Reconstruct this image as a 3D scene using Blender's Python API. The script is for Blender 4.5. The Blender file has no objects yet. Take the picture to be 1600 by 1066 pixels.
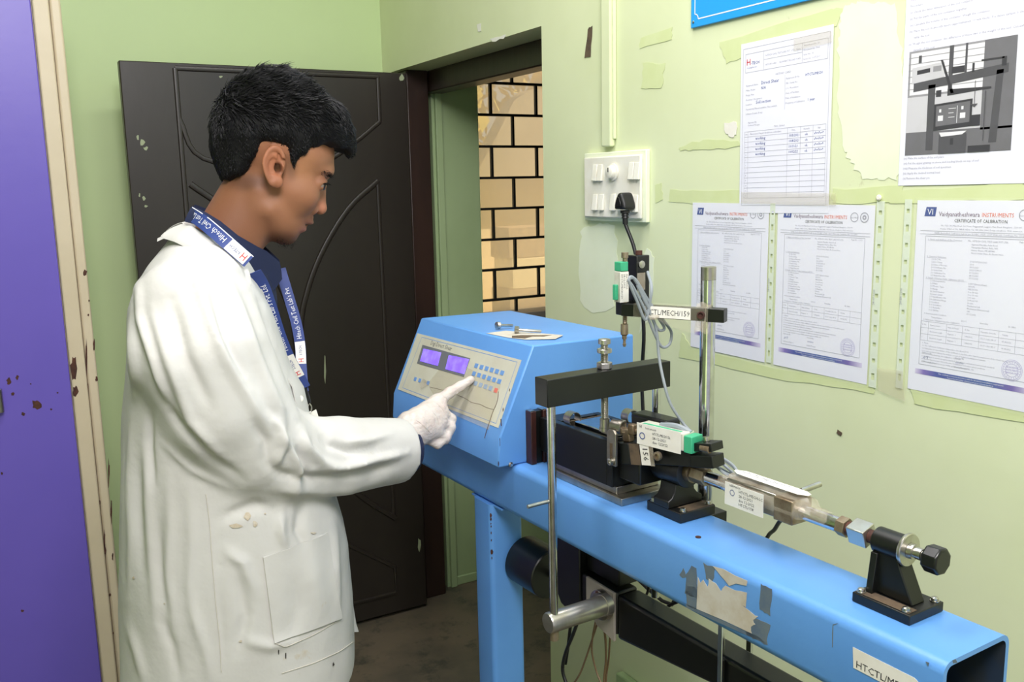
import bpy, bmesh, math, random
import numpy as np
from mathutils import Matrix, Vector

SC = bpy.context.scene
COL = SC.collection
random.seed(7)
rng = np.random.default_rng(7)

# ------------------------------------------------------------------ camera
F_PX = 1420.126
YAW, TILT, ROLL = math.radians(29.640), math.radians(9.669), math.radians(-1.2135)
CAM = np.array([0.0, 0.0, 1.5])
def _cam_axes():
    cy, sy, ct, st = math.cos(YAW), math.sin(YAW), math.cos(TILT), math.sin(TILT)
    f = np.array([sy*ct, cy*ct, -st]); r = np.array([cy, -sy, 0.0]); u = np.cross(r, f)
    c, s = math.cos(ROLL), math.sin(ROLL)
    return f, c*r + s*u, -s*r + c*u
FW, RT, UP = _cam_axes()
cd = bpy.data.cameras.new('camera')
cd.sensor_width = 36.0; cd.lens = F_PX/1600*36.0; cd.clip_start = 0.02
cam = bpy.data.objects.new('camera', cd); COL.objects.link(cam)
cam.matrix_world = Matrix(((RT[0], UP[0], -FW[0], CAM[0]), (RT[1], UP[1], -FW[1], CAM[1]),
                           (RT[2], UP[2], -FW[2], CAM[2]), (0, 0, 0, 1)))
SC.camera = cam

# ------------------------------------------------------------------ world, lights, exposure
SC.view_settings.view_transform = 'Standard'
SC.view_settings.look = 'None'
SC.view_settings.exposure = 0.0
SC.view_settings.gamma = 1.0
SC.view_settings.use_curve_mapping = False
wd = bpy.data.worlds.new('daylight'); SC.world = wd; wd.use_nodes = True
wd.node_tree.nodes['Background'].inputs[0].default_value = (0.93, 0.93, 1.0, 1)
wd.node_tree.nodes['Background'].inputs[1].default_value = 0.62
def area(name, loc, target, size, power, color=(1, 1, 1), size_y=None):
    l = bpy.data.lights.new(name, 'AREA'); l.energy = power; l.size = size; l.color = color
    if size_y: l.shape = 'RECTANGLE'; l.size_y = size_y
    o = bpy.data.objects.new(name, l); COL.objects.link(o); o.location = loc
    o.rotation_euler = (Vector(target) - Vector(loc)).to_track_quat('-Z', 'Y').to_euler()
    return o
# flash bounced off the ceiling and wall beside the photographer
area('bounced_flash', (0.10, -0.20, 2.60), (0.85, 1.5, 1.0), 0.7, 45, (1.0, 0.958, 0.975))
area('ceiling_fill', (0.55, 1.35, 2.84), (0.55, 1.35, 0), 1.2, 22, (1.0, 0.96, 0.97), 0.25)  # unseen fill under the ceiling, added to brighten the back wall
sl = bpy.data.lights.new('sun', 'SUN'); sl.energy = 9.0; sl.angle = 0.01; sl.color = (1.0, 0.93, 0.8)
so = bpy.data.objects.new('sun', sl); COL.objects.link(so)
so.rotation_euler = Vector((-0.75, 0.35, -0.56)).to_track_quat('-Z', 'Y').to_euler()

# ------------------------------------------------------------------ frames and pixel helpers
MA = 0.04                                    # the machine stands turned by this angle
ROOM = Matrix.Identity(4)
MACH = Matrix.Rotation(MA, 4, 'Z')
MACH = Matrix(((math.cos(MA), -math.sin(MA), 0, 0), (math.sin(MA), math.cos(MA), 0, 0), (0, 0, 1, 0), (0, 0, 0, 1)))
def ray(px, py): return FW + RT*(px-800)/F_PX - UP*(py-533)/F_PX
_r = ray(400, 500)
PTH = math.atan2(_r[0], _r[1])
_p0 = CAM + 1.5*_r
PERS = Matrix(((math.cos(PTH), math.sin(PTH), 0, _p0[0]), (-math.sin(PTH), math.cos(PTH), 0, _p0[1]), (0, 0, 1, 0), (0, 0, 0, 1)))
def _loc(frame):
    inv = np.array(frame.inverted())
    c = inv[:3, :3] @ CAM + inv[:3, 3]
    return inv[:3, :3], c
_FR = {id(f): _loc(f) for f in (ROOM, MACH, PERS)}
def on(frame, px, py, ax, val):
    R, c = _FR[id(frame)]; d = R @ ray(px, py); t = (val-c[ax])/d[ax]
    return c + t*d
def onplane(frame, px, py, p0, n):
    R, c = _FR[id(frame)]; d = R @ ray(px, py); n = np.array(n, float)
    return c + d*((np.array(p0)-c) @ n)/(d @ n)
def rm(px, py, ax, val): return on(ROOM, px, py, ax, val)
def mm(px, py, ax, val): return on(MACH, px, py, ax, val)
def pl(px, py, y=0.0): return on(PERS, px, py, 1, y)

# ------------------------------------------------------------------ materials
def lin(c):
    return tuple(((x/255)/12.92 if x/255 <= 0.04045 else ((x/255+0.055)/1.055)**2.4) for x in c) + (1.0,)
def pmat(name, rgb, rough=0.5, metal=0.0, var=None, vscale=6.0, vamt=0.5, spots=None, sscale=30.0, sthr=0.68, swid=0.02,
         bump=0.0, bscale=60.0, bdist=0.002, spec=0.5, coat=0.0, sss=0.0, alpha=None, trans=0.0, stretch=None, emit=None, estr=0.0, attr=False, spots2=None):
    m = bpy.data.materials.new(name); m.use_nodes = True
    nt = m.node_tree; N = nt.nodes; L = nt.links; b = N['Principled BSDF']
    b.inputs['Base Color'].default_value = lin(rgb); b.inputs['Roughness'].default_value = rough
    b.inputs['Metallic'].default_value = metal; b.inputs['Specular IOR Level'].default_value = spec
    b.inputs['Coat Weight'].default_value = coat
    if sss:
        b.inputs['Subsurface Weight'].default_value = sss; b.inputs['Subsurface Radius'].default_value = (1.0, 0.4, 0.2)
        b.inputs['Subsurface Scale'].default_value = 0.006
    if trans: b.inputs['Transmission Weight'].default_value = trans
    if alpha is not None: b.inputs['Alpha'].default_value = alpha
    if emit: b.inputs['Emission Color'].default_value = lin(emit); b.inputs['Emission Strength'].default_value = estr
    co = N.new('ShaderNodeTexCoord'); src = co.outputs['Object']
    if stretch:
        mp = N.new('ShaderNodeMapping'); mp.inputs['Scale'].default_value = stretch; L.new(src, mp.inputs[0]); src = mp.outputs[0]
    def noise(sc, det=4, rgh=0.6):
        n = N.new('ShaderNodeTexNoise'); n.inputs['Scale'].default_value = sc; n.inputs['Detail'].default_value = det
        n.inputs['Roughness'].default_value = rgh; L.new(src, n.inputs['Vector']); return n.outputs['Fac']
    cur = None
    if attr:
        a = N.new('ShaderNodeAttribute'); a.attribute_name = 'Col'; cur = a.outputs['Color']
    def mixin(cur, rgb2, fac):
        mx = N.new('ShaderNodeMix'); mx.data_type = 'RGBA'
        if cur is None: mx.inputs['A'].default_value = lin(rgb)
        else: L.new(cur, mx.inputs['A'])
        mx.inputs['B'].default_value = lin(rgb2); L.new(fac, mx.inputs['Factor']); return mx.outputs['Result']
    def ramp(x, lo, hi, top=1.0):
        mr = N.new('ShaderNodeMapRange'); mr.inputs[1].default_value = lo; mr.inputs[2].default_value = hi
        mr.inputs[3].default_value = 0; mr.inputs[4].default_value = top; L.new(x, mr.inputs[0]); return mr.outputs[0]
    if var: cur = mixin(cur, var, ramp(noise(vscale), 0.42, 0.68, vamt))
    if spots: cur = mixin(cur, spots, ramp(noise(sscale, 6, 0.7), sthr, sthr+swid))
    if spots2: cur = mixin(cur, spots2[0], ramp(noise(spots2[1], 6, 0.75), spots2[2], spots2[2]+spots2[3], spots2[4]))
    if cur is not None: L.new(cur, b.inputs['Base Color'])
    if bump:
        bp = N.new('ShaderNodeBump'); bp.inputs['Strength'].default_value = bump; bp.inputs['Distance'].default_value = bdist
        L.new(noise(bscale, 5), bp.inputs['Height']); L.new(bp.outputs[0], b.inputs['Normal'])
    return m

M = {}
M['wall_r'] = pmat('green wall paint, smudged', (220, 228, 188), 0.55, var=(208, 217, 172), vscale=2.2, vamt=0.6, bump=0.25, bscale=14, spots2=((150, 140, 95), 5.5, 0.66, 0.05, 0.35))
M['wall_b'] = pmat('green back wall paint', (192, 213, 158), 0.5, var=(184, 206, 150), vscale=1.7, vamt=0.5, bump=0.2, bscale=12)
M['wall_shade'] = pmat('green corridor paint', (166, 188, 140), 0.55, var=(150, 172, 122), vscale=3, vamt=0.5, bump=0.2, bscale=12)  # darker copy of the wall green, shade put into its colour
M['paint_pale'] = pmat('pale repair paint', (234, 241, 214), 0.6, var=(227, 235, 204), vscale=9, vamt=0.7)
M['paint_dark'] = pmat('old tape mark paint', (208, 219, 164), 0.55, var=(213, 223, 174), vscale=20, vamt=0.7)
M['ceil'] = pmat('white ceiling', (235, 235, 225), 0.8)
M['floor'] = pmat('worn cement floor', (112, 101, 85), 0.42, var=(72, 71, 63), vscale=3.2, vamt=0.9, spots=(165, 155, 135), sscale=38, sthr=0.70, swid=0.03, bump=0.25, bscale=25, spots2=((58, 62, 55), 7.0, 0.52, 0.10, 0.7))
M['door_dark'] = pmat('dark brown door skin', (38, 33, 29), 0.36, var=(48, 43, 38), vscale=2.5, vamt=0.8, spots=(120, 112, 100), sscale=55, sthr=0.75, swid=0.02, bump=0.12, bscale=40, stretch=(1, 1, 0.35))
M['door_scuff'] = pmat('pale scuff', (150, 160, 128), 0.6)
M['frame_brown'] = pmat('dark varnished frame', (54, 37, 30), 0.4, var=(38, 28, 24), vscale=9, vamt=0.8, spots=(120, 84, 66), sscale=40, sthr=0.70, bump=0.3, bscale=40, stretch=(1, 1, 0.25))
M['purple'] = pmat('purple enamel with rust', (108, 92, 190), 0.36, var=(96, 84, 180), vscale=1.5, vamt=0.5, spots=(92, 44, 30), sscale=16, sthr=0.745, swid=0.02, bump=0.2, bscale=22)
M['rust'] = pmat('bare rusted steel', (62, 34, 28), 0.75, var=(100, 58, 40), vscale=60, vamt=0.6, bump=0.4, bscale=200)
M['cream'] = pmat('cream enamel', (208, 194, 168), 0.4, var=(196, 182, 154), vscale=5, vamt=0.5, spots=(58, 34, 28), sscale=26, sthr=0.735, swid=0.01, bump=0.25, bscale=40)
M['blue'] = pmat('sky blue powder coat', (98, 156, 224), 0.38, var=(88, 145, 214), vscale=5, vamt=0.5, spots2=((88, 88, 92), 24, 0.74, 0.02, 0.5), bump=0.12, bscale=90)
M['black'] = pmat('black painted steel', (15, 16, 16), 0.4, var=(24, 23, 21), vscale=14, vamt=0.8, bump=0.1, bscale=80, spots2=((110, 84, 58), 12, 0.66, 0.12, 0.35))
M['blackplain'] = pmat('black lacquered bar', (14, 16, 15), 0.36, var=(21, 22, 20), vscale=22, vamt=0.6)
M['knob'] = pmat('black bakelite', (18, 19, 20), 0.3)
M['dust'] = pmat('brown dust film', (98, 82, 64), 0.85, var=(58, 50, 42), vscale=40, vamt=0.9)
M['chrome'] = pmat('chromed steel', (214, 216, 218), 0.13, 1.0, var=(120, 110, 100), vscale=30, vamt=0.35)
M['steel'] = pmat('machined steel', (186, 182, 174), 0.34, 1.0, var=(130, 118, 100), vscale=26, vamt=0.6, bump=0.1, bscale=120)
M['zinc'] = pmat('zinc plated fastener', (198, 196, 190), 0.3, 1.0, var=(150, 140, 120), vscale=50, vamt=0.5)
M['alu'] = pmat('turned aluminium', (200, 198, 190), 0.3, 0.9, var=(160, 148, 128), vscale=18, vamt=0.7)
M['dirtymetal'] = pmat('dirty nickel', (160, 146, 124), 0.45, 0.8, var=(110, 84, 60), vscale=40, vamt=0.8)
M['plate'] = pmat('grey painted plate', (168, 160, 150), 0.5, 0.2, var=(140, 130, 118), vscale=20, vamt=0.5)
M['bakelite'] = pmat('brown laminate strip', (66, 36, 32), 0.35, 0.1, var=(44, 28, 26), vscale=30, vamt=0.7)
M['panel'] = pmat('grey faceplate foil', (202, 202, 184), 0.32, var=(190, 186, 164), vscale=14, vamt=0.6, coat=0.3)
M['panel_blue'] = pmat('blue panel print', (112, 148, 200), 0.4)
M['key'] = pmat('blue membrane key', (108, 150, 206), 0.4)
M['key_grey'] = pmat('grey blue membrane key', (146, 164, 186), 0.4)
M['key_red'] = pmat('red membrane key', (214, 118, 104), 0.4)
M['bezel'] = pmat('grey display bezel', (108, 112, 118), 0.35, coat=0.3)
M['lcd'] = pmat('violet display', (128, 96, 250), 0.3, emit=(132, 96, 255), estr=0.55, var=(178, 170, 255), vscale=45, vamt=0.6)
M['tape'] = pmat('clear tape', (214, 206, 180), 0.22, alpha=0.16)
M['tape_brown'] = pmat('aged brown tape', (206, 198, 180), 0.25, alpha=0.34, var=(160, 136, 104), vscale=60, vamt=0.7)
M['film'] = pmat('clear plastic sleeve', (225, 232, 215), 0.15, alpha=0.08)
M['sleeve_strip'] = pmat('perforated plastic strip', (222, 232, 212), 0.3, alpha=0.9, bump=0.3, bscale=60)
M['paper'] = pmat('white paper', (232, 233, 244), 0.7, var=(224, 226, 240), vscale=6, vamt=0.5, bump=0.1, bscale=12)
M['paper_w'] = pmat('white label', (236, 234, 226), 0.6, var=(222, 216, 200), vscale=30, vamt=0.5)
M['paper_old'] = pmat('torn old label', (202, 198, 188), 0.8, var=(184, 172, 150), vscale=30, vamt=0.8)
M['tapegrey'] = pmat('grey tape residue', (104, 118, 128), 0.7, var=(84, 104, 128), vscale=40, vamt=0.8)
M['ink'] = pmat('dark ink', (38, 38, 44), 0.6)
M['ink_grey'] = pmat('grey ink', (164, 165, 178), 0.6)
M['ink_blue'] = pmat('blue ink', (52, 74, 146), 0.6)
M['ink_orange'] = pmat('orange ink', (226, 110, 80), 0.6)
M['ink_brown'] = pmat('maroon ink', (110, 84, 112), 0.6)
M['ink_violet'] = pmat('violet stamp ink', (164, 156, 206), 0.6)
M['ink_red'] = pmat('red ink', (206, 52, 60), 0.6)
M['ink_white'] = pmat('white print', (236, 238, 244), 0.6)
M['signblue'] = pmat('bright blue board', (38, 160, 236), 0.3)
M['switch'] = pmat('white switch plastic', (238, 236, 224), 0.35, var=(224, 218, 196), vscale=20, vamt=0.5)
M['green'] = pmat('green plastic', (64, 176, 130), 0.4, var=(50, 150, 110), vscale=30, vamt=0.5)
M['cable_grey'] = pmat('grey cable', (142, 150, 156), 0.45)
M['cable_black'] = pmat('black cable', (24, 24, 26), 0.45)
M['cable_brown'] = pmat('brown flex', (122, 98, 70), 0.5)
M['coat'] = pmat('stained white cotton coat', (204, 203, 199), 0.85, var=(193, 191, 185), vscale=5, vamt=0.5, sss=0.0, bump=0.35, bscale=7, bdist=0.012, spots2=((188, 168, 132), 9, 0.65, 0.08, 0.55))
M['seam'] = pmat('coat seam stitching', (205, 201, 190), 0.85)
M['coat_stain'] = pmat('brown mud stain', (190, 176, 152), 0.9, var=(204, 198, 186), vscale=160, vamt=0.9)
M['coat_ink'] = pmat('black ink streak', (52, 48, 44), 0.9)
M['navy'] = pmat('navy shirt cloth', (20, 31, 64), 0.85, var=(16, 26, 56), vscale=9, vamt=0.6, bump=0.2, bscale=200)
M['lanyard'] = pmat('blue lanyard ribbon', (46, 66, 132), 0.55, bump=0.15, bscale=400)
M['skin'] = pmat('brown skin', (170, 112, 74), 0.56, spec=0.35, attr=True, sss=0.12, bump=0.08, bscale=260, var=(120, 74, 48), vscale=24, vamt=0.12)
M['glove'] = pmat('thin latex glove', (214, 205, 198), 0.34, var=(200, 184, 176), vscale=26, vamt=0.7, bump=0.7, bscale=60, bdist=0.004, sss=0.1, stretch=(1, 2.0, 2.0))
M['hair'] = pmat('black hair', (12, 12, 13), 0.6, spec=0.25)
M['hair2'] = pmat('black hair strands', (15, 15, 17), 0.58, spec=0.28)
M['eye'] = pmat('eye white', (140, 126, 118), 0.3, coat=0.1)
M['iris'] = pmat('dark iris', (24, 17, 14), 0.3)
M['trouser'] = pmat('grey blue trousers', (92, 104, 112), 0.85, var=(80, 92, 100), vscale=12, vamt=0.5)
M['shoe'] = pmat('black shoe leather', (26, 24, 23), 0.4)
M['print_dark'] = pmat('dark grey lettering', (92, 92, 96), 0.5)
M['darkblue'] = pmat('unlit dull blue primer inside tube', (26, 44, 66), 0.8, var=(40, 44, 44), vscale=20, vamt=0.8)  # shade inside the hollow beam is put into this dark colour
M['gaugewhite'] = pmat('off white gauge case', (206, 206, 192), 0.45, var=(176, 170, 150), vscale=40, vamt=0.7)
M['iron'] = pmat('black window bars', (22, 24, 22), 0.5)

# ------------------------------------------------------------------ mesh builder
class B:
    def __init__(s): s.v = []; s.f = []; s.n = 0; s.sm = []
    def add(s, vs, fs, smooth=True):
        o = s.n; s.v.extend([tuple(float(c) for c in p) for p in vs]); s.n += len(vs)
        s.f.extend([tuple(i+o for i in f) for f in fs]); s.sm.extend([smooth]*len(fs)); return s
    def box(s, lo, hi):
        x0, y0, z0 = lo; x1, y1, z1 = hi
        return s.add([(x0,y0,z0),(x1,y0,z0),(x1,y1,z0),(x0,y1,z0),(x0,y0,z1),(x1,y0,z1),(x1,y1,z1),(x0,y1,z1)],
                     [(0,3,2,1),(4,5,6,7),(0,1,5,4),(1,2,6,5),(2,3,7,6),(3,0,4,7)])
    def obox(s, c, ax, ay, az, h):
        c = np.array(c, float); ax, ay, az = [np.array(a, float)/np.linalg.norm(a) for a in (ax, ay, az)]
        P = [c + sx*h[0]*ax + sy*h[1]*ay + sz*h[2]*az for sz in (-1, 1) for (sx, sy) in ((-1,-1),(1,-1),(1,1),(-1,1))]
        return s.add(P, [(0,3,2,1),(4,5,6,7),(0,1,5,4),(1,2,6,5),(2,3,7,6),(3,0,4,7)])
    def lathe(s, p0, d, prof, n=20, poly=False, ph=0.0, caps=True):
        p0 = np.array(p0, float); d = np.array(d, float); d = d/np.linalg.norm(d)
        a = np.array([0, 0, 1.0]) if abs(d[2]) < 0.9 else np.array([1.0, 0, 0])
        x = np.cross(d, a); x /= np.linalg.norm(x); y = np.cross(d, x)
        vs = []; fs = []
        for (t, r) in prof:
            for k in range(n):
                an = ph + 2*math.pi*k/n
                vs.append(p0 + d*t + r*(math.cos(an)*x + math.sin(an)*y))
        for i in range(len(prof)-1):
            for k in range(n):
                k2 = (k+1) % n
                fs.append((i*n+k, i*n+k2, (i+1)*n+k2, (i+1)*n+k))
        if caps:
            fs.append(tuple(range(n-1, -1, -1))); fs.append(tuple((len(prof)-1)*n+k for k in range(n)))
        return s.add(vs, fs)
    def cyl(s, a, b, r, r2=None, n=20, ph=0.0):
        a = np.array(a, float); b = np.array(b, float); L = np.linalg.norm(b-a)
        return s.lathe(a, b-a, [(0, r), (L, r if r2 is None else r2)], n, ph=ph)
    def thread(s, a, b, r, pitch=0.0018, n=14):
        a = np.array(a, float); b = np.array(b, float); L = np.linalg.norm(b-a); prof = []
        k = int(L/pitch)
        for i in range(k):
            prof += [(i*pitch, r*0.84), (i*pitch+pitch*0.5, r)]
        prof.append((L, r*0.84))
        return s.lathe(a, b-a, prof, n)
    def tube(s, pts, r, n=8, sub=6, closed=False):
        P = [np.array(p, float) for p in pts]
        if sub > 1 and len(P) > 2:
            Q = []
            m = len(P)
            rngi = range(m if closed else m-1)
            for i in rngi:
                p0 = P[(i-1) % m] if closed or i > 0 else P[0]*2-P[1]
                p1 = P[i]; p2 = P[(i+1) % m]
                p3 = P[(i+2) % m] if closed or i+2 < m else P[-1]*2-P[-2]
                for k in range(sub):
                    t = k/sub
                    Q.append(0.5*((2*p1)+(-p0+p2)*t+(2*p0-5*p1+4*p2-p3)*t*t+(-p0+3*p1-3*p2+p3)*t**3))
            if not closed: Q.append(P[-1])
            P = Q
        m = len(P); vs = []; fs = []
        T = [(P[(i+1) % m]-P[i-1]) if closed else (P[min(i+1, m-1)]-P[max(i-1, 0)]) for i in range(m)]
        T = [t/(np.linalg.norm(t)+1e-12) for t in T]
        a = np.array([0, 0, 1.0]) if abs(T[0][2]) < 0.9 else np.array([1.0, 0, 0])
        x = np.cross(T[0], a); x /= np.linalg.norm(x)
        for i in range(m):
            x = x - T[i]*(x @ T[i]); x /= np.linalg.norm(x); y = np.cross(T[i], x)
            rr = r(i/(m-1)) if callable(r) else r
            for k in range(n):
                an = 2*math.pi*k/n; vs.append(P[i]+rr*(math.cos(an)*x+math.sin(an)*y))
        for i in range(m if closed else m-1):
            j = (i+1) % m
            for k in range(n):
                k2 = (k+1) % n; fs.append((i*n+k, i*n+k2, j*n+k2, j*n+k))
        if not closed:
            fs.append(tuple(range(n-1, -1, -1))); fs.append(tuple((m-1)*n+k for k in range(n)))
        return s.add(vs, fs)
    def prism(s, poly, off):
        """poly: 3-D outline, off: extrusion vector"""
        n = len(poly); P = [np.array(p, float) for p in poly]; off = np.array(off, float)
        vs = P + [p+off for p in P]
        fs = [tuple(range(n-1, -1, -1)), tuple(range(n, 2*n))] + [(i, (i+1) % n, n+(i+1) % n, n+i) for i in range(n)]
        return s.add(vs, fs)
    def quad(s, a, b, c, d): return s.add([a, b, c, d], [(0, 1, 2, 3)])
    def grid(s, P):
        r, c = len(P), len(P[0]); vs = [p for row in P for p in row]
        return s.add(vs, [(i*c+j, i*c+j+1, (i+1)*c+j+1, (i+1)*c+j) for i in range(r-1) for j in range(c-1)])
    def sphere(s, c, r, n=16, m=10, sc=(1, 1, 1)):
        c = np.array(c, float); vs = []; fs = []
        for i in range(m+1):
            ph = math.pi*i/m
            for k in range(n):
                th = 2*math.pi*k/n
                vs.append(c + r*np.array([sc[0]*math.sin(ph)*math.cos(th), sc[1]*math.sin(ph)*math.sin(th), sc[2]*math.cos(ph)]))
        for i in range(m):
            for k in range(n):
                k2 = (k+1) % n; fs.append((i*n+k, (i+1)*n+k, (i+1)*n+k2, i*n+k2))
        return s.add(vs, fs)
    def text(s, txt, org, xd, yd, size, align='l', wmax=None):
        vs, fs, w = text2d(txt)
        org = np.array(org, float); xd = np.array(xd, float); xd /= np.linalg.norm(xd); yd = np.array(yd, float); yd /= np.linalg.norm(yd)
        sx = size
        if wmax and w*size > wmax: sx = wmax/w
        o = {'l': 0, 'c': -w/2, 'r': -w}[align]
        return s.add([org + (p[0]+o)*sx*xd + p[1]*size*yd for p in vs], fs, False)

_TC = {}
def text2d(t):
    if t in _TC: return _TC[t]
    cu = bpy.data.curves.new('t', 'FONT'); cu.body = t; cu.size = 1.0; cu.resolution_u = 1; cu.fill_mode = 'FRONT'
    o = bpy.data.objects.new('t', cu); COL.objects.link(o)
    dg = bpy.context.evaluated_depsgraph_get(); dg.update()
    me = bpy.data.meshes.new_from_object(o.evaluated_get(dg))
    vs = [(v.co.x, v.co.y) for v in me.vertices]; fs = [tuple(p.vertices) for p in me.polygons]
    w = max([v[0] for v in vs]) if vs else 0.3
    bpy.data.objects.remove(o); bpy.data.curves.remove(cu); bpy.data.meshes.remove(me)
    _TC[t] = (vs, fs, w); return _TC[t]

BASE = {}
def _mesh(name, b, base, mat, bevel, seg, ang):
    me = bpy.data.meshes.new(name)
    bs = np.array(base, float)
    me.from_pydata([tuple(np.array(p)-bs) for p in b.v], [], b.f)
    me.polygons.foreach_set('use_smooth', b.sm)
    me.validate(); me.update()
    if any(b.sm): me.set_sharp_from_angle(angle=math.radians(ang))
    if mat is not None: me.materials.append(M[mat])
    return me
def _obj(name, b, base, mat, bevel=0, seg=2, ang=38):
    o = bpy.data.objects.new(name, _mesh(name, b, base, mat, bevel, seg, ang)); COL.objects.link(o)
    if bevel:
        md = o.modifiers.new('edge', 'BEVEL'); md.width = bevel; md.segments = seg; md.limit_method = 'ANGLE'; md.angle_limit = math.radians(35)
    return o
def thing(name, label, cat, frame=ROOM, base=(0, 0, 0), group=None):
    o = bpy.data.objects.new(name, None); COL.objects.link(o)
    o.empty_display_size = 0.05
    o.matrix_world = frame @ Matrix.Translation(Vector([float(c) for c in base]))
    o['label'] = label; o['category'] = cat
    if group: o['group'] = group
    BASE[o.name] = tuple(base); return o
def part(parent, name, b, mat, bevel=0, label=None, seg=2, ang=38, kind=None):
    base = BASE[parent.name]
    o = _obj(name, b, base, mat, bevel, seg, ang); o.parent = parent; BASE[o.name] = base
    if label: o['label'] = label
    if kind: o['kind'] = kind
    return o
def solo(name, b, mat, label, cat, frame=ROOM, base=None, group=None, bevel=0, seg=2, ang=38):
    if base is None:
        a = np.array(b.v); base = (a[:, 0].mean(), a[:, 1].mean(), a[:, 2].min())
    o = _obj(name, b, base, mat, bevel, seg, ang)
    o.matrix_world = frame @ Matrix.Translation(Vector([float(c) for c in base]))
    o['label'] = label; o['category'] = cat
    if group: o['group'] = group
    BASE[o.name] = tuple(base); return o
def struct(name, b, mat, bevel=0, label=None):
    o = _obj(name, b, (0, 0, 0), mat, bevel); o['kind'] = 'structure'
    if label: o['label'] = label
    BASE[o.name] = (0, 0, 0); return o
# ================================================================== the room
XW, YB, ZC = 1.25, 3.07, 2.9
XO = 1.56                                   # outer face of the wall with the doorway
J0, J1, ZL = 2.015, 2.994, 1.893            # doorway jambs and lintel height
# floor and ceiling
struct('floor', B().box((-2.6, -2.2, -0.1), (4.2, 3.12, 0.0)), 'floor')
struct('ceiling', B().box((-2.6, -2.2, ZC), (4.2, 3.3, ZC+0.1)), 'ceil')
# right wall with doorway
b = B(); b.box((XW, -2.2, 0), (XO, J0, ZC)); b.box((XW, J1, 0), (XO, YB+0.15, ZC)); b.box((XW, J0, ZL), (XO, J1, ZC))
wall_right = struct('wall_right', b, 'wall_r')
# back wall, around the purple door
b = B(); b.box((-2.6, YB, 0), (XW, YB+0.15, ZC))
wall_back = struct('wall_back', b, 'wall_b')
struct('wall_left', B().box((-2.6, -2.2, 0), (-2.45, YB, ZC)), 'wall_b')
# corridor wall with window, seen through the doorway
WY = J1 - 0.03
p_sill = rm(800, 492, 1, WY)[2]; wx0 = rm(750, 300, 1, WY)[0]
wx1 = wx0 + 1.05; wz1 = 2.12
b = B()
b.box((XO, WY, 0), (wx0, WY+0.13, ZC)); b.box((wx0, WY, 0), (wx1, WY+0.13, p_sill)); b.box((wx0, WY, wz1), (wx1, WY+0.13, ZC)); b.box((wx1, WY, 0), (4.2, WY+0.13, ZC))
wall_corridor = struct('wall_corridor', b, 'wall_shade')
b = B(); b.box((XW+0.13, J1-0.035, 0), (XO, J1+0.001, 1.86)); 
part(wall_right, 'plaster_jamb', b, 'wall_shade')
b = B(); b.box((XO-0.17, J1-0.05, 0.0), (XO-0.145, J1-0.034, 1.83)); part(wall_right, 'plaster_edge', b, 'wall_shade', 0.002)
# skirting lip of broken plaster at the corridor wall foot
struct('wall_sun_block', B().box((4.2, -2.2, 0), (4.3, WY+0.13, ZC)).box((XO, -2.3, 0), (4.3, -2.2, ZC)), 'wall_shade')  # unseen walls, added to keep the sun out of the corridor
struct('baseboard_corridor', B().box((1.40, WY-0.012, 0), (3.2, WY+0.0, 0.035)), 'wall_shade', 0.003)
# door frame in the doorway
b = B(); fx0, fx1 = 1.352, 1.42
door_frame = B(); door_frame.box((fx0, J0, 1.822), (fx1, J1, ZL)); 
fr = struct('trim_1', door_frame, 'frame_brown', 0.004, label='dark brown door frame of the open doorway')
part(fr, 'frame_post', B().box((1.270, J1-0.082, 0), (1.350, J1-0.001, ZL)), 'frame_brown', 0.004)
part(fr, 'frame_post', B().box((fx0, J0, 0), (fx1, J0+0.004, ZL)), 'frame_brown')
# latch keeps and flaking on the post
for z in (0.55, 1.02, 1.45):
    part(fr, 'hinge', B().cyl((1.262, J1-0.083, z-0.04), (1.262, J1-0.083, z+0.04), 0.006, n=10), 'frame_brown')
# window: glass, brick-pattern iron grille
win = struct('window_1', B().box((wx0, WY+0.085, p_sill), (wx1, WY+0.09, wz1)), None)
gm = bpy.data.materials.new('ribbed frosted glass'); gm.use_nodes = True
_n = gm.node_tree.nodes; _l = gm.node_tree.links; _n.clear()
_o = _n.new('ShaderNodeOutputMaterial'); _t = _n.new('ShaderNodeBsdfTransparent'); _g = _n.new('ShaderNodeBsdfTranslucent'); _mx = _n.new('ShaderNodeMixShader')
_t.inputs[0].default_value = (0.93, 0.90, 0.82, 1); _g.inputs[0].default_value = (0.9, 0.86, 0.75, 1); _mx.inputs[0].default_value = 0.40
_l.new(_t.outputs[0], _mx.inputs[1]); _l.new(_g.outputs[0], _mx.inputs[2]); _l.new(_mx.outputs[0], _o.inputs[0])
win.data.materials.append(gm)
gy = WY+0.06
z_rows = [rm(800, y, 1, gy)[2] for y in (131, 181, 231, 279, 328, 376, 420, 466)]
z_rows = [z_rows[0]+ (z_rows[0]-z_rows[-1])/7] + z_rows
z_rows = list(np.linspace(z_rows[1], z_rows[-1], 8)); dz = z_rows[0]-z_rows[1]
z_rows = [z_rows[0]+dz] + z_rows + [z_rows[-1]-dz*0.9]
xv0 = rm(801, 205, 1, gy)[0]; xa = rm(766, 155, 1, gy)[0]; xb = rm(837, 155, 1, gy)[0]; cw = xb-xa
for z in z_rows:
    if p_sill < z < wz1: part(win, 'grille_bar', B().box((wx0, gy-0.008, z-0.0045), (wx1, gy+0.008, z+0.0045)), 'iron')
for i in range(len(z_rows)-1):
    base_x = xa if i % 2 == 1 else xv0
    k0 = math.ceil((wx0-base_x)/cw)
    x = base_x + k0*cw
    while x < wx1:
        part(win, 'grille_bar', B().box((x-0.0045, gy-0.006, max(z_rows[i+1], p_sill)), (x+0.0045, gy+0.006, min(z_rows[i], wz1))), 'iron')
        x += cw
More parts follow.
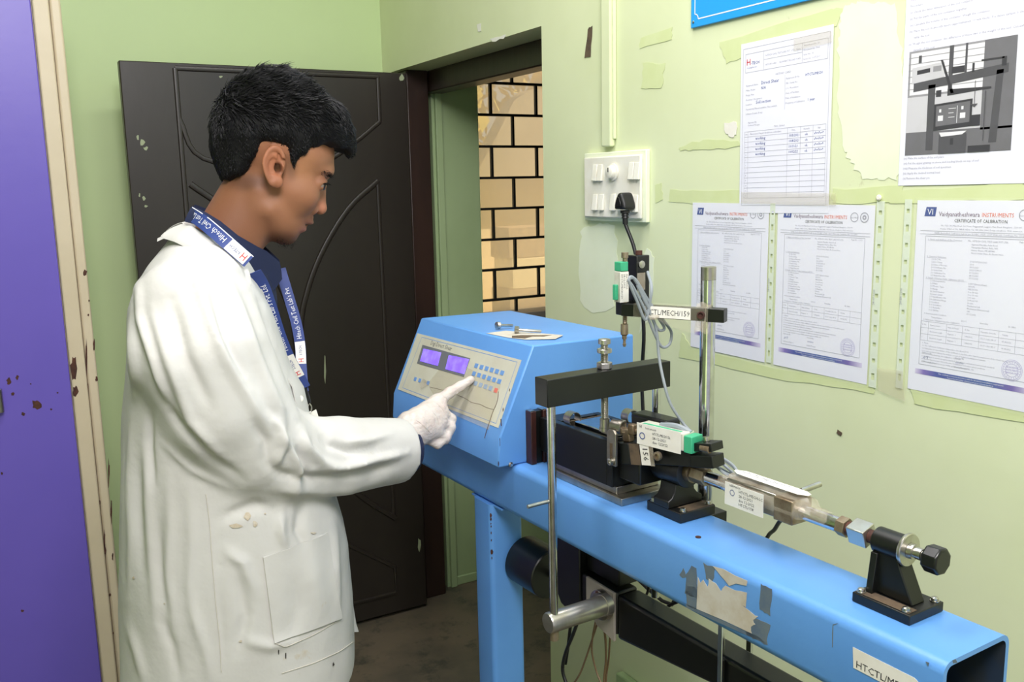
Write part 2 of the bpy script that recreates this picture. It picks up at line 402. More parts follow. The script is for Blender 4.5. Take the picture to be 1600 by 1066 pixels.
part(win, 'sill', B().box((wx0, WY-0.01, p_sill-0.02), (wx1, WY+0.1, p_sill+0.004)), 'plate', 0.002)
# things outside the window in daylight
M['outwall'] = pmat('sunlit sandy plaster', (250, 230, 192), 0.9, var=(240, 216, 174), vscale=2, vamt=0.7)
M['outroof'] = pmat('weathered grey sheet roof', (186, 168, 144), 0.8, var=(160, 144, 122), vscale=5, vamt=0.7)
M['leafs'] = pmat('sunlit yellow foliage', (222, 196, 96), 0.8, var=(196, 176, 70), vscale=14, vamt=0.9)
M['brickout'] = pmat('brown stacked brick', (196, 164, 128), 0.85, var=(150, 124, 98), vscale=30, vamt=0.8)
solo('courtyard_wall', B().box((0.9, 4.6, -0.2), (4.6, 4.8, 1.62)), 'outwall', 'sandy sunlit courtyard wall seen behind the frosted window', 'wall', bevel=0.01)
b = B().prism([(2.30, 4.42, 1.55), (3.6, 4.42, 1.55), (3.6, 4.42, 2.12), (2.66, 4.42, 2.02), (2.56, 4.42, 1.96), (2.44, 4.42, 1.76)], (0, 0.12, 0))
solo('shed_roof', b, 'outroof', 'grey sloping shed roof seen through the upper window panes', 'roof', base=(3.0, 4.45, 1.55))
t = thing('brick_stack', 'brown stack of boards seen through the lower window panes', 'stack', base=(2.6, 4.3, -0.2))
for i in range(9):
    part(t, 'board', B().box((2.38+0.02*(i % 2), 4.2, -0.2+i*0.165), (2.72, 4.4, -0.2+i*0.165+0.164)), 'brickout' if i % 2 == 0 else 'outwall', 0.004)
b = B()
for i in range(1500):
    c = np.array([rng.uniform(2.0, 3.9), rng.uniform(4.9, 5.4), rng.uniform(1.3, 2.75)])
    d = rng.normal(size=3); d /= np.linalg.norm(d); e = np.cross(d, rng.normal(size=3)); e /= np.linalg.norm(e); s_ = rng.uniform(0.05, 0.11)
    b.add([c-d*s_, c+e*s_*0.4, c+d*s_, c-e*s_*0.4], [(0, 1, 2, 3)], False)
o = solo('tree_foliage', b, 'leafs', 'yellow green foliage glowing behind the top window panes', 'tree'); o['kind'] = 'stuff'
solo('yard_ground', B().box((0.5, 3.2, -0.3), (5.5, 6.5, -0.2)), 'outwall', 'sandy yard ground outside the frosted window', 'ground')

# ---- black door leaf, open flat in front of the back wall
LY = 2.85
leaf = struct('door_1', B().box((0.367, LY, 0.012), (1.244, LY+0.035, 1.873)), 'door_dark', 0.003, label='dark brown moulded door leaf standing open')
def lf(px, py): return rm(px, py, 1, LY)
def mould(pts, sub=1, r=0.0075):
    P = [lf(*p) for p in pts]
    for q in P: q[1] = LY
    bb = B().tube(P, r, 8, sub); bb.v = [(v[0], LY-(LY-v[1])*0.8, v[2]) for v in bb.v]
    part(leaf, 'moulding', bb, 'door_dark')
M['door_dark2'] = M['door_dark']
xl, xr_, xc = lf(281, 200)[0], lf(592, 160)[0], None
xm = (xl+xr_)/2
zt = lf(400, 112)[2]
zu = lf(592, 190)[2]; zd = lf(555, 222)[2]
# upper panel: square top, sloping lower corners
def mould3(P, sub=1, r=0.0075):
    bb = B().tube([np.array((x, LY, z)) for x, z in P], r, 8, sub); bb.v = [(v[0], LY-(LY-v[1])*0.8, v[2]) for v in bb.v]
    part(leaf, 'moulding', bb, 'door_dark')
mould3([(xl, zt), (xr_, zt)]); mould3([(xr_, zt), (xr_, zu)]); mould3([(xl, zt), (xl, 0.10)])
e_ = lf(555, 222)
mould3([(xr_, zu), (e_[0], e_[2]), (e_[0]-0.10, e_[2]-0.06), (xm, e_[2]-0.09), (xl+0.06, e_[2]-0.05), (xl, zu)], 5)
# big arched middle panel
c1 = lf(590, 283); c2 = lf(545, 325); c3 = lf(505, 390); c4 = lf(480, 455); c5 = lf(470, 520)
c6 = lf(480, 640); c7 = lf(515, 720); c8 = lf(560, 772); c9 = lf(618, 810)
mould3([(c[0], c[2]) for c in (c1, c2, c3, c4, c5, c6, c7, c8, c9)], 5, 0.010)
mould3([(c1[0], c1[2]), (c1[0]+0.004, c9[2])])
mould3([(2*xm-c[0], c[2]) for c in (c1, c2, c3, c4, c5, c6, c7, c8, c9)], 5, 0.010)
# lower panel
d1 = lf(545, 852); d2 = lf(617, 886); d3 = lf(620, 948)
mould3([(d2[0], d2[2]), (d1[0], d1[2]), (xm, d1[2]+0.09), (2*xm-d1[0], d1[2]), (2*xm-d2[0], d2[2])], 5)
mould3([(d2[0], d2[2]), (d2[0], 0.085), (xl, 0.085)], 1)
# scuffs of green wall paint
for (px, py, w_, h_) in ((222, 222, 9, 12), (228, 232, 8, 6), (215, 215, 4, 10), (225, 310, 5, 9), (228, 322, 6, 4), (218, 305, 3, 6), (508, 580, 3, 50), (655, 852, 5, 22), (627, 122, 8, 12), (345, 120, 6, 4)):
    pts = []
    for k in range(9):
        an = 2*math.pi*k/9; rr = rng.uniform(0.5, 1.0)
        p = lf(px+math.cos(an)*w_*rr/2*1.2, py+math.sin(an)*h_*rr/2*1.2); p[1] = LY-0.0006; pts.append(p)
    part(leaf, 'paint_mark', B().prism(pts, (0, 0.001, 0)), 'door_scuff')
# ---- steel cupboard with a purple door at the left
CY = 2.62
cx0 = rm(104, 533, 1, CY)[0]; cx1 = rm(126, 500, 1, CY)[0]; cx2 = rm(147, 533, 1, CY)[0]
dr = thing('steel_cupboard', 'cream steel cupboard with rust-spotted purple door at the left edge of the picture', 'cupboard', base=((cx2-0.45), 2.84, 0))
part(dr, 'carcass', B().box((cx2-0.92, CY+0.012, 0.0), (cx2, 3.05, 2.02)), 'cream', 0.004)
part(dr, 'door', B().box((cx2-0.90+0.04, CY-0.006, 0.05), (cx0-0.0015, CY+0.0115, 1.98)), 'purple', 0.003, label='purple enamelled door with rust spots')
part(dr, 'frame_strip', B().box((cx0+0.001, CY-0.010, 0.0), (cx1, CY+0.0115, 2.02)), 'cream', 0.004)
part(dr, 'frame_strip', B().box((cx1+0.0015, CY-0.004, 0.0), (cx2, CY+0.0115, 2.02)), 'cream', 0.006)
lt = rm(-2, 625, 1, CY-0.006)
part(dr, 'latch', B().cyl((lt[0], CY-0.02, lt[2]-0.03), (lt[0], CY-0.02, lt[2]+0.03), 0.010, n=12).box((lt[0]-0.012, CY-0.02, lt[2]-0.012), (lt[0]+0.006, CY-0.0062, lt[2]+0.012)), 'steel', 0.001)
def blob(parent, yy, px, py, w_, h_, mat, name, n=13, seed=0):
    r2 = np.random.default_rng(seed+int(px*7+py)); pts = []
    for k in range(n):
        an = 2*math.pi*k/n; rr = r2.uniform(0.55, 1.05)
        pts.append(rm(px+math.cos(an)*w_*rr/2, py+math.sin(an)*h_*rr/2, 1, yy))
    part(parent, name, B().prism(pts, (0, 0.001, 0)), mat)
for (px, py, w_, h_) in ((57, 632, 18, 19), (36, 647, 8, 7), (3, 740, 4, 6), (35, 955, 6, 5), (122, 590, 4, 4), (80, 640, 4, 4), (14, 596, 9, 14), (27, 590, 6, 8), (20, 616, 7, 6), (48, 600, 3, 3), (90, 614, 3, 3)):
    blob(dr, CY-0.0064, px, py, w_, h_, 'rust', 'rust_spot')
for (px, py, w_, h_) in ((115, 576, 12, 44), (118, 612, 10, 20)):
    blob(dr, CY-0.0104, px, py, w_, h_, 'rust', 'paint_chip')
for (px, py, w_, h_) in ((133, 426, 8, 12), (138, 492, 4, 5), (139, 470, 3, 4), (164, 860, 4, 20), (156, 785, 3, 8), (152, 805, 3, 5), (166, 905, 4, 6), (135, 560, 3, 70), (137, 620, 3, 50), (147, 540, 4, 22), (151, 592, 5, 10), (170, 740, 3, 50), (174, 800, 3, 40), (163, 845, 3, 40), (176, 870, 3, 14), (172, 930, 4, 6), (176, 990, 4, 5)):
    blob(dr, CY-0.0044, px, py, w_, h_, 'rust', 'paint_chip')
# ---- repair patches and tape marks on the right wall
def rw(px, py, lift=0.0005): return rm(px, py, 0, XW-lift)
_pl = [0]
def patch(poly, mat, name='paint_patch', jag=3, lift=0.0006, n=5, parent=None):
    _pl[0] += 1; lift = 0.0006+0.00005*_pl[0]; pts = []
    for i in range(len(poly)):
        a, c = poly[i], poly[(i+1) % len(poly)]
        for k in range(n):
            t_ = k/n; pts.append((a[0]+(c[0]-a[0])*t_+rng.uniform(-jag, jag), a[1]+(c[1]-a[1])*t_+rng.uniform(-jag, jag)))
    part(parent or wall_right, name, B().prism([rw(x, y, lift) for x, y in pts], (0.0004, 0, 0)), mat)
patch([(908, 360), (935, 350), (960, 352), (966, 420), (958, 480), (930, 492), (905, 470), (903, 400)], 'paint_pale')
patch([(1010, 385), (1022, 410), (1015, 500), (1000, 520), (1002, 420)], 'paint_pale')
patch([(1316, 10), (1350, 2), (1398, 8), (1411, 100), (1413, 240), (1400, 280), (1345, 278), (1318, 235), (1308, 150), (1310, 60)], 'paint_pale', jag=3.2, n=9)
patch([(1123, 66), (1300, 14), (1318, 12), (1308, 40), (1160, 70), (1162, 90), (1135, 99)], 'paint_dark', 'tape_mark', 1.5)
patch([(1048, 296), (1083, 298), (1160, 297), (1160, 318), (1083, 318), (1045, 316)], 'paint_dark', 'tape_mark', 1.5)
patch([(1000, 60), (1050, 42), (1050, 62), (1000, 76)], 'paint_dark', 'tape_mark', 1.5)
patch([(1005, 98), (1038, 100), (1034, 138), (1003, 138)], 'paint_dark', 'tape_mark', 1.5)
patch([(1023, 290), (1033, 286), (1036, 312), (1024, 318)], 'paint_dark', 'tape_mark', 1)
patch([(1060, 230), (1098, 218), (1155, 222), (1155, 230), (1098, 233), (1062, 236)], 'paint_dark', 'tape_mark', 2)
patch([(1065, 520), (1080, 545), (1210, 575), (1365, 600), (1365, 615), (1200, 590), (1062, 558)], 'paint_dark', 'tape_mark', 1.5)
patch([(1390, 300), (1600, 285), (1600, 312), (1390, 318)], 'paint_dark', 'tape_mark', 2)
patch([(1420, 607), (1600, 636), (1600, 662), (1430, 632)], 'paint_dark', 'tape_mark', 2)
patch([(1300, 296), (1410, 290), (1412, 316), (1300, 318)], 'paint_dark', 'tape_mark', 2)
patch([(1131, 192), (1150, 190), (1151, 205), (1146, 216), (1134, 210)], 'paper_w', 'plaster_chip', 1.5, 0.002)
patch([(766, 60), (790, 54), (788, 60), (768, 66)], 'ceil', 'plaster_chip', 1.2, 0.001, 3)
patch([(745, 38), (752, 36), (752, 48), (747, 50)], 'ceil', 'plaster_chip', 1, 0.001, 3)
patch([(918, 45), (926, 40), (922, 88), (914, 90)], 'dust', 'stain', 1, 0.0007, 3)
patch([(1308, 672), (1316, 676), (1314, 682), (1306, 676)], 'dust', 'stain', 1, 0.0007, 2)
# green casing strip above the switchboard
t = thing('cable_casing', 'green painted cable casing strip running down to the switchboard', 'cable casing', base=(XW, 1.72, 1.581))
y0c, y1c = 1.738, 1.704
part(t, 'cover', B().box((XW-0.016, y1c, 1.584), (XW-0.001, y0c, ZC-0.002)), 'wall_r', 0.003)
part(t, 'side_lip', B().box((XW-0.010, y1c-0.006, 1.60), (XW-0.001, y1c-0.0005, ZC-0.002)), 'wall_r', 0.002)
# switchboard
sy0, sy1, sz0, sz1 = 1.578, 1.812, 1.416, 1.572
t = thing('switchboard', 'white modular switchboard with paint-smeared edges on the green wall', 'switchboard', base=(XW, (sy0+sy1)/2, sz0))
part(t, 'back_box', B().box((XW-0.012, sy0, sz0), (XW-0.0005, sy1, sz1)), 'paint_pale', 0.002)
part(t, 'plate', B().box((XW-0.020, sy0+0.009, sz0+0.008), (XW-0.0125, sy1-0.009, sz1-0.01)), 'switch', 0.003)
def sw(px, py): 
    q = rm(px, py, 0, XW-0.02); return q[1], q[2]
for (px, py) in ((931, 270), (939, 270), (988, 267), (997, 267), (931, 316), (941, 316), (959, 316), (970, 316), (985, 318), (994, 318)):
    y, z = sw(px, py)
    bb = B().add([(XW-0.0205, y-0.0085, z-0.0185), (XW-0.0205, y+0.0085, z-0.0185), (XW-0.0205, y+0.0085, z+0.0185), (XW-0.0205, y-0.0085, z+0.0185),
                  (XW-0.028, y-0.0085, z-0.0185), (XW-0.028, y+0.0085, z-0.0185), (XW-0.0225, y+0.0085, z+0.0185), (XW-0.0225, y-0.0085, z+0.0185)],
                 [(0, 3, 2, 1), (4, 5, 6, 7), (0, 1, 5, 4), (1, 2, 6, 5), (2, 3, 7, 6), (3, 0, 4, 7)])
    part(t, 'rocker_switch', bb, 'switch', 0.0012)
y, z = sw(959, 269)
kb = part(t, 'regulator_dial', B().lathe((XW-0.0205, y, z), (-1, 0, 0), [(0, 0.019), (0.004, 0.019), (0.005, 0.015), (0.014, 0.013), (0.015, 0.011)], 28), 'switch')
part(kb, 'pointer', B().box((XW-0.0365, y-0.0012, z), (XW-0.0352, y+0.0012, z+0.010)), 'ink')
y, z = sw(986, 318)
so_ = part(t, 'socket', B().lathe((XW-0.0205, y, z), (-1, 0, 0), [(0, 0.02), (0.003, 0.02), (0.0032, 0.018)], 26), 'switch')
# plug and its lead
y, z = sw(989, 318)
pg = thing('power_plug', 'black three-pin power plug pushed into the switchboard', 'plug', base=(XW-0.024, y, z-0.03))
tri = [(y+0.020, z-0.012), (y-0.020, z-0.012), (y-0.016, z+0.003), (y-0.006, z+0.024), (y+0.006, z+0.024), (y+0.016, z+0.003)]
part(pg, 'body', B().prism([(XW-0.0245, a, c) for a, c in tri], (-0.034, 0, 0)), 'cable_black', 0.006, seg=3)
tri2 = [(y+(a-y)*0.55, z+0.004+(c-z-0.004)*0.55) for a, c in tri]
part(pg, 'raised_triangle', B().prism([(XW-0.0586, a, c) for a, c in tri2], (-0.003, 0, 0)), 'knob', 0.001)
part(pg, 'strain_relief', B().lathe((XW-0.042, y, z-0.014), (0.05, 0.0, -1), [(0, 0.010), (0.006, 0.010), (0.007, 0.007), (0.011, 0.0085), (0.012, 0.0065), (0.017, 0.008), (0.018, 0.006), (0.030, 0.006)], 14), 'cable_black')
P = [(XW-0.0405, y, z-0.044)] + [tuple(rm(px, py, 0, xx)) for (px, py, xx) in ((992, 392, 1.215), (1000, 450, 1.20), (1006, 520, 1.20), (1003, 600, 1.21), (1010, 700, 1.21), (1028, 800, 1.21), (1050, 945, 1.22))] + [(1.20, 1.75, 0.62), (1.16, 1.8, 0.30)]
solo('power_lead', B().tube(P, 0.0042, 10), 'cable_black', 'black power lead hanging from the plug behind the test stand', 'cable')
# blue notice board at the top edge
bz = rm(1083, 40, 0, XW)
t = thing('notice_board', 'bright blue notice board with a white line border, cut by the top of the picture', 'sign', base=(XW, 1.0, 1.80))
part(t, 'board', B().box((XW-0.006, 0.35, bz[2]-0.006), (XW-0.001, bz[1], bz[2]+0.62)), 'signblue', 0.001)
zb, yb_ = bz[2]-0.006, bz[1]
ln = B(); xx = XW-0.0063; w_ = 0.0011
def seg(a, c):
    d = np.array((0, c[0]-a[0], c[1]-a[1])); L_ = np.linalg.norm(d); d /= L_; nrm = np.array((0, -d[2], d[1]))
    A = np.array((xx, a[0], a[1])); C = np.array((xx, c[0], c[1]))
    ln.add([A-nrm*w_, C-nrm*w_, C+nrm*w_, A+nrm*w_], [(0, 1, 2, 3)], False)
m_ = 0.012; ym, zm = yb_-m_, zb+m_+0.003
seg((ym-0.010, zm), (0.40, zm)); seg((ym, zm+0.010), (ym, zb+0.60))
arc = [(ym-0.010*math.cos(a_), zm+0.010*math.sin(a_)) for a_ in np.linspace(0, math.pi/2, 7)]
arc = [(ym-0.010+0.010*(1-math.cos(a_))-0.0, zm+0.010-0.010*math.sin(a_)) for a_ in np.linspace(0, math.pi/2, 7)]
arc = [(ym-0.010*math.sin(a_), zm+0.010*math.cos(a_)) for a_ in np.linspace(0, math.pi/2, 7)]
for a_, c_ in zip(arc[:-1], arc[1:]): seg(a_, c_)
part(t, 'border_line', ln, 'ink_white')
part(t, 'screw', B().lathe((XW-0.0062, yb_-0.008, zb+0.011), (-1, 0, 0), [(0, 0.0028), (0.001, 0.0026), (0.0018, 0.0014)], 12), 'zinc')
# bits low on the right wall, seen under the beam
q = rm(985, 1056, 0, XW)
solo('floor_duct', B().box((XW-0.022, 0.2, q[2]-0.40), (XW-0.001, q[1]+0.03, q[2])), 'wall_shade', 'green painted low ledge on the wall under the blue beam', 'ledge', bevel=0.003)
a_ = rm(985, 937, 0, XW-0.03); c_ = rm(1030, 920, 0, XW-0.03)
solo('wall_pipe', B().cyl((XW-0.03, a_[1]+0.02, a_[2]), (XW-0.03, a_[1]-0.10, a_[2]-0.004), 0.017, n=18), 'cream', 'cream plastic pipe stub on the wall behind the lever', 'pipe')
# ================================================================== the direct shear machine (frame MACH: u to the wall, v along the beam, z up)
U0, U1 = 0.838, 0.960
V0, V1 = 0.508, 1.86
fm = thing('machine_frame', 'sky blue steel frame: long hollow beam on square legs beside the green wall', 'machine frame', MACH, (0.90, 1.2, 0.0))
def rr_rect(u0, u1, z0, z1, r, n=5):
    P = []
    for (cx, cz, a0) in ((u1-r, z1-r, 0), (u0+r, z1-r, 90), (u0+r, z0+r, 180), (u1-r, z0+r, 270)):
        for k in range(n+1):
            a = math.radians(a0+90*k/n); P.append((cx+r*math.cos(a), cz+r*math.sin(a)))
    return P
b = B()
zb0, zb1 = 0.901, 0.901                      # underside at near and far end
oN = rr_rect(U0, U1, zb0, 1.0, 0.014); oF = rr_rect(U0, U1, zb1, 1.0, 0.014)
iN = rr_rect(U0+0.006, U1-0.006, zb0+0.006, 0.994, 0.009)
n = len(oN); vs = [(u, V0, z) for u, z in oN]+[(u, V1, z) for u, z in oF]+[(u, V0, z) for u, z in iN]
fs = []
for i in range(n):
    j = (i+1) % n
    fs += [(i, j, n+j, n+i)[::-1], (i, j, 2*n+j, 2*n+i)]
fs += [tuple(range(n, 2*n))]
b.add(vs, fs)
beam = part(fm, 'beam', b, 'blue', 0, ang=50)
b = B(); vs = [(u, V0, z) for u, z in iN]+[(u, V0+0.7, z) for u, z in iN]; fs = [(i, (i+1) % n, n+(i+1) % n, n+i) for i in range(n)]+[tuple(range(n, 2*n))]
b.add(vs, fs); part(beam, 'inner_face', b, 'darkblue', label='inside of the hollow beam, its shade put into the dark blue')
def leg(v0, v1, u0, u1, zt):
    P = rr_rect(u0, u1, v0, v1, 0.010)
    o = part(fm, 'leg', B().prism([(a, c, 0.008) for a, c in P], (0, 0, zt-0.008)), 'blue', ang=50)
    part(o, 'foot_plate', B().box((u0-0.03, v0-0.03, 0.0), (u1+0.03, v1+0.03, 0.009)), 'blue', 0.002)
    return o
lg = leg(1.430, 1.497, 0.834, 0.908, 0.9005)
leg(0.60, 0.667, 0.846, 0.920, 0.9005)
part(fm, 'top_plate', B().box((0.842, 1.40, 0.8965), (0.93, 1.515, 0.9008)), 'blue', 0.001)
def onleg(px, py): return mm(px, py, 0, 0.8338)
for (px, py, w_, h_) in ((763, 805, 4, 9), (765, 812, 4, 6), (768, 835, 2, 5), (763, 861, 5, 11), (770, 875, 2, 5), (763, 822, 2, 4), (770, 822, 2, 3), (766, 845, 2, 4)):
    q = mm(px, py, 1, 1.4298)
    if q[0] < 0.846: q = mm(px, py, 0, 0.8338); off = (-0.0008, 0, 0)
    blobp = []
    for k in range(8):
        an = 2*math.pi*k/8; r_ = rng.uniform(0.6, 1.0)*0.0006
        blobp.append((0.8373+0.0, 1.4327+0.0, 0))
    r2 = [(0.8405-0.0062+math.cos(t_)*0.0, 0, 0) for t_ in ()]
    z = q[2]; hh = h_*0.0006
    c_ = np.array((0.8369, 1.4329, z)); nrm = np.array((-0.707, -0.707, 0)); tng = np.array((0.707, -0.707, 0))
    pts = [c_+nrm*-0.0006+tng*(math.cos(2*math.pi*k/8)*w_*0.0006*rng.uniform(.6, 1))+np.array((0, 0, math.sin(2*math.pi*k/8)*hh*rng.uniform(.7, 1))) for k in range(8)]
    part(lg, 'rust_chip', B().prism(pts, nrm*0.0016), 'rust')
# stickers on the beam's front face
def bf(px, py, lift=0.0004): return mm(px, py, 0, U0-lift)
def sticker(name, poly, mat, lift=0.0004, jag=0, n=1, label=None, parent=None):
    pts = []
    for i in range(len(poly)):
        a, c = poly[i], poly[(i+1) % len(poly)]
        for k in range(n):
            t_ = k/n; pts.append((a[0]+(c[0]-a[0])*t_+rng.uniform(-jag, jag), a[1]+(c[1]-a[1])*t_+rng.uniform(-jag, jag)))
    return part(parent or fm, name, B().prism([bf(x, y, lift) for x, y in pts], (0.00035, 0, 0)), mat, label=label)
sticker('tape_residue', [(1080, 885), (1089, 889), (1089, 936), (1070, 928), (1072, 898)], 'tapegrey', jag=1.2, n=4)
sticker('tape_residue', [(1072, 914), (1089, 920), (1088, 955), (1072, 945)], 'tapegrey', jag=1, n=3)
sticker('tape_residue', [(1188, 912), (1206, 920), (1203, 962), (1187, 952)], 'tapegrey', jag=1.2, n=4)
sticker('tape_residue', [(1180, 966), (1203, 976), (1198, 1008), (1181, 1000), (1165, 990)], 'tapegrey', jag=1.5, n=4)
sticker('tape_residue', [(1072, 944), (1185, 995), (1198, 1007), (1160, 990), (1072, 950)], 'tapegrey', jag=0.6, n=3)
sticker('tape_residue', [(1062, 898), (1068, 888), (1072, 902), (1066, 904)], 'tapegrey', jag=0.6, n=2)
sticker('tape_residue', [(1100, 880), (1118, 888), (1113, 910), (1103, 905)], 'tapegrey', jag=1.5, n=3, lift=0.0003)
sticker('torn_label', [(1090, 902), (1095, 912), (1099, 906), (1105, 918), (1108, 905), (1118, 912), (1126, 924), (1133, 916), (1148, 922), (1167, 926), (1165, 950), (1160, 946), (1180, 962), (1184, 964), (1176, 970), (1180, 976), (1173, 980), (1174, 990), (1089, 951)], 'paper_old', 0.0007, jag=0.8, n=2)
sticker('torn_label', [(1114, 885), (1130, 890), (1168, 908), (1166, 916), (1150, 912), (1140, 916), (1126, 900)], 'paper_old', 0.0007, jag=0.8, n=2)
sticker('seam_scratch', [(1300, 990), (1301, 976), (1310, 974), (1302, 978), (1301, 1012), (1300, 1012)], 'tapegrey', 0.0002)
ls = part(fm, 'number_label', B().prism([(U0-0.0006, 0.6185, 0.9705), (U0-0.0006, 0.540, 0.9695), (U0-0.0006, 0.526, 0.962), (U0-0.0006, 0.523, 0.9445), (U0-0.0006, 0.6165, 0.9455)], (0.0003, 0, 0)), 'paper_w', label='white paper label with black lettering')
pA = bf(1341, 1049, 0.0009); pB = bf(1410, 1066, 0.0009)
dx = np.array((0, -1.0, 0.0)); 
zc = pA[2]
part(ls, 'lettering', B().text('HTCTL/MECH', (U0-0.0008, 0.6135, 0.9480), (0, -1, 0.0), (0, 0, 1), 0.0120, wmax=0.084), 'ink')
sticker('paint_chip', [(1488, 1032), (1493, 1030), (1496, 1036), (1489, 1037)], 'tapegrey', 0.0003)
sticker('paint_chip', [(1446, 1034), (1452, 1036), (1450, 1042)], 'tapegrey', 0.0003)
q = mm(1091, 840, 2, 1.0)
part(fm, 'plugged_hole', B().cyl((q[0], q[1], 0.9995), (q[0], q[1], 1.0012), 0.0042, n=14), 'rust')

# ------------------------------------------------------------------ control box
cb = thing('control_box', 'sky blue sloping-front control box with a violet display on the beam end', 'control box', MACH, (0.95, 1.57, 1.0))
PF = [(0.886, 1.216), (0.811, 1.056), (0.806, 1.0005), (1.119, 1.0005), (1.119, 1.212)]
VB0, VB1 = 1.350, 1.800
part(cb, 'body', B().prism([(u, VB0, z) for u, z in PF], (0, VB1-VB0, 0)), 'blue', 0.003)
pn = np.array((0.1600, 0, -0.075)); pn = -pn/np.linalg.norm(pn)          # outward normal of the sloping face
ps = np.array((-0.075, 0, -0.160)); ps /= np.linalg.norm(ps)             # down the slope
PO = np.array((0.886, 1.35, 1.216))
def pp(px, py, lift=0.0): 
    return onplane(MACH, px, py, PO+pn*lift, pn)
def pplate(parent, name, poly, mat, lift, th, bevel=0, label=None):
    return part(parent, name, B().prism([pp(x, y, lift) for x, y in poly], pn*th), mat, bevel, label=label)
fp = pplate(cb, 'faceplate', [(652.5, 521), (815, 563), (779, 669), (622, 608.5)], 'panel', 0.0002, 0.0008, label='grey faceplate with display and membrane keys')
bzp = pplate(fp, 'display_bezel', [(660.5, 539), (735, 560), (725, 589), (652, 568)], 'bezel', 0.0011, 0.0009, 0.0003)
pplate(fp, 'display', [(662, 545), (689.5, 551), (684, 572), (656.5, 564.5)], 'lcd', 0.0021, 0.0005, label='lit violet display')
pplate(fp, 'display', [(701.5, 555), (733, 561.5), (725.5, 585), (696, 577)], 'lcd', 0.0021, 0.0005, label='lit violet display')
def keyat(px, py, w_, h_, mat, lab=None):
    c = pp(px, py, 0.0011); y_ = np.array((0, 1.0, 0))
    part(fp, 'key', B().obox(c+pn*0.0003, y_, ps, pn, (w_/2, h_/2, 0.0004)), mat, label=lab)
for i in range(6):
    t_ = i/5
    keyat(744.4+40.3*t_, 571.6+11.2*t_, 0.0115, 0.0085, 'key'); keyat(740.7+39.5*t_, 584+12.2*t_, 0.0115, 0.0085, 'key')
for i in range(4):
    t_ = i/3; keyat(743.4+23.3*t_, 599.3+7.6*t_, 0.0115, 0.0085, 'key_grey')
keyat(775, 610.2, 0.011, 0.0085, 'key_red', 'red membrane key')
for (px, py) in ((649, 592.5), (656, 594.6), (669, 598.7)): keyat(px, py, 0.010, 0.008, 'key')
# printed border line and title
bd = B()
BP = [(659, 527), (808, 566), (775, 662), (629, 606)]
BP3 = [pp(x, y, 0.0011) for x, y in BP]
for i in range(4):
    a, c = BP3[i], BP3[(i+1) % 4]; d = (c-a)/np.linalg.norm(c-a); w_ = np.cross(d, pn)*0.0006
    bd.add([a-w_, c-w_, c+w_, a+w_], [(0, 1, 2, 3)], False)
part(fp, 'border_line', bd, 'panel_blue')
a = pp(672, 538.5, 0.0012); c = pp(722, 553, 0.0012)
part(fp, 'title_lettering', B().text('Digi Direct Shear', a, (0, -1, 0.0), -ps, 0.0135, wmax=abs(c[1]-a[1])), 'print_dark')
def crease(pts, mat='rust', r=0.0006):
    part(fp, 'tape_crease', B().tube([pp(x, y, 0.0012) for x, y in pts], r, 6, 4), mat)
crease([(778.7, 612), (778, 622), (775, 633), (770, 644), (765, 659), (760, 674), (757, 685)])
crease([(672, 605), (700, 612), (724.6, 621.6), (737, 629), (750, 632), (760, 637), (771, 640)], r=0.0004)
pplate(fp, 'film', [(700, 560), (783, 600), (764, 672), (690, 640), (668, 600)], 'tape', 0.00125, 0.0003)
part(fp, 'peeling_flap', B().add([pp(655, 598, 0.0013), pp(662, 592, 0.006), pp(672, 599, 0.0013), pp(658, 607, 0.007)], [(0, 1, 2), (0, 2, 3)]), 'tape_brown')
part(cb, 'screw', B().lathe(mm(798, 726, 1, 1.3497), (0, -1, 0), [(0, 0.0048), (0.0012, 0.0046), (0.0025, 0.0028)], 14), 'zinc')
tl = part(cb, 'top_label', B().prism([mm(x, y, 2, 1.2165) for x, y in ((760, 521), (790, 517), (855, 522), (880, 524), (868, 530), (822, 531), (795, 528))], (0, 0, 0.0004)), 'paper_old', label='torn yellowed label with brown marks')
part(tl, 'dirt_mark', B().prism([mm(x, y, 2, 1.2170) for x, y in ((800, 525), (815, 524), (862, 524), (850, 526), (832, 526), (820, 529), (800, 528))], (0, 0, 0.0002)), 'dust')
# bare metal chips along the box edges
for (px, py, w_, h_) in ((783, 660, 3, 14), (786, 640, 2, 8), (781, 690, 2, 20), (796, 610, 2, 6), (779, 725, 2, 10)):
    pts = []
    for k in range(8):
        q = mm(px+math.cos(k*0.785)*w_*rng.uniform(.1, .5), py+math.sin(k*0.785)*h_*rng.uniform(.2, .6), 1, 1.3498); pts.append(q)
    part(cb, 'paint_chip', B().prism(pts, (0, -0.0004, 0)), 'rust')
def pin(name, p_head, p_end, lab):
    a = mm(*p_head, 2, 1.2235); c = mm(*p_end, 2, 1.2235); a[2] = 1.2246; c[2] = 1.2205; d = (c-a)/np.linalg.norm(c-a); L_ = np.linalg.norm(c-a)
    t = thing(name, lab, 'pin', MACH, a, 'knurled pins on the box top')
    part(t, 'head', B().lathe(a, d, [(0, 0.0062), (0.0006, 0.0072)]+[(0.001+0.0008*k, 0.0072 if k % 2 else 0.0068) for k in range(9)]+[(0.009, 0.006)], 20), 'zinc')
    part(t, 'shank', B().lathe(a, d, [(0.009, 0.0028), (L_-0.001, 0.0028), (L_, 0.0022)], 12), 'zinc')
pin('locking_pin', (775.5, 509.5), (801, 506.5), 'knurled steel pin lying on the box top, farther from its torn label')
pin('locking_pin', (804, 516), (846, 515.5), 'longer knurled steel pin lying across the torn label on the box top')

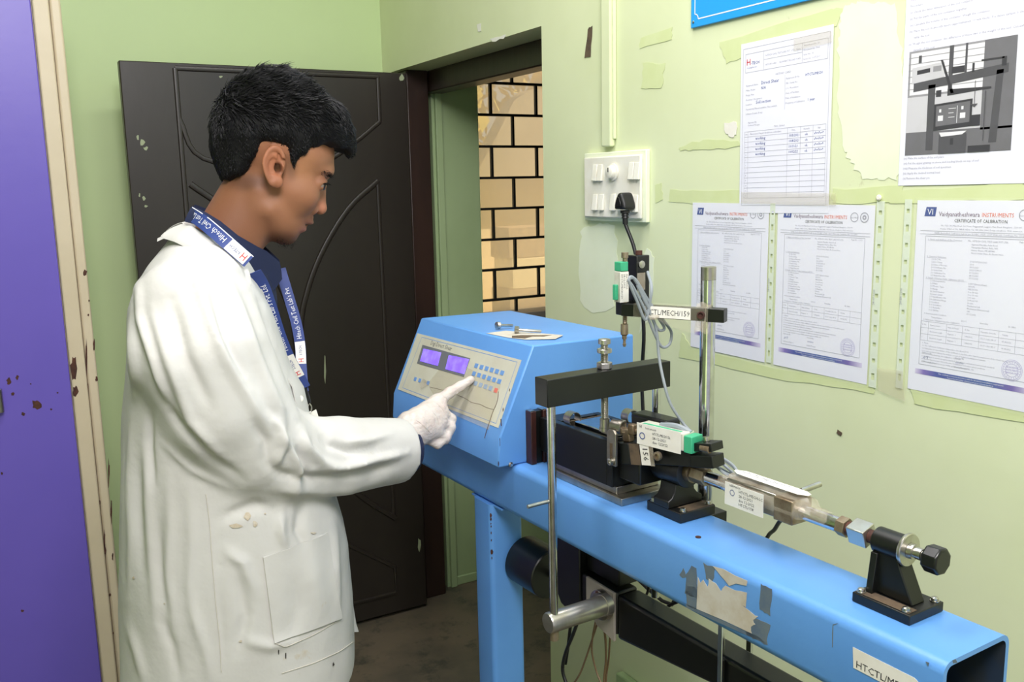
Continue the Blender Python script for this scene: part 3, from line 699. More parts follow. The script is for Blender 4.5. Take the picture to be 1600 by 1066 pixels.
# ------------------------------------------------------------------ shear carriage with its slide plates
sc_ = thing('shear_carriage', 'black open-topped shear box carriage on steel slide plates', 'shear carriage', MACH, (0.91, 1.16, 1.0))
CU0, CU1, CV0, CV1 = 0.860, 0.965, 1.090, 1.262
ZB, ZT = 1.0255, 1.099
part(sc_, 'slide_plate', B().box((0.862, 1.068, 1.0005), (0.958, 1.27, 1.0125)), 'steel', 0.0008)
part(sc_, 'slide_plate', B().box((0.868, 1.088, 1.0128), (0.955, 1.26, 1.025)), 'steel', 0.0008)
part(sc_, 'front_wall', B().box((CU0, CV0+0.013, ZB), (CU0+0.013, CV1, ZT)), 'blackplain', 0.0012)
part(sc_, 'rear_wall', B().box((CU1-0.013, CV0+0.013, ZB), (CU1, CV1, ZT)), 'blackplain', 0.0012)
# near end wall with a nose that reaches to the pedestal
prof = [(CU0, ZB), (CU1, ZB), (CU1, ZT-0.004), (CU0, ZT)]
part(sc_, 'end_wall', B().prism([(u, CV0, z) for u, z in prof], (0, 0.013, 0)), 'blackplain', 0.0012)
part(sc_, 'nose_block', B().prism([(0.872, CV0-0.001, 1.040), (0.958, CV0-0.001, 1.040), (0.958, CV0-0.001, 1.088), (0.872, CV0-0.001, 1.088)], (0, -0.052, 0)), 'blackplain', 0.003)
part(sc_, 'end_wall', B().box((CU0+0.014, CV1-0.013, ZB), (CU1-0.014, CV1, ZT)), 'blackplain', 0.001)
part(sc_, 'drive_block', B().box((CU0+0.024, CV1+0.0005, ZB), (CU1-0.02, 1.329, ZT-0.012)), 'blackplain', 0.001)
part(sc_, 'floor_plate', B().box((CU0+0.014, CV0+0.014, ZB+0.0005), (CU1-0.014, CV1-0.014, ZB+0.008)), 'dust')
ib = part(sc_, 'water_jacket', B().box((CU0+0.018, CV0+0.02, ZB+0.0085), (CU1-0.018, CV0+0.14, ZT-0.006)), 'steel', 0.0015)
part(sc_, 'shear_box_top', B().box((CU0+0.024, CV0+0.028, ZT-0.0055), (CU1-0.024, CV0+0.132, ZT+0.004)), 'chrome', 0.0015)
part(sc_, 'brown_rim', B().box((CU0+0.020, CV0+0.140, ZT-0.02), (CU1-0.014, CV0+0.144, ZT+0.002)), 'dust')
part(sc_, 'loading_pad', B().box((0.873, 1.100, ZT+0.0045), (0.905, 1.135, ZT+0.012)), 'steel', 0.001)
def clip(parent, u, v, name='spring_clip'):
    # curled strip of spring steel
    P = []
    for k in range(13):
        a = math.radians(-20+250*k/12); P.append((v+0.0, 1.110+0.0115*math.sin(a), u+0.0115*math.cos(a)))
    rows = [[(p[2], p[0]+w_, p[1]) for p in P] for w_ in (-0.009, 0.009)]
    o = part(parent, name, B().grid(rows), 'steel', label='curled bright spring clip')
    md = o.modifiers.new('thick', 'SOLIDIFY'); md.thickness = 0.0012
clip(sc_, 0.874, 1.215); clip(sc_, 0.962, 1.17)
# side clamp plate with slot and its rollers
for (uu, vv) in ((0.858, 1.083),):
    pl_ = part(sc_, 'slotted_plate', B().prism([(uu-0.001, vv+0.010, 1.066), (uu-0.001, vv-0.012, 1.066), (uu-0.001, vv-0.012, 1.118), (uu-0.001, vv-0.006, 1.124), (uu-0.001, vv+0.004, 1.124), (uu-0.001, vv+0.010, 1.118)], (-0.005, 0, 0)), 'steel', 0.001)
    part(pl_, 'slot', B().box((uu-0.0066, vv-0.0045, 1.078), (uu-0.006, vv+0.0015, 1.102)), 'dust')
    part(pl_, 'cap_screw', B().lathe((uu-0.0062, vv-0.003, 1.073), (-1, 0, 0), [(0, 0.0058), (0.005, 0.0058), (0.0055, 0.005), (0.0055, 0.003), (0.003, 0.003)], 16), 'zinc')
part(sc_, 'contact_roller', B().lathe((0.866, 1.083, 1.127), (0.35, -1, -0.08), [(-0.010, 0.0095), (0.004, 0.0098), (0.0045, 0.0118), (0.010, 0.0118), (0.011, 0.0105), (0.011, 0.0085), (0.0095, 0.008)], 24), 'steel')
# laminate guide rails between carriage and control box
gr = thing('guide_rail', 'brown and black laminated guide rail upright against the control box', 'guide rail', MACH, (0.885, 1.338, 1.0))
part(gr, 'laminate_strip', B().box((0.866, 1.330, 1.0005), (0.877, 1.349, 1.099)), 'bakelite', 0.001)
part(gr, 'core_strip', B().box((0.8775, 1.334, 1.0005), (0.892, 1.349, 1.0985)), 'blackplain', 0.001, label='black core strip')
part(gr, 'laminate_strip', B().box((0.8925, 1.330, 1.0005), (0.900, 1.349, 1.099)), 'bakelite', 0.001)
for u_ in (0.8715, 0.896): part(gr, 'top_cap', B().box((u_-0.005, 1.332, 1.0992), (u_+0.0045, 1.348, 1.1005)), 'zinc')

# ------------------------------------------------------------------ loading yoke
yk = thing('loading_yoke', 'black crossbar on two chrome rods with a threaded screw through its middle', 'loading yoke', MACH, (0.867, 1.118, 0.76))
part(yk, 'crossbar', B().box((0.746, 1.100, 1.170), (0.990, 1.134, 1.213)), 'blackplain', 0.0012)
YV = 1.117; UR0, UR1 = 0.764, 0.975
for (u_, zb_) in ((UR0, 0.800), (UR1, 0.80)):
    part(yk, 'rod', B().cyl((u_, YV, zb_), (u_, YV, 1.1695), 0.0068, n=22), 'chrome')
part(yk, 'end_nut', B().cyl((UR0, YV, 0.784), (UR0, YV, 0.7995), 0.0072, n=16), 'dirtymetal')
part(yk, 'side_pin', B().tube([(UR0-0.0072, YV, 1.0165), (UR0-0.022, YV, 1.0165), (UR0-0.046, YV, 1.0160)], 0.0030, 12, 3), 'zinc')
us = 0.867
part(yk, 'screw', B().thread((us, YV, 1.118), (us, YV, 1.260), 0.0062), 'zinc')
part(yk, 'hex_nut', B().lathe((us, YV, 1.2132), (0, 0, 1), [(0, 0.0115), (0.001, 0.0125), (0.0095, 0.0125), (0.0105, 0.0112)], 6), 'zinc', 0.0004, ang=20)
def knurl(z0, z1, r): return B().lathe((us, YV, z0), (0, 0, 1), [(0, r-0.001), (0.0008, r), (z1-z0-0.0008, r), (z1-z0, r-0.001)], 44, ph=0.1)
part(yk, 'knurled_nut', knurl(1.2385, 1.245, 0.0118), 'zinc', ang=15)
part(yk, 'knurled_head', knurl(1.2525, 1.2605, 0.0098), 'zinc', ang=15)
part(yk, 'screw_foot', B().cyl((us, YV, 1.1120), (us, YV, 1.1178), 0.009, n=18), 'steel')
part(yk, 'screw_collar', B().lathe((us, YV, 1.118), (0, 0, 1), [(0, 0.008), (0.014, 0.008), (0.015, 0.0065)], 18), 'steel')

# ------------------------------------------------------------------ lever arm under the beam
lv = thing('loading_lever', 'tapered black lever arm with a round aluminium boss below the blue beam', 'lever', MACH, (0.9, 1.13, 0.74))
def lvz(px, py, u=0.888): q = mm(px, py, 0, u); return q[1], q[2]
t0 = lvz(964, 931); b0 = lvz(962, 997); t1 = lvz(1138, 1034); b1 = lvz(1105, 1066)
# straight lines through the traced points give the arm's taper
kt = (t1[1]-t0[1])/(t1[0]-t0[0]); kb = (b1[1]-b0[1])/(b1[0]-b0[0])
va, vb = 1.113, 0.70
zt = lambda v: 0.828; zb = lambda v: 0.749+0.111*max(0, 1.116-v) if v > 0.7 else 0.795
poly = [(0.888, va, zb(va)), (0.888, vb, zb(vb)), (0.888, vb, zt(vb)), (0.888, va, zt(va))]
part(lv, 'arm', B().prism(poly, (0.045, 0, 0)), 'blackplain', 0.006, seg=3)
part(lv, 'arm_end', B().box((0.888, 0.45, 0.7953), (0.933, 0.6995, 0.828)), 'blackplain', 0.004)
# pivot plate
pz = [mm(x, y, 1, 1.1285) for x, y in ((924, 903), (945, 907), (962, 927), (962, 997), (945, 985), (930, 975))]
part(lv, 'pivot_plate', B().prism([(0.8815, 1.190, 0.834), (0.8815, 1.1135, 0.832), (0.8815, 1.1135, 0.746), (0.8815, 1.160, 0.756), (0.8815, 1.190, 0.785)], (0.0055, 0, 0)), 'plate', 0.001)
PZ = 0.8140
part(lv, 'neck_block', B().box((0.888, 1.1135, 0.755), (0.933, 1.212, 0.831)), 'blackplain', 0.004)
part(lv, 'boss_flange', B().lathe((0.8808, YV+0.022, PZ-0.010), (-1, 0, 0), [(0, 0.0255), (0.010, 0.0255), (0.011, 0.024)], 36), 'steel')
part(lv, 'boss', B().lathe((0.8695, YV+0.012, PZ-0.004), (-1, -0.0, 0), [(0, 0.020), (0.006, 0.0205)], 36), 'steel')
bs = part(lv, 'pivot_boss', B().lathe((0.8740, YV+0.002, PZ), (-1, 0, 0), [(0, 0.0180), (0.012, 0.0180), (0.0125, 0.0168), (0.118, 0.0168), (0.121, 0.0155)], 40), 'alu')
for (dy, dz) in ((0.004, 0.0205), (-0.018, -0.006)):
    part(lv, 'hole', B().cyl((0.8699, YV+0.022+dy, PZ-0.010+dz), (0.8694, YV+0.022+dy, PZ-0.010+dz), 0.0045, n=12), 'rust')
# fulcrum bracket and counterweight
part(lv, 'fulcrum_block', B().prism([(0.885, 1.285, 0.9005), (0.885, 1.2135, 0.9005), (0.885, 1.213, 0.77), (0.885, 1.235, 0.742), (0.885, 1.272, 0.752), (0.885, 1.285, 0.77)], (0.05, 0, 0)), 'blackplain', 0.002)
part(lv, 'hanger_block', B().box((0.900, 1.122, 0.835), (0.940, 1.212, 0.9005)), 'blackplain', 0.002)
part(lv, 'counterweight', B().lathe((0.908, 1.427, 0.776), (0.06, -1, -0.03), [(0, 0.046), (0.001, 0.0475), (0.084, 0.0475), (0.086, 0.0455)], 44), 'blackplain', label='black cylindrical counterweight')
part(lv, 'counterweight_stud', B().thread((0.913, 1.340, 0.774), (0.914, 1.286, 0.772), 0.007), 'zinc')
# rods hanging on to the lever at the near end
hg = thing('weight_hanger', 'pair of slim bright rods passing down beside the lever arm', 'hanger', MACH, (0.88, 0.86, 0.4))
a = mm(1126, 1020, 0, 0.880); part(hg, 'rod', B().box((0.878, a[1]-0.0045, 0.40), (0.884, a[1]+0.0045, 0.9005)), 'chrome', 0.001)
c = mm(1171, 1020, 0, 0.950); part(hg, 'rod', B().box((0.947, c[1]-0.0045, 0.40), (0.953, c[1]+0.0045, 0.9005)), 'chrome', 0.001)
part(hg, 'tie_bar', B().box((0.878, min(a[1], c[1])-0.0045, 0.385), (0.953, max(a[1], c[1])+0.0045, 0.3995)), 'chrome', 0.001)
# loose cables below the pivot
def cab(pts, u, r, mat, lab, grp='loose cables under the beam', name='cable'):
    P = [tuple(mm(x, y, 0, uu)) for (x, y, uu) in [(p[0], p[1], p[2] if len(p) > 2 else u) for p in pts]]
    return solo(name, B().tube(P, r, 8), mat, lab, 'cable', MACH, group=grp)
cab([(905, 965, .93), (896, 990), (884, 1020), (879, 1045), (884, 1066), (895, 1090)], .93, 0.0034, 'cable_black', 'black cable looping down left of the brown flexes')
cab([(932, 965, .92), (926, 995), (925, 1020), (932, 1050), (942, 1080), (938, 1130)], .925, 0.0017, 'cable_brown', 'thin brown flex hanging under the pivot, its left loop')
cab([(935, 970, .93), (925, 1000), (915, 1030), (905, 1055), (890, 1075), (870, 1085)], .935, 0.0017, 'cable_brown', 'thin brown flex swinging out to the lower left')
cab([(943, 975, .93), (946, 1000), (947, 1030), (944, 1060), (940, 1110)], .94, 0.0022, 'cable_brown', 'thickest straight brown flex under the pivot plate')
cab([(955, 975, .94), (953, 1000), (951, 1030), (947, 1060), (944, 1110)], .948, 0.0018, 'cable_brown', 'straight brown flex hanging nearest the lever arm')
cab([(1015, 905, .99), (1012, 925), (1006, 935, 1.0)], .99, 0.0024, 'cable_black', 'short black cable crossing the cream pipe stub')
cab([(1060, 940, .99), (1047, 946), (1038, 955), (1030, 980, 1.0), (1020, 1020, 1.0)], .99, 0.0028, 'cable_black', 'short curved black cable behind the lever under the beam')

# ------------------------------------------------------------------ front pedestal
pd = thing('front_pedestal', 'black cast pedestal bolted to the beam behind the shear box', 'bracket', MACH, (0.92, 0.99, 1.0))
part(pd, 'base_plate', B().box((0.886, 0.960, 1.0005), (0.957, 1.036, 1.0155)), 'black', 0.0012)
part(pd, 'column', B().prism([(0.886+0.012, 0, 1.016), (0.948, 0, 1.016), (0.948, 0, 1.030), (0.940, 0, 1.036), (0.934, 0, 1.046), (0.934, 0, 1.056), (0.900, 0, 1.056), (0.900, 0, 1.046), (0.895, 0, 1.036), (0.884, 0, 1.030), (0.884, 0, 1.016)][:11], (0, 0.03, 0)), 'black') if False else None
prof = [(0.888, 1.016), (0.953, 1.016), (0.953, 1.027), (0.944, 1.031), (0.937, 1.039), (0.935, 1.052), (0.899, 1.052), (0.897, 1.039), (0.892, 1.031), (0.884, 1.027), (0.884, 1.016)]
part(pd, 'column', B().prism([(u, 0.985, z) for u, z in prof], (0, 0.034, 0)), 'black', 0.0015)
part(pd, 'head', B().lathe((0.915, 1.036, 1.0715), (0, -1, 0), [(0, 0.0235), (0.001, 0.0245), (0.062, 0.0245), (0.063, 0.023)], 32), 'black')
part(pd, 'dust_film', B().box((0.902, 0.9615, 1.0157), (0.956, 0.984, 1.0160)), 'dust')
for (u_, v_) in ((0.893, 1.028), (0.897, 0.967), (0.950, 0.968), (0.951, 1.028)):
    part(pd, 'bolt', B().lathe((u_, v_, 1.0157), (0, 0, 1), [(0, 0.0058), (0.0012, 0.0058), (0.0013, 0.0042), (0.0048, 0.0040), (0.0052, 0.0034)], 12), 'zinc')
# ------------------------------------------------------------------ measuring shaft
sh = thing('measuring_shaft', 'bright steel shaft with a square load cell between the two black pedestals', 'shaft', MACH, (0.915, 0.8, 1.074))
SU, SZ = 0.915, 1.0735
def shp(name, v0, v1, r, mat, n=24, bev=0, ang=38, ph=0.0, par=None): 
    return part(par or sh, name, B().cyl((SU, v0, SZ), (SU, v1, SZ), r, n=n, ph=ph), mat, bev, ang=ang)
shp('socket_collar', 0.9725, 0.962, 0.0155, 'dirtymetal')
shp('hex_nut', 0.9615, 0.935, 0.0140, 'dirtymetal', 6, 0.0005, 20, 0.2)
shp('rod', 0.9345, 0.8805, 0.0098, 'chrome')
shp('threaded_stub', 0.9725, 0.9728, 0.010, 'zinc')
lc = part(sh, 'load_cell', B().box((SU-0.017, 0.792, SZ-0.014), (SU+0.017, 0.880, SZ+0.0175)), 'steel', 0.0015, label='square steel load cell body')
lb = part(sh, 'load_cell_step', B().box((SU-0.021, 0.760, SZ-0.015), (SU+0.017, 0.7915, SZ+0.0175)), 'dirtymetal', 0.0015)
part(lc, 'calibration_sticker', B().box((SU-0.0242, 0.806, SZ-0.0175), (SU-0.0236, 0.876, SZ+0.0150)), 'paper_w', label='white sticker with handwriting')
tx = B()
tx.text('calibration', (SU-0.0244, 0.868, SZ+0.0105), (0, -1, 0), (0, 0, 1), 0.005)
for k, s_ in enumerate(('HTCTL-MECH-LC', '28-12-2021', 'due 12-2022', 'HTCTL/158')):
    tx.text(s_, (SU-0.0244, 0.850, SZ+0.005-0.006*k), (0, -1, 0), (0, 0, 1), 0.0056)
part(lc, 'handwriting', tx, 'ink')
st = B()
for r_ in (0.0045, 0.0038):
    for k in range(16):
        a0, a1 = k/16*2*math.pi, (k+1)/16*2*math.pi
        c_ = np.array((SU-0.0244, 0.862, SZ+0.002)); f = lambda a, r: c_+np.array((0, math.cos(a)*r, math.sin(a)*r))
        st.add([f(a0, r_), f(a1, r_), f(a1, r_-0.0004), f(a0, r_-0.0004)], [(0, 1, 2, 3)], False)
part(lc, 'seal_print', st, 'ink_blue')
tp = [( -0.02, .885, .006), (-.018, .88, .016), (-.012, .875, .0235), (.0, .87, .025), (.012, .87, .022)]
bb = B()
rows = []
for v_ in np.linspace(0.715, 0.905, 16):
    row = []
    for k in range(9):
        a = math.radians(200-160*k/8); w_ = 0.0215 if 0.75 < v_ < 0.89 else 0.0125
        h_ = (0.0235 if 0.75 < v_ < 0.89 else 0.0125)+0.0016*math.sin(v_*190+k)
        row.append((SU+w_*math.cos(a), v_+0.002*math.sin(k*2.1), SZ+h_*max(math.sin(a), -0.2)))
    rows.append(row)
bb.grid(rows)
part(sh, 'wrapped_tape', bb, 'tape_brown')
rows = []
for v_ in np.linspace(0.748, 0.878, 12):
    w_ = 0.010*math.sin(min(1, (v_-0.744)/0.02)*math.pi/2)*math.sin(min(1, (0.882-v_)/0.02)*math.pi/2)
    rows.append([(SU-0.002-w_, v_, SZ+0.0262), (SU-0.002, v_, SZ+0.0272), (SU-0.002+w_, v_, SZ+0.0262)])
nl = part(sh, 'number_slip', B().grid(rows), 'paper_w', label='white oval paper slip with faint lettering')
part(nl, 'lettering', B().text('HTCTL/MECH/157', (SU-0.005, 0.866, SZ+0.0274), (0, -1, 0), (1, 0, 0), 0.0105), 'ink_grey')
shp('rod', 0.7595, 0.703, 0.0098, 'chrome')
shp('hex_nut', 0.7025, 0.690, 0.0125, 'dirtymetal', 6, 0.0004, 20, 0.3)
shp('stub', 0.6895, 0.684, 0.009, 'rust')
part(sh, 'square_nut', B().obox((SU, 0.671, SZ), (0.94, 0, 0.34), (0, 1, 0), (-0.34, 0, 0.94), (0.0115, 0.0125, 0.0115)), 'alu', 0.001)
shp('stub', 0.658, 0.6475, 0.0085, 'rust')
part(sh, 'clamp_screw', B().cyl((SU+0.02, 0.78, SZ+0.019), (SU+0.05, 0.775, SZ+0.024), 0.004, n=12), 'zinc')
solo('sensor_lead', B().tube([(SU+0.006, 0.775, SZ-0.0155), tuple(mm(1222, 812, 0, .95)), tuple(mm(1210, 828, 0, .985)), tuple(mm(1199, 840, 0, 1.02)), tuple(mm(1185, 880, 0, 1.03)), (1.05, 0.80, 0.75)], 0.0030, 8), 'cable_black', 'black sensor lead dropping behind the beam from the load cell', 'cable', MACH)
# ------------------------------------------------------------------ rear pedestal with adjusting knob
rp = thing('rear_pedestal', 'black end pedestal with a faceted adjusting knob near the open beam end', 'bracket', MACH, (0.912, 0.61, 1.0))
part(rp, 'base_plate', B().box((0.881, 0.578, 1.0005), (0.945, 0.655, 1.0125)), 'black', 0.0012)
part(rp, 'web', B().prism([(0.903, 0.646, 1.0127), (0.903, 0.590, 1.0127), (0.903, 0.615, 1.066), (0.903, 0.646, 1.066)], (0.024, 0, 0)), 'blackplain', 0.0015)
part(rp, 'web_flange', B().prism([(0.893, 0.646, 1.0127), (0.937, 0.646, 1.0127), (0.930, 0.646, 1.062), (0.900, 0.646, 1.062)], (0, -0.009, 0)), 'blackplain', 0.001)
part(rp, 'barrel', B().lathe((SU, 0.6475, SZ), (0, -1, 0), [(0, 0.0150), (0.001, 0.0160), (0.0365, 0.0160), (0.0375, 0.0150)], 30), 'blackplain')
part(rp, 'dust_film', B().box((0.884, 0.582, 1.0127), (0.900, 0.650, 1.0130)), 'dust')
part(rp, 'thrust_washer', B().lathe((SU, 0.6095, SZ), (0, -1, 0), [(0, 0.0195), (0.0015, 0.0200), (0.0035, 0.0200), (0.0045, 0.0190), (0.0050, 0.008)], 34), 'zinc')
part(rp, 'spindle', B().lathe((SU, 0.6043, SZ), (0, -1, 0), [(0, 0.0095), (0.006, 0.0090), (0.0065, 0.0065), (0.0085, 0.0065), (0.009, 0.0072), (0.016, 0.0072), (0.0165, 0.006), (0.021, 0.006)], 20), 'zinc')
part(rp, 'knob', B().lathe((SU, 0.583, SZ), (0, -1, 0), [(0, 0.0140), (0.002, 0.0165), (0.018, 0.0165), (0.020, 0.0145)], 8, ph=0.3), 'knob', 0.0012, label='eight-sided black knob', ang=20)
for (u_, v_) in ((0.8885, 0.648), (0.8885, 0.588), (0.938, 0.585), (0.938, 0.648)):
    part(rp, 'bolt', B().lathe((u_, v_, 1.0127), (0, 0, 1), [(0, 0.0056), (0.0012, 0.0056), (0.0013, 0.0045), (0.004, 0.0042), (0.0052, 0.0025)], 12), 'zinc')

# ------------------------------------------------------------------ side gauge no. 156 on its black arm
ga = thing('side_gauge_arm', 'black clamp arm tilted behind the shear box, with a notched end', 'clamp arm', MACH, (0.9, 1.0, 1.09))
A0 = np.array((0.880, 1.085, 1.084)); A1 = np.array((0.905, 0.920, 1.112)); ad = (A1-A0)/np.linalg.norm(A1-A0)
au = np.cross(ad, (0, 0, 1)); au /= np.linalg.norm(au); az = np.cross(au, ad)
def ap(t, s, h): return A0+ad*t+au*s+az*h
L_ = np.linalg.norm(A1-A0)
def abox(name, t0, t1, s0, s1, h0, h1, mat, par=None, bev=0.001, label=None):
    c = ap((t0+t1)/2, (s0+s1)/2, (h0+h1)/2)
    return part(par or ga, name, B().obox(c, ad, au, az, ((t1-t0)/2, abs(s1-s0)/2, (h1-h0)/2)), mat, bev, label=label)
abox('arm', 0.0, L_-0.028, -0.018, 0.010, -0.016, 0.016, 'black')
abox('fork_lower', L_-0.0275, L_+0.012, -0.016, 0.012, -0.016, 0.002, 'blackplain')
abox('fork_upper', L_-0.0275, L_+0.013, -0.016, 0.012, 0.008, 0.020, 'blackplain')
part(ga, 'fork_screw', B().cyl(ap(L_-0.006, -0.003, 0.0205), ap(L_-0.006, -0.003, 0.027), 0.005, n=14), 'zinc')
part(ga, 'side_screw', B().lathe(ap(0.088, -0.0183 if au[0] > 0 else 0.0183, 0.0), -au if au[0] > 0 else au, [(0, 0.0068), (0.005, 0.0068), (0.0055, 0.0060), (0.0055, 0.0035), (0.002, 0.0035)], 16), 'dirtymetal')
sgn = -1 if au[0] > 0 else 1
def sb(name, t0, t1, h0, h1, depth, mat, label=None, par=None):
    s_in = sgn*(0.018 if sgn < 0 else 0.018); s_out = s_in+sgn*depth
    return abox(name, t0, t1, min(s_in, s_out)+(-0.0002 if sgn < 0 else 0.0002), max(s_in, s_out)+(-0.0002 if sgn < 0 else 0.0002), h0, h1, mat, par, 0.0, label)
lb = sb('number_label', 0.052, 0.070, -0.016, 0.016, 0.0004, 'paper_w', 'small white label reading 156')
o_ = ap(0.0575, sgn*0.0189, 0.0125)
part(lb, 'lettering', B().text('156', o_, -az, ad, 0.0145), 'ink')
sb('tape', 0.030, 0.050, -0.0165, 0.0165, 0.0006, 'dust'); sb('tape', 0.0705, 0.078, -0.0165, 0.0165, 0.0008, 'tape_brown')
part(ga, 'tape_band', B().box((0,0,0),(0,0,0)) if False else B().obox(ap(0.020, 0, 0), ad, au, az, (0.010, 0.020, 0.0165)), 'blackplain', 0.001)
part(ga, 'thrust_block', B().obox((0.945, 1.085, 1.115), (0.1, -1, 0), (1, 0.1, 0), (0, 0, 1), (0.040, 0.017, 0.017)), 'blackplain', 0.005, seg=3)
part(ga, 'clamp_lug', B().obox(ap(0.018, sgn*0.005, 0.027), ad, au, az, (0.008, 0.006, 0.0105)), 'dirtymetal', 0.002)

g1 = thing('side_displacement_gauge', 'white and green displacement gauge lying on the black arm, numbered 156', 'gauge', MACH, (0.9, 1.0, 1.12))
G0 = np.array((0.876, 1.078, 1.123)); G1 = np.array((0.898, 0.935, 1.124)); gd = (G1-G0)/np.linalg.norm(G1-G0)
gs = np.cross(gd, (0, 0, 1)); gs /= np.linalg.norm(gs); gz = np.cross(gs, gd); gout = -gs if gs[0] > 0 else gs
def gp(t, s, h): return G0+gd*t+gout*s+gz*h
part(g1, 'probe_tip', B().lathe(gp(-0.006, 0, 0), gd, [(0, 0.0015), (0.003, 0.004), (0.005, 0.0035), (0.006, 0.0022), (0.016, 0.0022), (0.0165, 0.0055), (0.026, 0.0062), (0.0265, 0.004), (0.040, 0.004)], 16), 'dirtymetal')
part(g1, 'stem_clamp', B().obox(gp(0.018, 0.001, 0.002), gd, gout, gz, (0.006, 0.006, 0.0085)), 'dirtymetal', 0.002)
part(g1, 'housing', B().obox(gp(0.082, 0, 0.004), gd, gout, gz, (0.044, 0.013, 0.0135)), 'gaugewhite', 0.002)
part(g1, 'top_strip', B().obox(gp(0.082, 0.008, 0.0178), gd, gout, gz, (0.036, 0.003, 0.0004)), 'green')
cs = part(g1, 'calibration_sticker', B().obox(gp(0.080, 0.0140, 0.0025), gd, gz, gout, (0.042, 0.0165, 0.0004)), 'paper_w', 0, label='white calibration sticker with handwriting')
tx = B(); to = gp(0.043, 0.0149, 0.012)
tx.text('VI', to, gd, gz, 0.0065)
tx.text('Instruments', to+gd*0.012, gd, gz, 0.0045)
for k, s_ in enumerate(('HTCTL/MECH/156', '28-12-2021', 'due 12/2022')):
    tx.text(s_, to+gd*0.026-gz*(0.0065*k+0.007), gd, gz, 0.0058, wmax=0.034)
part(cs, 'handwriting', tx, 'ink')
st = B()
for r_ in (0.0055,):
    for k in range(16):
        a0, a1 = k/16*2*math.pi, (k+1)/16*2*math.pi
        c_ = to+gd*0.006-gz*0.012; f = lambda a, r: c_+gd*math.cos(a)*r+gz*math.sin(a)*r
        st.add([f(a0, r_), f(a1, r_), f(a1, r_-0.0014), f(a0, r_-0.0014)], [(0, 1, 2, 3)], False)
part(cs, 'seal_print', st, 'ink_blue')
part(g1, 'sensor_top', B().tube([gp(0.07, -0.004, 0.016), gp(0.10, -0.004, 0.020), gp(0.125, -0.006, 0.014)], 0.005, 8), 'cable_grey')
part(g1, 'end_cap', B().obox(gp(0.1335, 0.0, 0.002), gd, gout, gz, (0.0072, 0.013, 0.0125)), 'green', 0.001)
part(g1, 'plunger', B().lathe(gp(0.1405, 0.004, 0.0), gd, [(0, 0.0028), (0.010, 0.0028), (0.0105, 0.0052), (0.026, 0.0062), (0.0265, 0.0055), (0.0265, 0.0035), (0.020, 0.0035)], 18), 'dirtymetal')
# coiled grey lead hanging behind the arm
def loopm(pts, r, mat, lab, cat='cable', name='coiled_lead', closed=False, sub=6):
    return solo(name, B().tube([tuple(mm(x, y, 0, u)) for x, y, u in pts], r, 8, sub, closed), mat, lab, cat, MACH)
loopm([(1100, 705, .92), (1125, 714, .93), (1146, 728, .935), (1152, 742, .93), (1138, 744, .925), (1118, 728, .92), (1104, 716, .93),
       (1122, 720, .945), (1142, 736, .945), (1150, 745, .94), (1130, 738, .935), (1112, 722, .935), (1106, 712, .94), (1126, 716, .95), (1148, 732, .95), (1154, 742, .95), (1140, 740, .95), (1120, 730, .955), (1108, 735, .96), (1110, 770, .965), (1106, 800, .966)], 0.0021, 'cable_grey', 'grey gauge lead coiled behind the notched arm')

# ------------------------------------------------------------------ stand for the vertical gauge
RU, RV = 0.972, 0.998
gs_ = thing('gauge_stand', 'tall chrome post on the beam carrying a black crossarm lettered MECH/159', 'stand', MACH, (RU, RV, 1.0))
po = part(gs_, 'post', B().lathe((RU, RV, 0.96), (0, 0, 1), [(0, 0.0115), (0.395, 0.0115)], 28), 'chrome')
P = []
for k in range(22):
    a = math.radians(140+ (260)*k/21) ; P.append((RU+0.0115*math.cos(a), RV+0.0115*math.sin(a), 1.3552))
part(gs_, 'flattened_tip', B().prism(P, (0, 0, 0.0195)), 'steel')
part(gs_, 'post_lug', B().box((RU-0.008, RV-0.022, 0.955), (RU+0.026, RV+0.03, 0.992)), 'blackplain', 0.001)
# crossarm from post to gauge
K0 = np.array((0.972-0.012, 0.998-0.002, 1.305)); K1 = np.array((0.897, 1.105, 1.307)); kd = (K1-K0)/np.linalg.norm(K1-K0)
K00 = K0-kd*0.034
ks = np.cross(kd, (0, 0, 1)); ks /= np.linalg.norm(ks); kout = ks if ks[0] < 0 else -ks
def kp(t, s, h): return K0+kd*t+kout*s+np.array((0, 0, 1.0))*h
Lk = np.linalg.norm(K1-K0)
ca_ = part(gs_, 'crossarm', B().obox(kp(Lk/2-0.003, 0.006, 0), kd, kout, (0, 0, 1), (Lk/2+0.003, 0.008, 0.0095)), 'blackplain', 0.0008)
part(gs_, 'clamp_jaw', B().obox(kp(-0.022, 0.004, 0), kd, kout, (0, 0, 1), (0.0135, 0.010, 0.010)), 'blackplain', 0.0008)
part(gs_, 'clamp_screw', B().lathe(kp(-0.002, 0.0145, 0), kout, [(0, 0.0058), (0.005, 0.0058), (0.0052, 0.004), (0.003, 0.0035)], 16), 'rust')
nb = part(ca_, 'number_label', B().obox(kp(0.050, 0.0166, 0.0005), kd, (0, 0, 1), kout, (0.036, 0.0086, 0.0003)), 'paper_w', label='white label reading TCTL/MECH/159')
a = kp(0.0845, 0.0171, -0.0035)
part(nb, 'lettering', B().text('TCTL/MECH/159', a, -kd, (0, 0, 1), 0.0115, wmax=0.069), 'ink')
rows = []
for t_ in np.linspace(-0.012, 0.105, 10):
    w_ = 0.001*math.sin(t_*300)
    rows.append([kp(t_, 0.0158, -0.011-max(0, 0.018-abs(t_-0.02)*0.35)+w_), kp(t_, 0.0162, 0.0), kp(t_, 0.0152, 0.0105+w_), kp(t_, -0.003, 0.0115+w_)])
part(ca_, 'loose_tape', B().grid(rows), 'tape')
rows = []
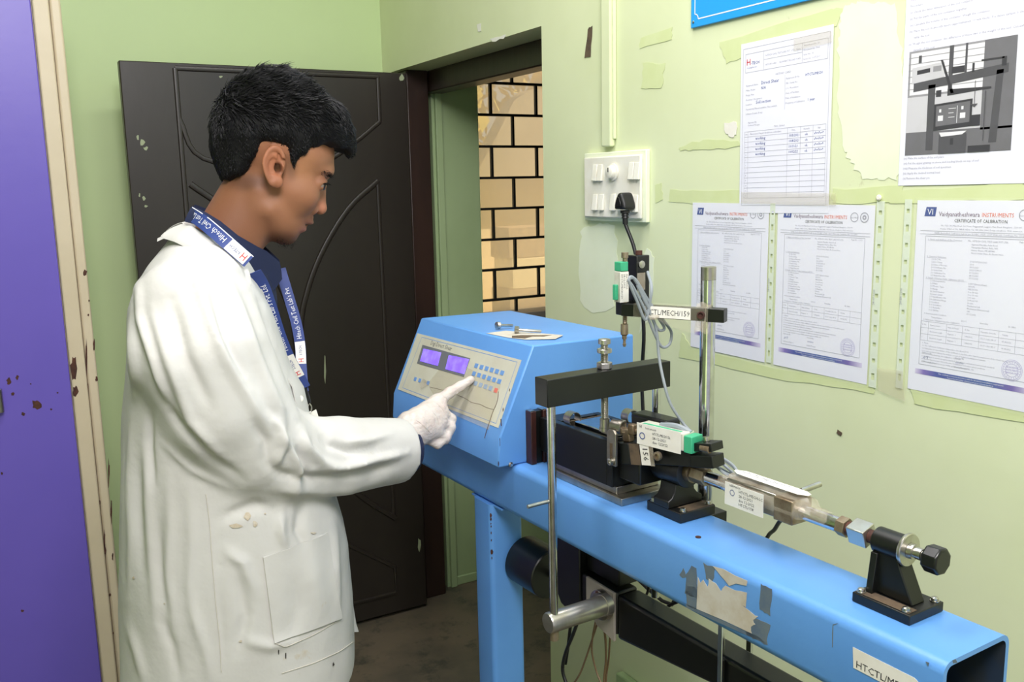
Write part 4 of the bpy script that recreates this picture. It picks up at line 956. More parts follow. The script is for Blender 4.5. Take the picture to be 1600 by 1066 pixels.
for t_ in np.linspace(-0.014, 0.008, 6):
    rows.append([kp(t_, 0.019-0.003*k+0.002*math.sin(t_*400+k), -0.026+0.0085*k+0.002*math.cos(t_*300)) for k in range(6)])
part(gs_, 'wrapped_tape', B().grid(rows), 'tape_brown')
# vertical gauge and holder block
hb = thing('gauge_holder_block', 'small black holder block with a slotted screw at the crossarm tip', 'holder block', MACH, (0.905, 1.1, 1.3))
H = mm(1003, 430, 1, 1.10)
hx = H[0]
part(hb, 'block', B().box((hx-0.012, 1.098, 1.300), (hx+0.014, 1.122, 1.389)), 'blackplain', 0.0015)
part(hb, 'lower_block', B().box((hx-0.034, 1.108, 1.296), (hx-0.0125, 1.124, 1.318)), 'blackplain', 0.0015)
part(hb, 'slotted_screw', B().lathe((hx-0.003, 1.0977, 1.375), (0, -1, 0), [(0, 0.0062), (0.0018, 0.0060), (0.0024, 0.0048)], 18), 'zinc')
part(hb, 'slotted_screw', B().lathe((hx-0.006, 1.0977, 1.330), (0, -1, 0), [(0, 0.0068), (0.0018, 0.0066), (0.0024, 0.0048)], 18), 'zinc')
part(hb, 'top_screw', B().cyl((hx+0.002, 1.11, 1.3893), (hx+0.002, 1.11, 1.396), 0.0055, n=14), 'rust')
part(hb, 'brown_tape', B().box((hx-0.012, 1.0966, 1.335), (hx+0.004, 1.0972, 1.362)), 'tape_brown')
vg = thing('vertical_displacement_gauge', 'green displacement gauge with a slim probe pointing down at the yoke screw', 'gauge', MACH, (0.888, 1.1, 1.24))
gx, gy_ = mm(978, 500, 1, 1.105)[0], 1.105
part(vg, 'housing', B().box((gx-0.016, gy_-0.006, 1.318), (gx+0.0005, gy_+0.009, 1.366)), 'gaugewhite', 0.001)
part(vg, 'glass_top', B().box((gx-0.0155, gy_-0.007, 1.3665), (gx-0.001, gy_+0.0095, 1.381)), 'green', 0.001)
part(vg, 'side_cap', B().box((gx-0.022, gy_-0.002, 1.322), (gx-0.0165, gy_+0.006, 1.346)), 'green', 0.001)
sk = part(vg, 'calibration_sticker', B().box((gx-0.0185, gy_-0.0085, 1.3185), (gx-0.0015, gy_-0.008, 1.3655)), 'paper_w', label='white sticker with black handwriting')
tx = B()
for k, s_ in enumerate(('HTCTL/MECH/159', '28-12-2021', 'due 12/2022')):
    tx.text(s_, (gx-0.0165+0.005*k, gy_-0.0088, 1.3625), (0, 0, -1), (1, 0, 0), 0.0048, wmax=0.040)
part(sk, 'handwriting', tx, 'ink')
part(vg, 'top_plunger', B().lathe((gx-0.002, gy_, 1.3812), (0, 0, 1), [(0, 0.0035), (0.005, 0.0035), (0.0055, 0.0055), (0.014, 0.0055)], 14), 'dirtymetal')
part(vg, 'stem', B().thread((gx-0.002, gy_, 1.283), (gx-0.002, gy_, 1.3175), 0.0038, 0.003), 'dirtymetal')
part(vg, 'probe', B().lathe((gx-0.003, gy_, 1.2825), (0, 0, -1), [(0, 0.0058), (0.016, 0.0062), (0.018, 0.004), (0.024, 0.0036), (0.0245, 0.0022), (0.031, 0.0022), (0.0315, 0.0032), (0.036, 0.002)], 16), 'dirtymetal')
# grey lead looped at the crossarm tip
def cl(pts, v): return [tuple(mm(x, y, 1, vv)) for x, y, vv in [(p[0], p[1], p[2] if len(p) > 2 else v) for p in pts]]
lp = cl([(1012, 425, 1.09), (1018, 450), (1014, 480), (1008, 500), (995, 470), (983, 440), (988, 433), (1000, 450), (1020, 480), (1040, 505), (1049, 520), (1046, 538), (1034, 542), (1022, 520), (1008, 485), (990, 450), (982, 438), (992, 436), (1008, 462), (1024, 490), (1038, 512), (1030, 516), (1020, 500), (1012, 478),
         (1005, 460), (996, 446), (1006, 468), (1018, 492), (1026, 520), (1030, 560, 1.05), (1038, 600, 1.03), (1048, 632, 1.02), (1066, 660, 1.01), (1078, 674, 1.0), (1084, 690, 1.0)], 1.055)
solo('looped_lead', B().tube(lp, 0.0023, 8, 6), 'cable_grey', 'long grey gauge lead looped at the crossarm and falling to the side gauge', 'cable', MACH)
q = lp[28]
solo('cable_tie', B().lathe(mm(1021, 492, 1, 1.05), (0.3, 0.2, -1), [(0, 0.0085), (0.001, 0.0095), (0.003, 0.0095), (0.004, 0.0085)], 16), 'tape_brown', 'pale tie round the looped grey lead', 'tie', MACH)
# ================================================================== the person (frame PERS: x the way he faces, y away from the camera, z up)
def surface_nets(fn, lo, hi, h):
    lo = np.array(lo, float); n = np.ceil((np.array(hi)-lo)/h).astype(int)+1
    X, Y, Z = np.meshgrid(*[lo[i]+h*np.arange(n[i], dtype=np.float32) for i in range(3)], indexing='ij')
    V = fn(X.astype(np.float32), Y.astype(np.float32), Z.astype(np.float32))
    S = V < 0
    cs = tuple(k-1 for k in n)
    acc = np.zeros(cs+(3,), np.float32); cnt = np.zeros(cs, np.int16)
    for ax in range(3):
        for a in (0, 1):
            for c in (0, 1):
                o = [0, 0, 0]; oth = [i for i in range(3) if i != ax]; o[oth[0]] = a; o[oth[1]] = c
                s0 = tuple(slice(o[i], o[i]+cs[i]) for i in range(3)); o2 = list(o); o2[ax] += 1
                s1 = tuple(slice(o2[i], o2[i]+cs[i]) for i in range(3))
                v0, v1 = V[s0], V[s1]; m = (v0 < 0) != (v1 < 0)
                t = np.where(m, v0/np.where(m, v0-v1, 1), 0)
                for i in range(3): acc[..., i] += np.where(m, o[i] + (t if i == ax else 0), 0)
                cnt += m
    act = cnt > 0; idx = -np.ones(cs, np.int64); I = np.argwhere(act); idx[act] = np.arange(len(I))
    verts = lo + h*(I + acc[act]/cnt[act][:, None])
    quads = []
    for ax in range(3):
        b_, c_ = [(1, 2), (2, 0), (0, 1)][ax]
        sl0 = [slice(1, k) for k in cs]; sl0[ax] = slice(0, cs[ax]); s0 = tuple(sl0)
        s1 = list(sl0); s1[ax] = slice(1, cs[ax]+1); s1 = tuple(s1)
        A = S[s0]; Bv = S[s1]; m = A != Bv
        J = np.argwhere(m)+np.array([s.start for s in sl0])
        fl = A[m]
        e = np.eye(3, dtype=int); eb, ec = e[b_], e[c_]
        q = np.stack([idx[tuple((J-eb-ec).T)], idx[tuple((J-ec).T)], idx[tuple(J.T)], idx[tuple((J-eb).T)]], 1)
        q[~fl] = q[~fl][:, ::-1]; quads.append(q)
    return verts, np.concatenate(quads)
def caps(X, Y, Z, a, b, ra, rb):
    a = np.array(a, np.float32); d = np.array(b, np.float32)-a; L2 = float(d@d)+1e-12
    px, py, pz = X-a[0], Y-a[1], Z-a[2]
    t = np.clip((px*d[0]+py*d[1]+pz*d[2])/L2, 0, 1)
    return np.sqrt((px-t*d[0])**2+(py-t*d[1])**2+(pz-t*d[2])**2) - (ra+(rb-ra)*t)
def ell(X, Y, Z, c, r, rot=0.0):
    x, y, z = X-c[0], Y-c[1], Z-c[2]
    if rot: cr, sr = math.cos(rot), math.sin(rot); x, z = x*cr+z*sr, -x*sr+z*cr
    k = np.sqrt((x/r[0])**2+(y/r[1])**2+(z/r[2])**2)
    return (k-1)*min(r)*0.6+(k-1)*np.float32(np.mean(r))*0.4
def smin(a, b, k):
    h = np.clip(0.5+0.5*(b-a)/k, 0, 1); return b*(1-h)+a*h-k*h*(1-h)
def smax(a, b, k): return -smin(-a, -b, k)
PX = 0.001014                                # metres per pixel at the person's plane
def nmesh(name, parent, V, Q, mat, label=None, colf=None, smooth=0):
    base = np.array(BASE[parent.name]); me = bpy.data.meshes.new(name)
    me.vertices.add(len(V)); me.vertices.foreach_set('co', (V-base).astype(np.float32).ravel())
    me.loops.add(len(Q)*4); me.loops.foreach_set('vertex_index', Q.astype(np.int32).ravel())
    me.polygons.add(len(Q)); me.polygons.foreach_set('loop_start', np.arange(0, len(Q)*4, 4, dtype=np.int32))
    me.polygons.foreach_set('loop_total', np.full(len(Q), 4, np.int32)); me.update(calc_edges=True)
    me.polygons.foreach_set('use_smooth', np.ones(len(Q), bool)); me.materials.append(M[mat])
    if colf is not None:
        at = me.color_attributes.new('Col', 'FLOAT_COLOR', 'POINT'); c = np.ones((len(V), 4), np.float32); c[:, :3] = colf(V)
        at.data.foreach_set('color', c.ravel())
    o = bpy.data.objects.new(name, me); COL.objects.link(o); o.parent = parent; BASE[o.name] = tuple(base)
    if label: o['label'] = label
    return o
def relax(V, Q, it=2, lam=0.5):
    for _ in range(it):
        s = np.zeros_like(V); c = np.zeros(len(V))
        for k in range(4):
            np.add.at(s, Q[:, k], V[Q[:, (k+1) % 4]]); np.add.at(c, Q[:, k], 1)
            np.add.at(s, Q[:, k], V[Q[:, (k-1) % 4]]); np.add.at(c, Q[:, k], 1)
        V = V+(s/c[:, None]-V)*lam
    return V
def normals(V, Q):
    n = np.cross(V[Q[:, 2]]-V[Q[:, 0]], V[Q[:, 3]]-V[Q[:, 1]]); N = np.zeros_like(V)
    for k in range(4): np.add.at(N, Q[:, k], n)
    return N/(np.linalg.norm(N, axis=1)[:, None]+1e-12)

man = thing('person', 'young man in stained white lab coat and glove pressing a key on the blue box', 'person', PERS, (0.0, 0.0, 0.0))

# ---------------- head and neck (one continuous skin surface)
def P_(px, py, y=0.0): q = pl(px, py, 0.0); return np.array((q[0], y, q[2]))
def head_sdf(X, Y, Z):
    Ya = np.abs(Y)
    def E(px, py, y, ru, ry, rz, rot=0): return ell(X, Ya if y else Y, Z, P_(px, py, y*PX), (ru*PX, ry*PX, rz*PX), math.radians(rot))
    f = E(428, 212, 0, 90, 70, 78, 15)
    f = smin(f, E(474, 246, 0, 48, 58, 44, 10), 0.02)                    # forehead
    f = smin(f, E(452, 296, 0, 46, 57, 52, 12), 0.022)                   # mid face
    f = smin(f, E(474, 303, 34, 20, 18, 20, 0), 0.02)                    # cheekbone
    f = smin(f, E(437, 335, 0, 35, 43, 40, 25), 0.022)                   # lower face
    f = smin(f, caps(X, Ya, Z, P_(419, 328, 0.046), P_(446, 362, 0.014), 0.013, 0.014), 0.022)  # jaw line
    f = smin(f, E(446, 368, 0, 17, 18, 15, 0), 0.010)                    # chin
    f = smin(f, E(460, 343, 0, 20, 25, 17, -20), 0.012)                    # muzzle
    f = smin(f, E(500, 268, 17, 19, 17, 8, -12), 0.012)                   # brow ridge
    f = smin(f, E(507, 264, 0, 14, 18, 12, 0), 0.010)
    f = smax(f, -E(513, 287, 32, 15, 13, 9, 12), 0.010)                   # eye socket
    f = smin(f, caps(X, Y, Z, P_(501, 276), P_(497, 318), 0.0085, 0.0105), 0.011)   # bridge
    f = smin(f, caps(X, Y, Z, P_(503, 286), P_(500, 324), 0.0050, 0.0095), 0.005)
    f = smin(f, E(501, 326, 0, 9.5, 10, 9.5, 0), 0.005)                     # tip
    f = smin(f, E(487.5, 328, 12.5, 9, 6.5, 7.5, 0), 0.0035)               # wings
    f = smax(f, -E(495, 335.5, 7, 5, 3, 2.6, -10), 0.003)                 # nostrils
    f = smin(f, E(476.5, 340, 0, 13.5, 20, 7, 0), 0.006)
    f = smin(f, E(478, 346, 0, 12.8, 19, 5.2, -12), 0.0045)             # upper lip
    f = smin(f, E(465.5, 357.0, 0, 13.2, 17, 5.4, -12), 0.005)                # lower lip
    f = smax(f, -E(486, 351.8, 0, 15, 22, 0.9, -8), 0.0018)               # mouth line
    # eyelids over the eyeball
    lid = E(497, 287, 31.5, 13, 12.5, 11.5, 0)
    op = E(508, 288.5, 36, 11, 14, 2.3, 18)
    lid = smax(lid, -op, 0.0015)
    f = smin(f, lid, 0.004)
    # neck
    f = smin(f, caps(X, Y, Z, P_(398, 300), P_(352, 384), 0.050, 0.054), 0.022)
    f = smin(f, caps(X, Ya, Z, P_(403, 300, 0.042), P_(392, 385, 0.018), 0.009, 0.009), 0.02)
    f = smin(f, E(404, 368, 0, 12, 10, 14, 0), 0.012)
    # ear
    yt = Ya-0.074-(-(X-P_(427, 262)[0]))*0.22
    xr = X-P_(426, 261)[0]; zr = Z-P_(426, 261)[2]
    ct, s_t = math.cos(math.radians(-10)), math.sin(math.radians(-10)); xe, ze = xr*ct+zr*s_t, -xr*s_t+zr*ct
    ze2 = ze
    wx = np.where(ze > 0, 0.0175, 0.0175+ze*0.22)
    rad = np.sqrt((xe/wx)**2+(ze2/0.0305)**2)
    plate = np.maximum((rad-1)*0.014, np.abs(yt+0.001)-0.0022)
    rim = np.sqrt(((rad-0.88)*0.018)**2+(yt-0.0038)**2)-0.0031
    rim = np.where((xe > 0.006) & (ze < 0.012), rim+0.004, rim)
    anti = np.sqrt(((np.sqrt(((xe+0.001)/0.0105)**2+((ze+0.001)/0.017)**2)-1)*0.010)**2+(yt-0.0025)**2)-0.0026
    anti = np.where(xe > 0.004, anti+0.004, anti)
    ear = smin(plate, rim, 0.0018); ear = smin(ear, anti, 0.0018)
    ear = smin(ear, ell(X, Ya, Z, P_(431, 285, 0.0755), (0.009, 0.005, 0.010)), 0.004)
    ear = smin(ear, ell(X, Ya, Z, P_(438, 263, 0.073), (0.004, 0.005, 0.006)), 0.003)
    ear = smax(ear, -ell(X, Ya, Z, P_(432, 264, 0.078), (0.0066, 0.0085, 0.0105)), 0.0012)
    f = smin(f, ear, 0.005)
    return f
SK = np.array(lin((152, 104, 75))[:3]); 
def blendc(c, m, rgb):
    t = np.array(lin(rgb)[:3]); return c*(1-m[:, None])+t*m[:, None]
def gau(V, px, py, ru, rz, y=None, ry=0.01, k=2.0):
    p = P_(px, py); d = ((V[:, 0]-p[0])/(ru*PX))**2+((V[:, 2]-p[2])/(rz*PX))**2
    if y is not None: d = d+((np.abs(V[:, 1])-y)/ry)**2
    return np.exp(-d**(k/2))
def head_col(V):
    c = np.tile(SK, (len(V), 1))
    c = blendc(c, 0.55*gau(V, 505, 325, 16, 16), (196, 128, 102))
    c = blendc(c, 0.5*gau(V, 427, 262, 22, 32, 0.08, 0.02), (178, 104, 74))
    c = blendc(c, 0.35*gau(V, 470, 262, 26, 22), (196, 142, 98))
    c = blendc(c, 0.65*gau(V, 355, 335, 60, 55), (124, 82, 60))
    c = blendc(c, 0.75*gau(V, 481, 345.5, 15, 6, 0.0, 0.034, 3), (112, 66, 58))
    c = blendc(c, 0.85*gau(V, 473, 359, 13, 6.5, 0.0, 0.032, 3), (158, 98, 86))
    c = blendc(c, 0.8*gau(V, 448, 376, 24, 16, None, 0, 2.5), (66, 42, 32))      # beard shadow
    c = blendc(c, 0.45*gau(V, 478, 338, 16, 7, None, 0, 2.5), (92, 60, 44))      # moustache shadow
    c = blendc(c, 0.7*gau(V, 503, 280, 16, 8, 0.031, 0.02), (112, 70, 52))       # shade of the lid crease, painted into the skin
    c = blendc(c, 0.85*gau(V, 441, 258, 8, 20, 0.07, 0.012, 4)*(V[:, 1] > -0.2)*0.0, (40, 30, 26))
    c = blendc(c, 0.85*gau(V, 433, 264, 7, 10, 0.070, 0.008, 4), (70, 36, 26))  # ear hollow: its shade is painted into the skin colour
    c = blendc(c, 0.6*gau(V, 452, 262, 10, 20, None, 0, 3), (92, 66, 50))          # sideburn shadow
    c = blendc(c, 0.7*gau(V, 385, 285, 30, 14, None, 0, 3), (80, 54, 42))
    return np.clip(c, 0, 1)
pmin, pmax = pl(300, 420), pl(545, 100)
V, Q = surface_nets(head_sdf, (pmin[0], -0.098, pmin[2]), (pmax[0], 0.098, pmax[2]), 0.0021)
V = relax(V, Q, 1, 0.5)
# slight forward lean of the neck base into the collar is already in the capsules
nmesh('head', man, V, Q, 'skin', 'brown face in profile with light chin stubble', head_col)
# eyes
for s_ in (-1, 1):
    c = P_(496.5, 287.5, s_*31.0*PX)
    e = part(man, 'eye', B().sphere(c, 0.0118, 20, 14), 'eye')
    g = np.array((0.93, s_*0.30, -0.36)); g /= np.linalg.norm(g)
    part(e, 'iris', B().lathe(c+g*0.0100, g, [(0, 0.0075), (0.0012, 0.0062), (0.0019, 0.003)], 18), 'iris')

# ---------------- hair
HP = [(336, 298), (329, 262), (325, 230), (327, 200), (335, 172), (349, 146), (372, 124), (402, 110), (436, 107), (472, 124), (503, 148), (533, 174), (551, 200), (562, 230), (559, 250), (544, 253), (534, 241), (520, 236), (500, 233), (484, 238), (470, 252), (460, 268), (452, 268), (446, 250), (441, 236), (428, 230), (412, 233), (404, 246), (395, 262), (381, 286), (363, 293), (350, 292)]
HP3 = np.array([pl(x, y)[[0, 2]] for x, y in HP], np.float32)
def poly_sdf(X, Z, P):
    d = np.full(X.shape, 1e9, np.float32); ins = np.zeros(X.shape, bool); n = len(P)
    for i in range(n):
        a, b = P[i], P[(i+1) % n]; e = b-a; wx, wz = X-a[0], Z-a[1]
        t = np.clip((wx*e[0]+wz*e[1])/(e@e), 0, 1); d = np.minimum(d, (wx-t*e[0])**2+(wz-t*e[1])**2)
        c = ((a[1] > Z) != (b[1] > Z)) & (X < (b[0]-a[0])*(Z-a[1])/(b[1]-a[1]+1e-9)+a[0]); ins ^= c
    return np.where(ins, -1, 1)*np.sqrt(d)
def hair_sdf(X, Y, Z):
    d2 = poly_sdf(X[:, 0, :], Z[:, 0, :], HP3)[:, None, :]*np.ones((1, X.shape[1], 1), np.float32)
    e = ell(X, Y, Z, P_(438, 208), (0.150, 0.0815, 0.118), math.radians(12))
    e = smin(e, ell(X, Y, Z, P_(440, 165), (0.11, 0.072, 0.062), math.radians(-12)), 0.02)
    e = smin(e, ell(X, Y, Z, P_(515, 205), (0.052, 0.052, 0.040), math.radians(-25)), 0.02)
    lo = ell(X, Y, Z, P_(445, 240), (0.12, 0.0775, 0.088))      # close-cropped sides
    w = np.clip((Z-P_(0, 232)[2])/0.03, 0, 1)
    e = lo*(1-w)+np.minimum(e, lo)*w if False else np.where(Z > P_(400, 215)[2], e, smin(lo, e+0.0+(P_(400, 215)[2]-Z)*0.35, 0.01))
    f = smax(d2+0.004, e, 0.022)
    lum = 0.0022*np.sin(X*160+Z*60)*np.sin(Y*150+Z*50)
    return f+lum
V, Q = surface_nets(hair_sdf, (HP3[:, 0].min()-0.012, -0.108, HP3[:, 1].min()-0.012), (HP3[:, 0].max()+0.012, 0.108, HP3[:, 1].max()+0.012), 0.0032)
V = relax(V, Q, 2, 0.5); HN = normals(V, Q)
hair = nmesh('hair', man, V, Q, 'hair', 'thick black swept-forward hair')
# strands combed over the mass
def strands(V, N, count, zsplit, seed):
    r2 = np.random.default_rng(seed); idx = r2.integers(0, len(V), count); vs = []; fs = []; k = 0
    ctr = P_(440, 215)
    for i in idx:
        p = V[i]; n_ = N[i]
        if n_[2] < -0.75: continue
        top = np.clip((p[2]-zsplit)/0.05, 0, 1)
        d = np.array((1.0, 0.0, 0.10))*top + np.array((0.10, 0.0, -1.0))*(1-top)
        if p[0] > ctr[0]+0.055: d = np.array((0.75, 0.0, -0.65))
        if p[0] < ctr[0]-0.07: d = d+np.array((-0.5, 0, -0.2))
        d = d+r2.normal(size=3)*np.array((0.28, 0.25, 0.28)); d -= n_*(d@n_); L = np.linalg.norm(d)
        if L < 1e-6: continue
        d /= L; s = np.cross(d, n_)
        ln = (0.008+0.016*top)*r2.uniform(0.6, 1.3); w = r2.uniform(0.0005, 0.0013)*(0.6+0.6*top)
        lift = (0.0008+0.0035*top)*r2.uniform(0.3, 1.3)
        a = p-n_*0.001; b_ = p+d*ln*0.5+n_*lift; c = p+d*ln+n_*(lift*r2.uniform(0.2, 1.8)-0.001)
        vs += [a-s*w, a+s*w, b_+s*w*0.9, b_-s*w*0.9, c, b_+n_*w*0.9, a+n_*w]
        fs += [(k+1, k, k+6), (k, k+3, k+5, k+6), (k+2, k+1, k+6, k+5), (k+3, k+4, k+5), (k+4, k+2, k+5)]
        k += 7
    b = B(); b.add(vs, fs, True); return b
o = part(hair, 'strands', strands(V, HN, 15000, P_(400, 215)[2], 3), 'hair2', kind='stuff', ang=80)
# few stray spikes at the crown
vs = B(); r2 = np.random.default_rng(5)
for k in range(46):
    px = r2.uniform(385, 490); py = 112+abs(px-430)*0.25+r2.uniform(0, 14)
    a = P_(px, py, r2.uniform(-0.03, 0.03)); d = np.array((r2.uniform(-0.2, 0.9), r2.uniform(-0.4, 0.4), 1.0)); d /= np.linalg.norm(d)
    vs.tube([a-d*0.006, a+d*0.008+np.array((0.002, 0, 0)), a+d*r2.uniform(0.013, 0.020)+np.array((0.006, 0, -0.001))], lambda t: 0.0011*(1-t)+0.0001, 4, 3)
part(hair, 'stray_tufts', vs, 'hair2')
# eyebrows, lashes, stubble as short hairs lying on the skin
def hairs(name, seg, n, ln, wd, y0, dy, dirn, mat='hair2', parent=man, seed=1, spread=2.5, fsurf=None):
    r2 = np.random.default_rng(seed); b = B(); vs = []; fs = []; k = 0
    for i in range(n):
        t_ = r2.uniform(0, 1)*(len(seg)-1); j = min(int(t_), len(seg)-2); u_ = t_-j
        px = seg[j][0]*(1-u_)+seg[j+1][0]*u_+r2.normal()*spread; py = seg[j][1]*(1-u_)+seg[j+1][1]*u_+r2.normal()*spread*0.6
        for s_ in (-1, 1):
            yy = s_*(seg[j][2]*(1-u_)+seg[j+1][2]*u_)
            p = P_(px, py, yy*PX); d = np.array(dirn, float)*np.array((1, s_, 1))+r2.normal(size=3)*0.25; d /= np.linalg.norm(d)
            s = np.cross(d, (0, 1, 0)); s /= np.linalg.norm(s)
            vs += [p-s*wd, p+s*wd, p+d*ln*r2.uniform(0.6, 1.2), p+np.array((0, s_*wd, 0))]; fs += [(k, k+1, k+2), (k+1, k+3, k+2), (k+3, k, k+2)]; k += 4
    b.add(vs, fs, False); return part(parent, name, b, mat, kind='stuff')
hairs('eyebrow', [(496, 266, 40), (505, 267, 32), (512, 274, 22)], 220, 0.008, 0.0006, 0, 0, (0.75, 0.15, -0.75), seed=2, spread=1.8)
hairs('eyelashes', [(501, 287, 42), (508, 287, 38), (512, 288, 31)], 40, 0.006, 0.0004, 0, 0, (0.8, 0.4, -0.5), seed=3, spread=0.6)
hairs('chin_stubble', [(432, 370, 30), (440, 378, 24), (447, 383, 14), (456, 381, 5)], 200, 0.0028, 0.0002, 0, 0, (0.2, 0.5, -0.8), seed=4, spread=5)

# ---------------- coat
ROWS = [(345, 292, 352, .055), (372, 266, 376, .085), (392, 250, 386, .130), (412, 233, 396, .160), (440, 215, 410, .180), (480, 204, 428, .192), (560, 199, 452, .195), (640, 193, 480, .190), (740, 188, 500, .190), (800, 187, 528, .195), (860, 187, 542, .20), (940, 187, 550, .205), (1015, 187, 553, .21), (1130, 185, 556, .215)]
RZ = np.array([pl((a+c)/2, y)[2] for y, a, c, w in ROWS])[::-1]
RA = np.array([pl(a, y)[0] for y, a, c, w in ROWS])[::-1]; RC = np.array([pl(c, y)[0] for y, a, c, w in ROWS])[::-1]; RW = np.array([r[3] for r in ROWS])[::-1]
HEMF, HEMB = pl(553, 1015)[2], pl(440, 1068)[2]
def torso(X, Y, Z, grow=0.0):
    z1 = Z[0, 0, :]; a = np.interp(z1, RZ, RA)-grow; c = np.interp(z1, RZ, RC)+grow; w = np.interp(z1, RZ, RW)+grow
    cx = ((a+c)/2).astype(np.float32); hx = ((c-a)/2).astype(np.float32); w = w.astype(np.float32)
    p = 2.35
    r = ((np.abs((X-cx)/hx))**p+(np.abs(Y/w))**p)**(1/p)
    return (r-1)*np.minimum(hx, w)
S_ = pl(283, 452, -.13); 
ARM = [((283, 478, -.122), .068), ((312, 560, -.150), .084), ((350, 636, -.152), .083), ((398, 694, -.136), .076), ((430, 716, -.120), .069)]
EL = pl(428, 716, -.120); 
WR = (CAM + 1.625*ray(627, 704)); WR = np.array(PERS.inverted() @ Vector(WR))
fdir = (WR-EL)/np.linalg.norm(WR-EL)
ARML = [np.array(pl(p[0], p[1], p[2])) for p, r in ARM]; ARMR = [r for p, r in ARM]
mid = EL*0.55+WR*0.45
def arm_sdf(X, Y, Z, g=0.0):
    f = None
    for i in range(len(ARML)-1):
        q = caps(X, Y, Z, ARML[i], ARML[i+1], ARMR[i]+g, ARMR[i+1]+g); f = q if f is None else smin(f, q, 0.03)
    f = smin(f, caps(X, Y, Z, EL, mid, 0.069+g, 0.062+g), 0.02)
    f = smin(f, caps(X, Y, Z, mid, WR+fdir*0.08, 0.0615+g, 0.056+g), 0.01)
    return f
CUT = WR
def coat_sdf(X, Y, Z):
    t = torso(X, Y, Z)
    z0 = HEMB+(HEMF-HEMB)*np.clip((X+0.02)/0.14, 0, 1)
    t = smax(t, z0-Z, 0.006); t = smax(t, Z-pl(300, 362)[2], 0.008)
    # hollow skirt
    inn = torso(X, Y, Z, -0.012); t = np.maximum(t, -np.maximum(inn, Z-(HEMB+0.22)))
    # neck opening
    t = smax(t, -caps(X, Y, Z, P_(385, 320), P_(352, 385), 0.070, 0.050), 0.006)
    # shirt front opening at the chest (V neck)
    a = arm_sdf(X, Y, Z)
    d = (X-CUT[0])*fdir[0]+(Y-CUT[1])*fdir[1]+(Z-CUT[2])*fdir[2]
    a = smax(a, d, 0.001)
    hol = np.maximum(arm_sdf(X, Y, Z, -0.013), -d-0.07)
    a = np.maximum(a, -hol)
    f = smin(t, a, 0.014)
    # far arm hanging behind the body
    L = [(-0.075, .145, 1.335), (-0.095, .195, 1.12), (-0.04, .205, 0.90)]
    b2 = smin(caps(X, Y, Z, L[0], L[1], .066, .064), caps(X, Y, Z, L[1], L[2], .066, .056), .02)
    b2 = smax(b2, 0.905-Z, 0.004)
    return smin(f, b2, 0.012)
V, Q = surface_nets(coat_sdf, (pl(187, 700)[0]-0.03, -0.30, 0.60), (WR[0]+0.04, 0.31, pl(300, 325)[2]+0.01), 0.0058)
V = relax(V, Q, 1, 0.5); N_ = normals(V, Q)
# cloth folds: each is a polyline traced on the near side, with a width and a height
armd = np.min([np.linalg.norm(V-(ARML[i]*(1-t)+ARML[i+1]*t), axis=1)-0.1 for i in range(4) for t in (0, .5, 1)] + [np.linalg.norm(V-(EL*(1-t)+WR*t), axis=1)-0.08 for t in np.linspace(0, 1, 7)], axis=0)
def vloc(px, py, yy): q = pl(px, py, yy); return q
disp = np.zeros(len(V)); near = N_[:, 1] < 0.35
def crease(pts, w, amp, yy=-0.2, side=None):
    global disp
    if pts[0][0] < 340 and pts[0][1] > 640: amp *= 0.55; w *= 0.9
    P = [np.array(vloc(x, y, yy))[[0, 2]] for x, y in pts]
    best = np.full(len(V), 1e9); tt = np.zeros(len(V)); m = len(P)-1
    # look along the camera's side view: compare where the vertex would be seen
    vx, vz = SV[:, 0], SV[:, 1]
    for i in range(m):
        a, c = P2[i] if False else np.array(pts[i], float), np.array(pts[i+1], float); e = c-a
        t = np.clip(((vx-a[0])*e[0]+(vz-a[1])*e[1])/(e@e), 0, 1)
        d = np.hypot(vx-a[0]-t*e[0], vz-a[1]-t*e[1]); u = d < best; best = np.where(u, d, best); tt = np.where(u, (i+t)/m, tt)
    fall = np.sin(np.clip(tt, 0.03, 0.97)*math.pi)**0.6
    disp += near*amp*np.exp(-(best/w)**2)*fall
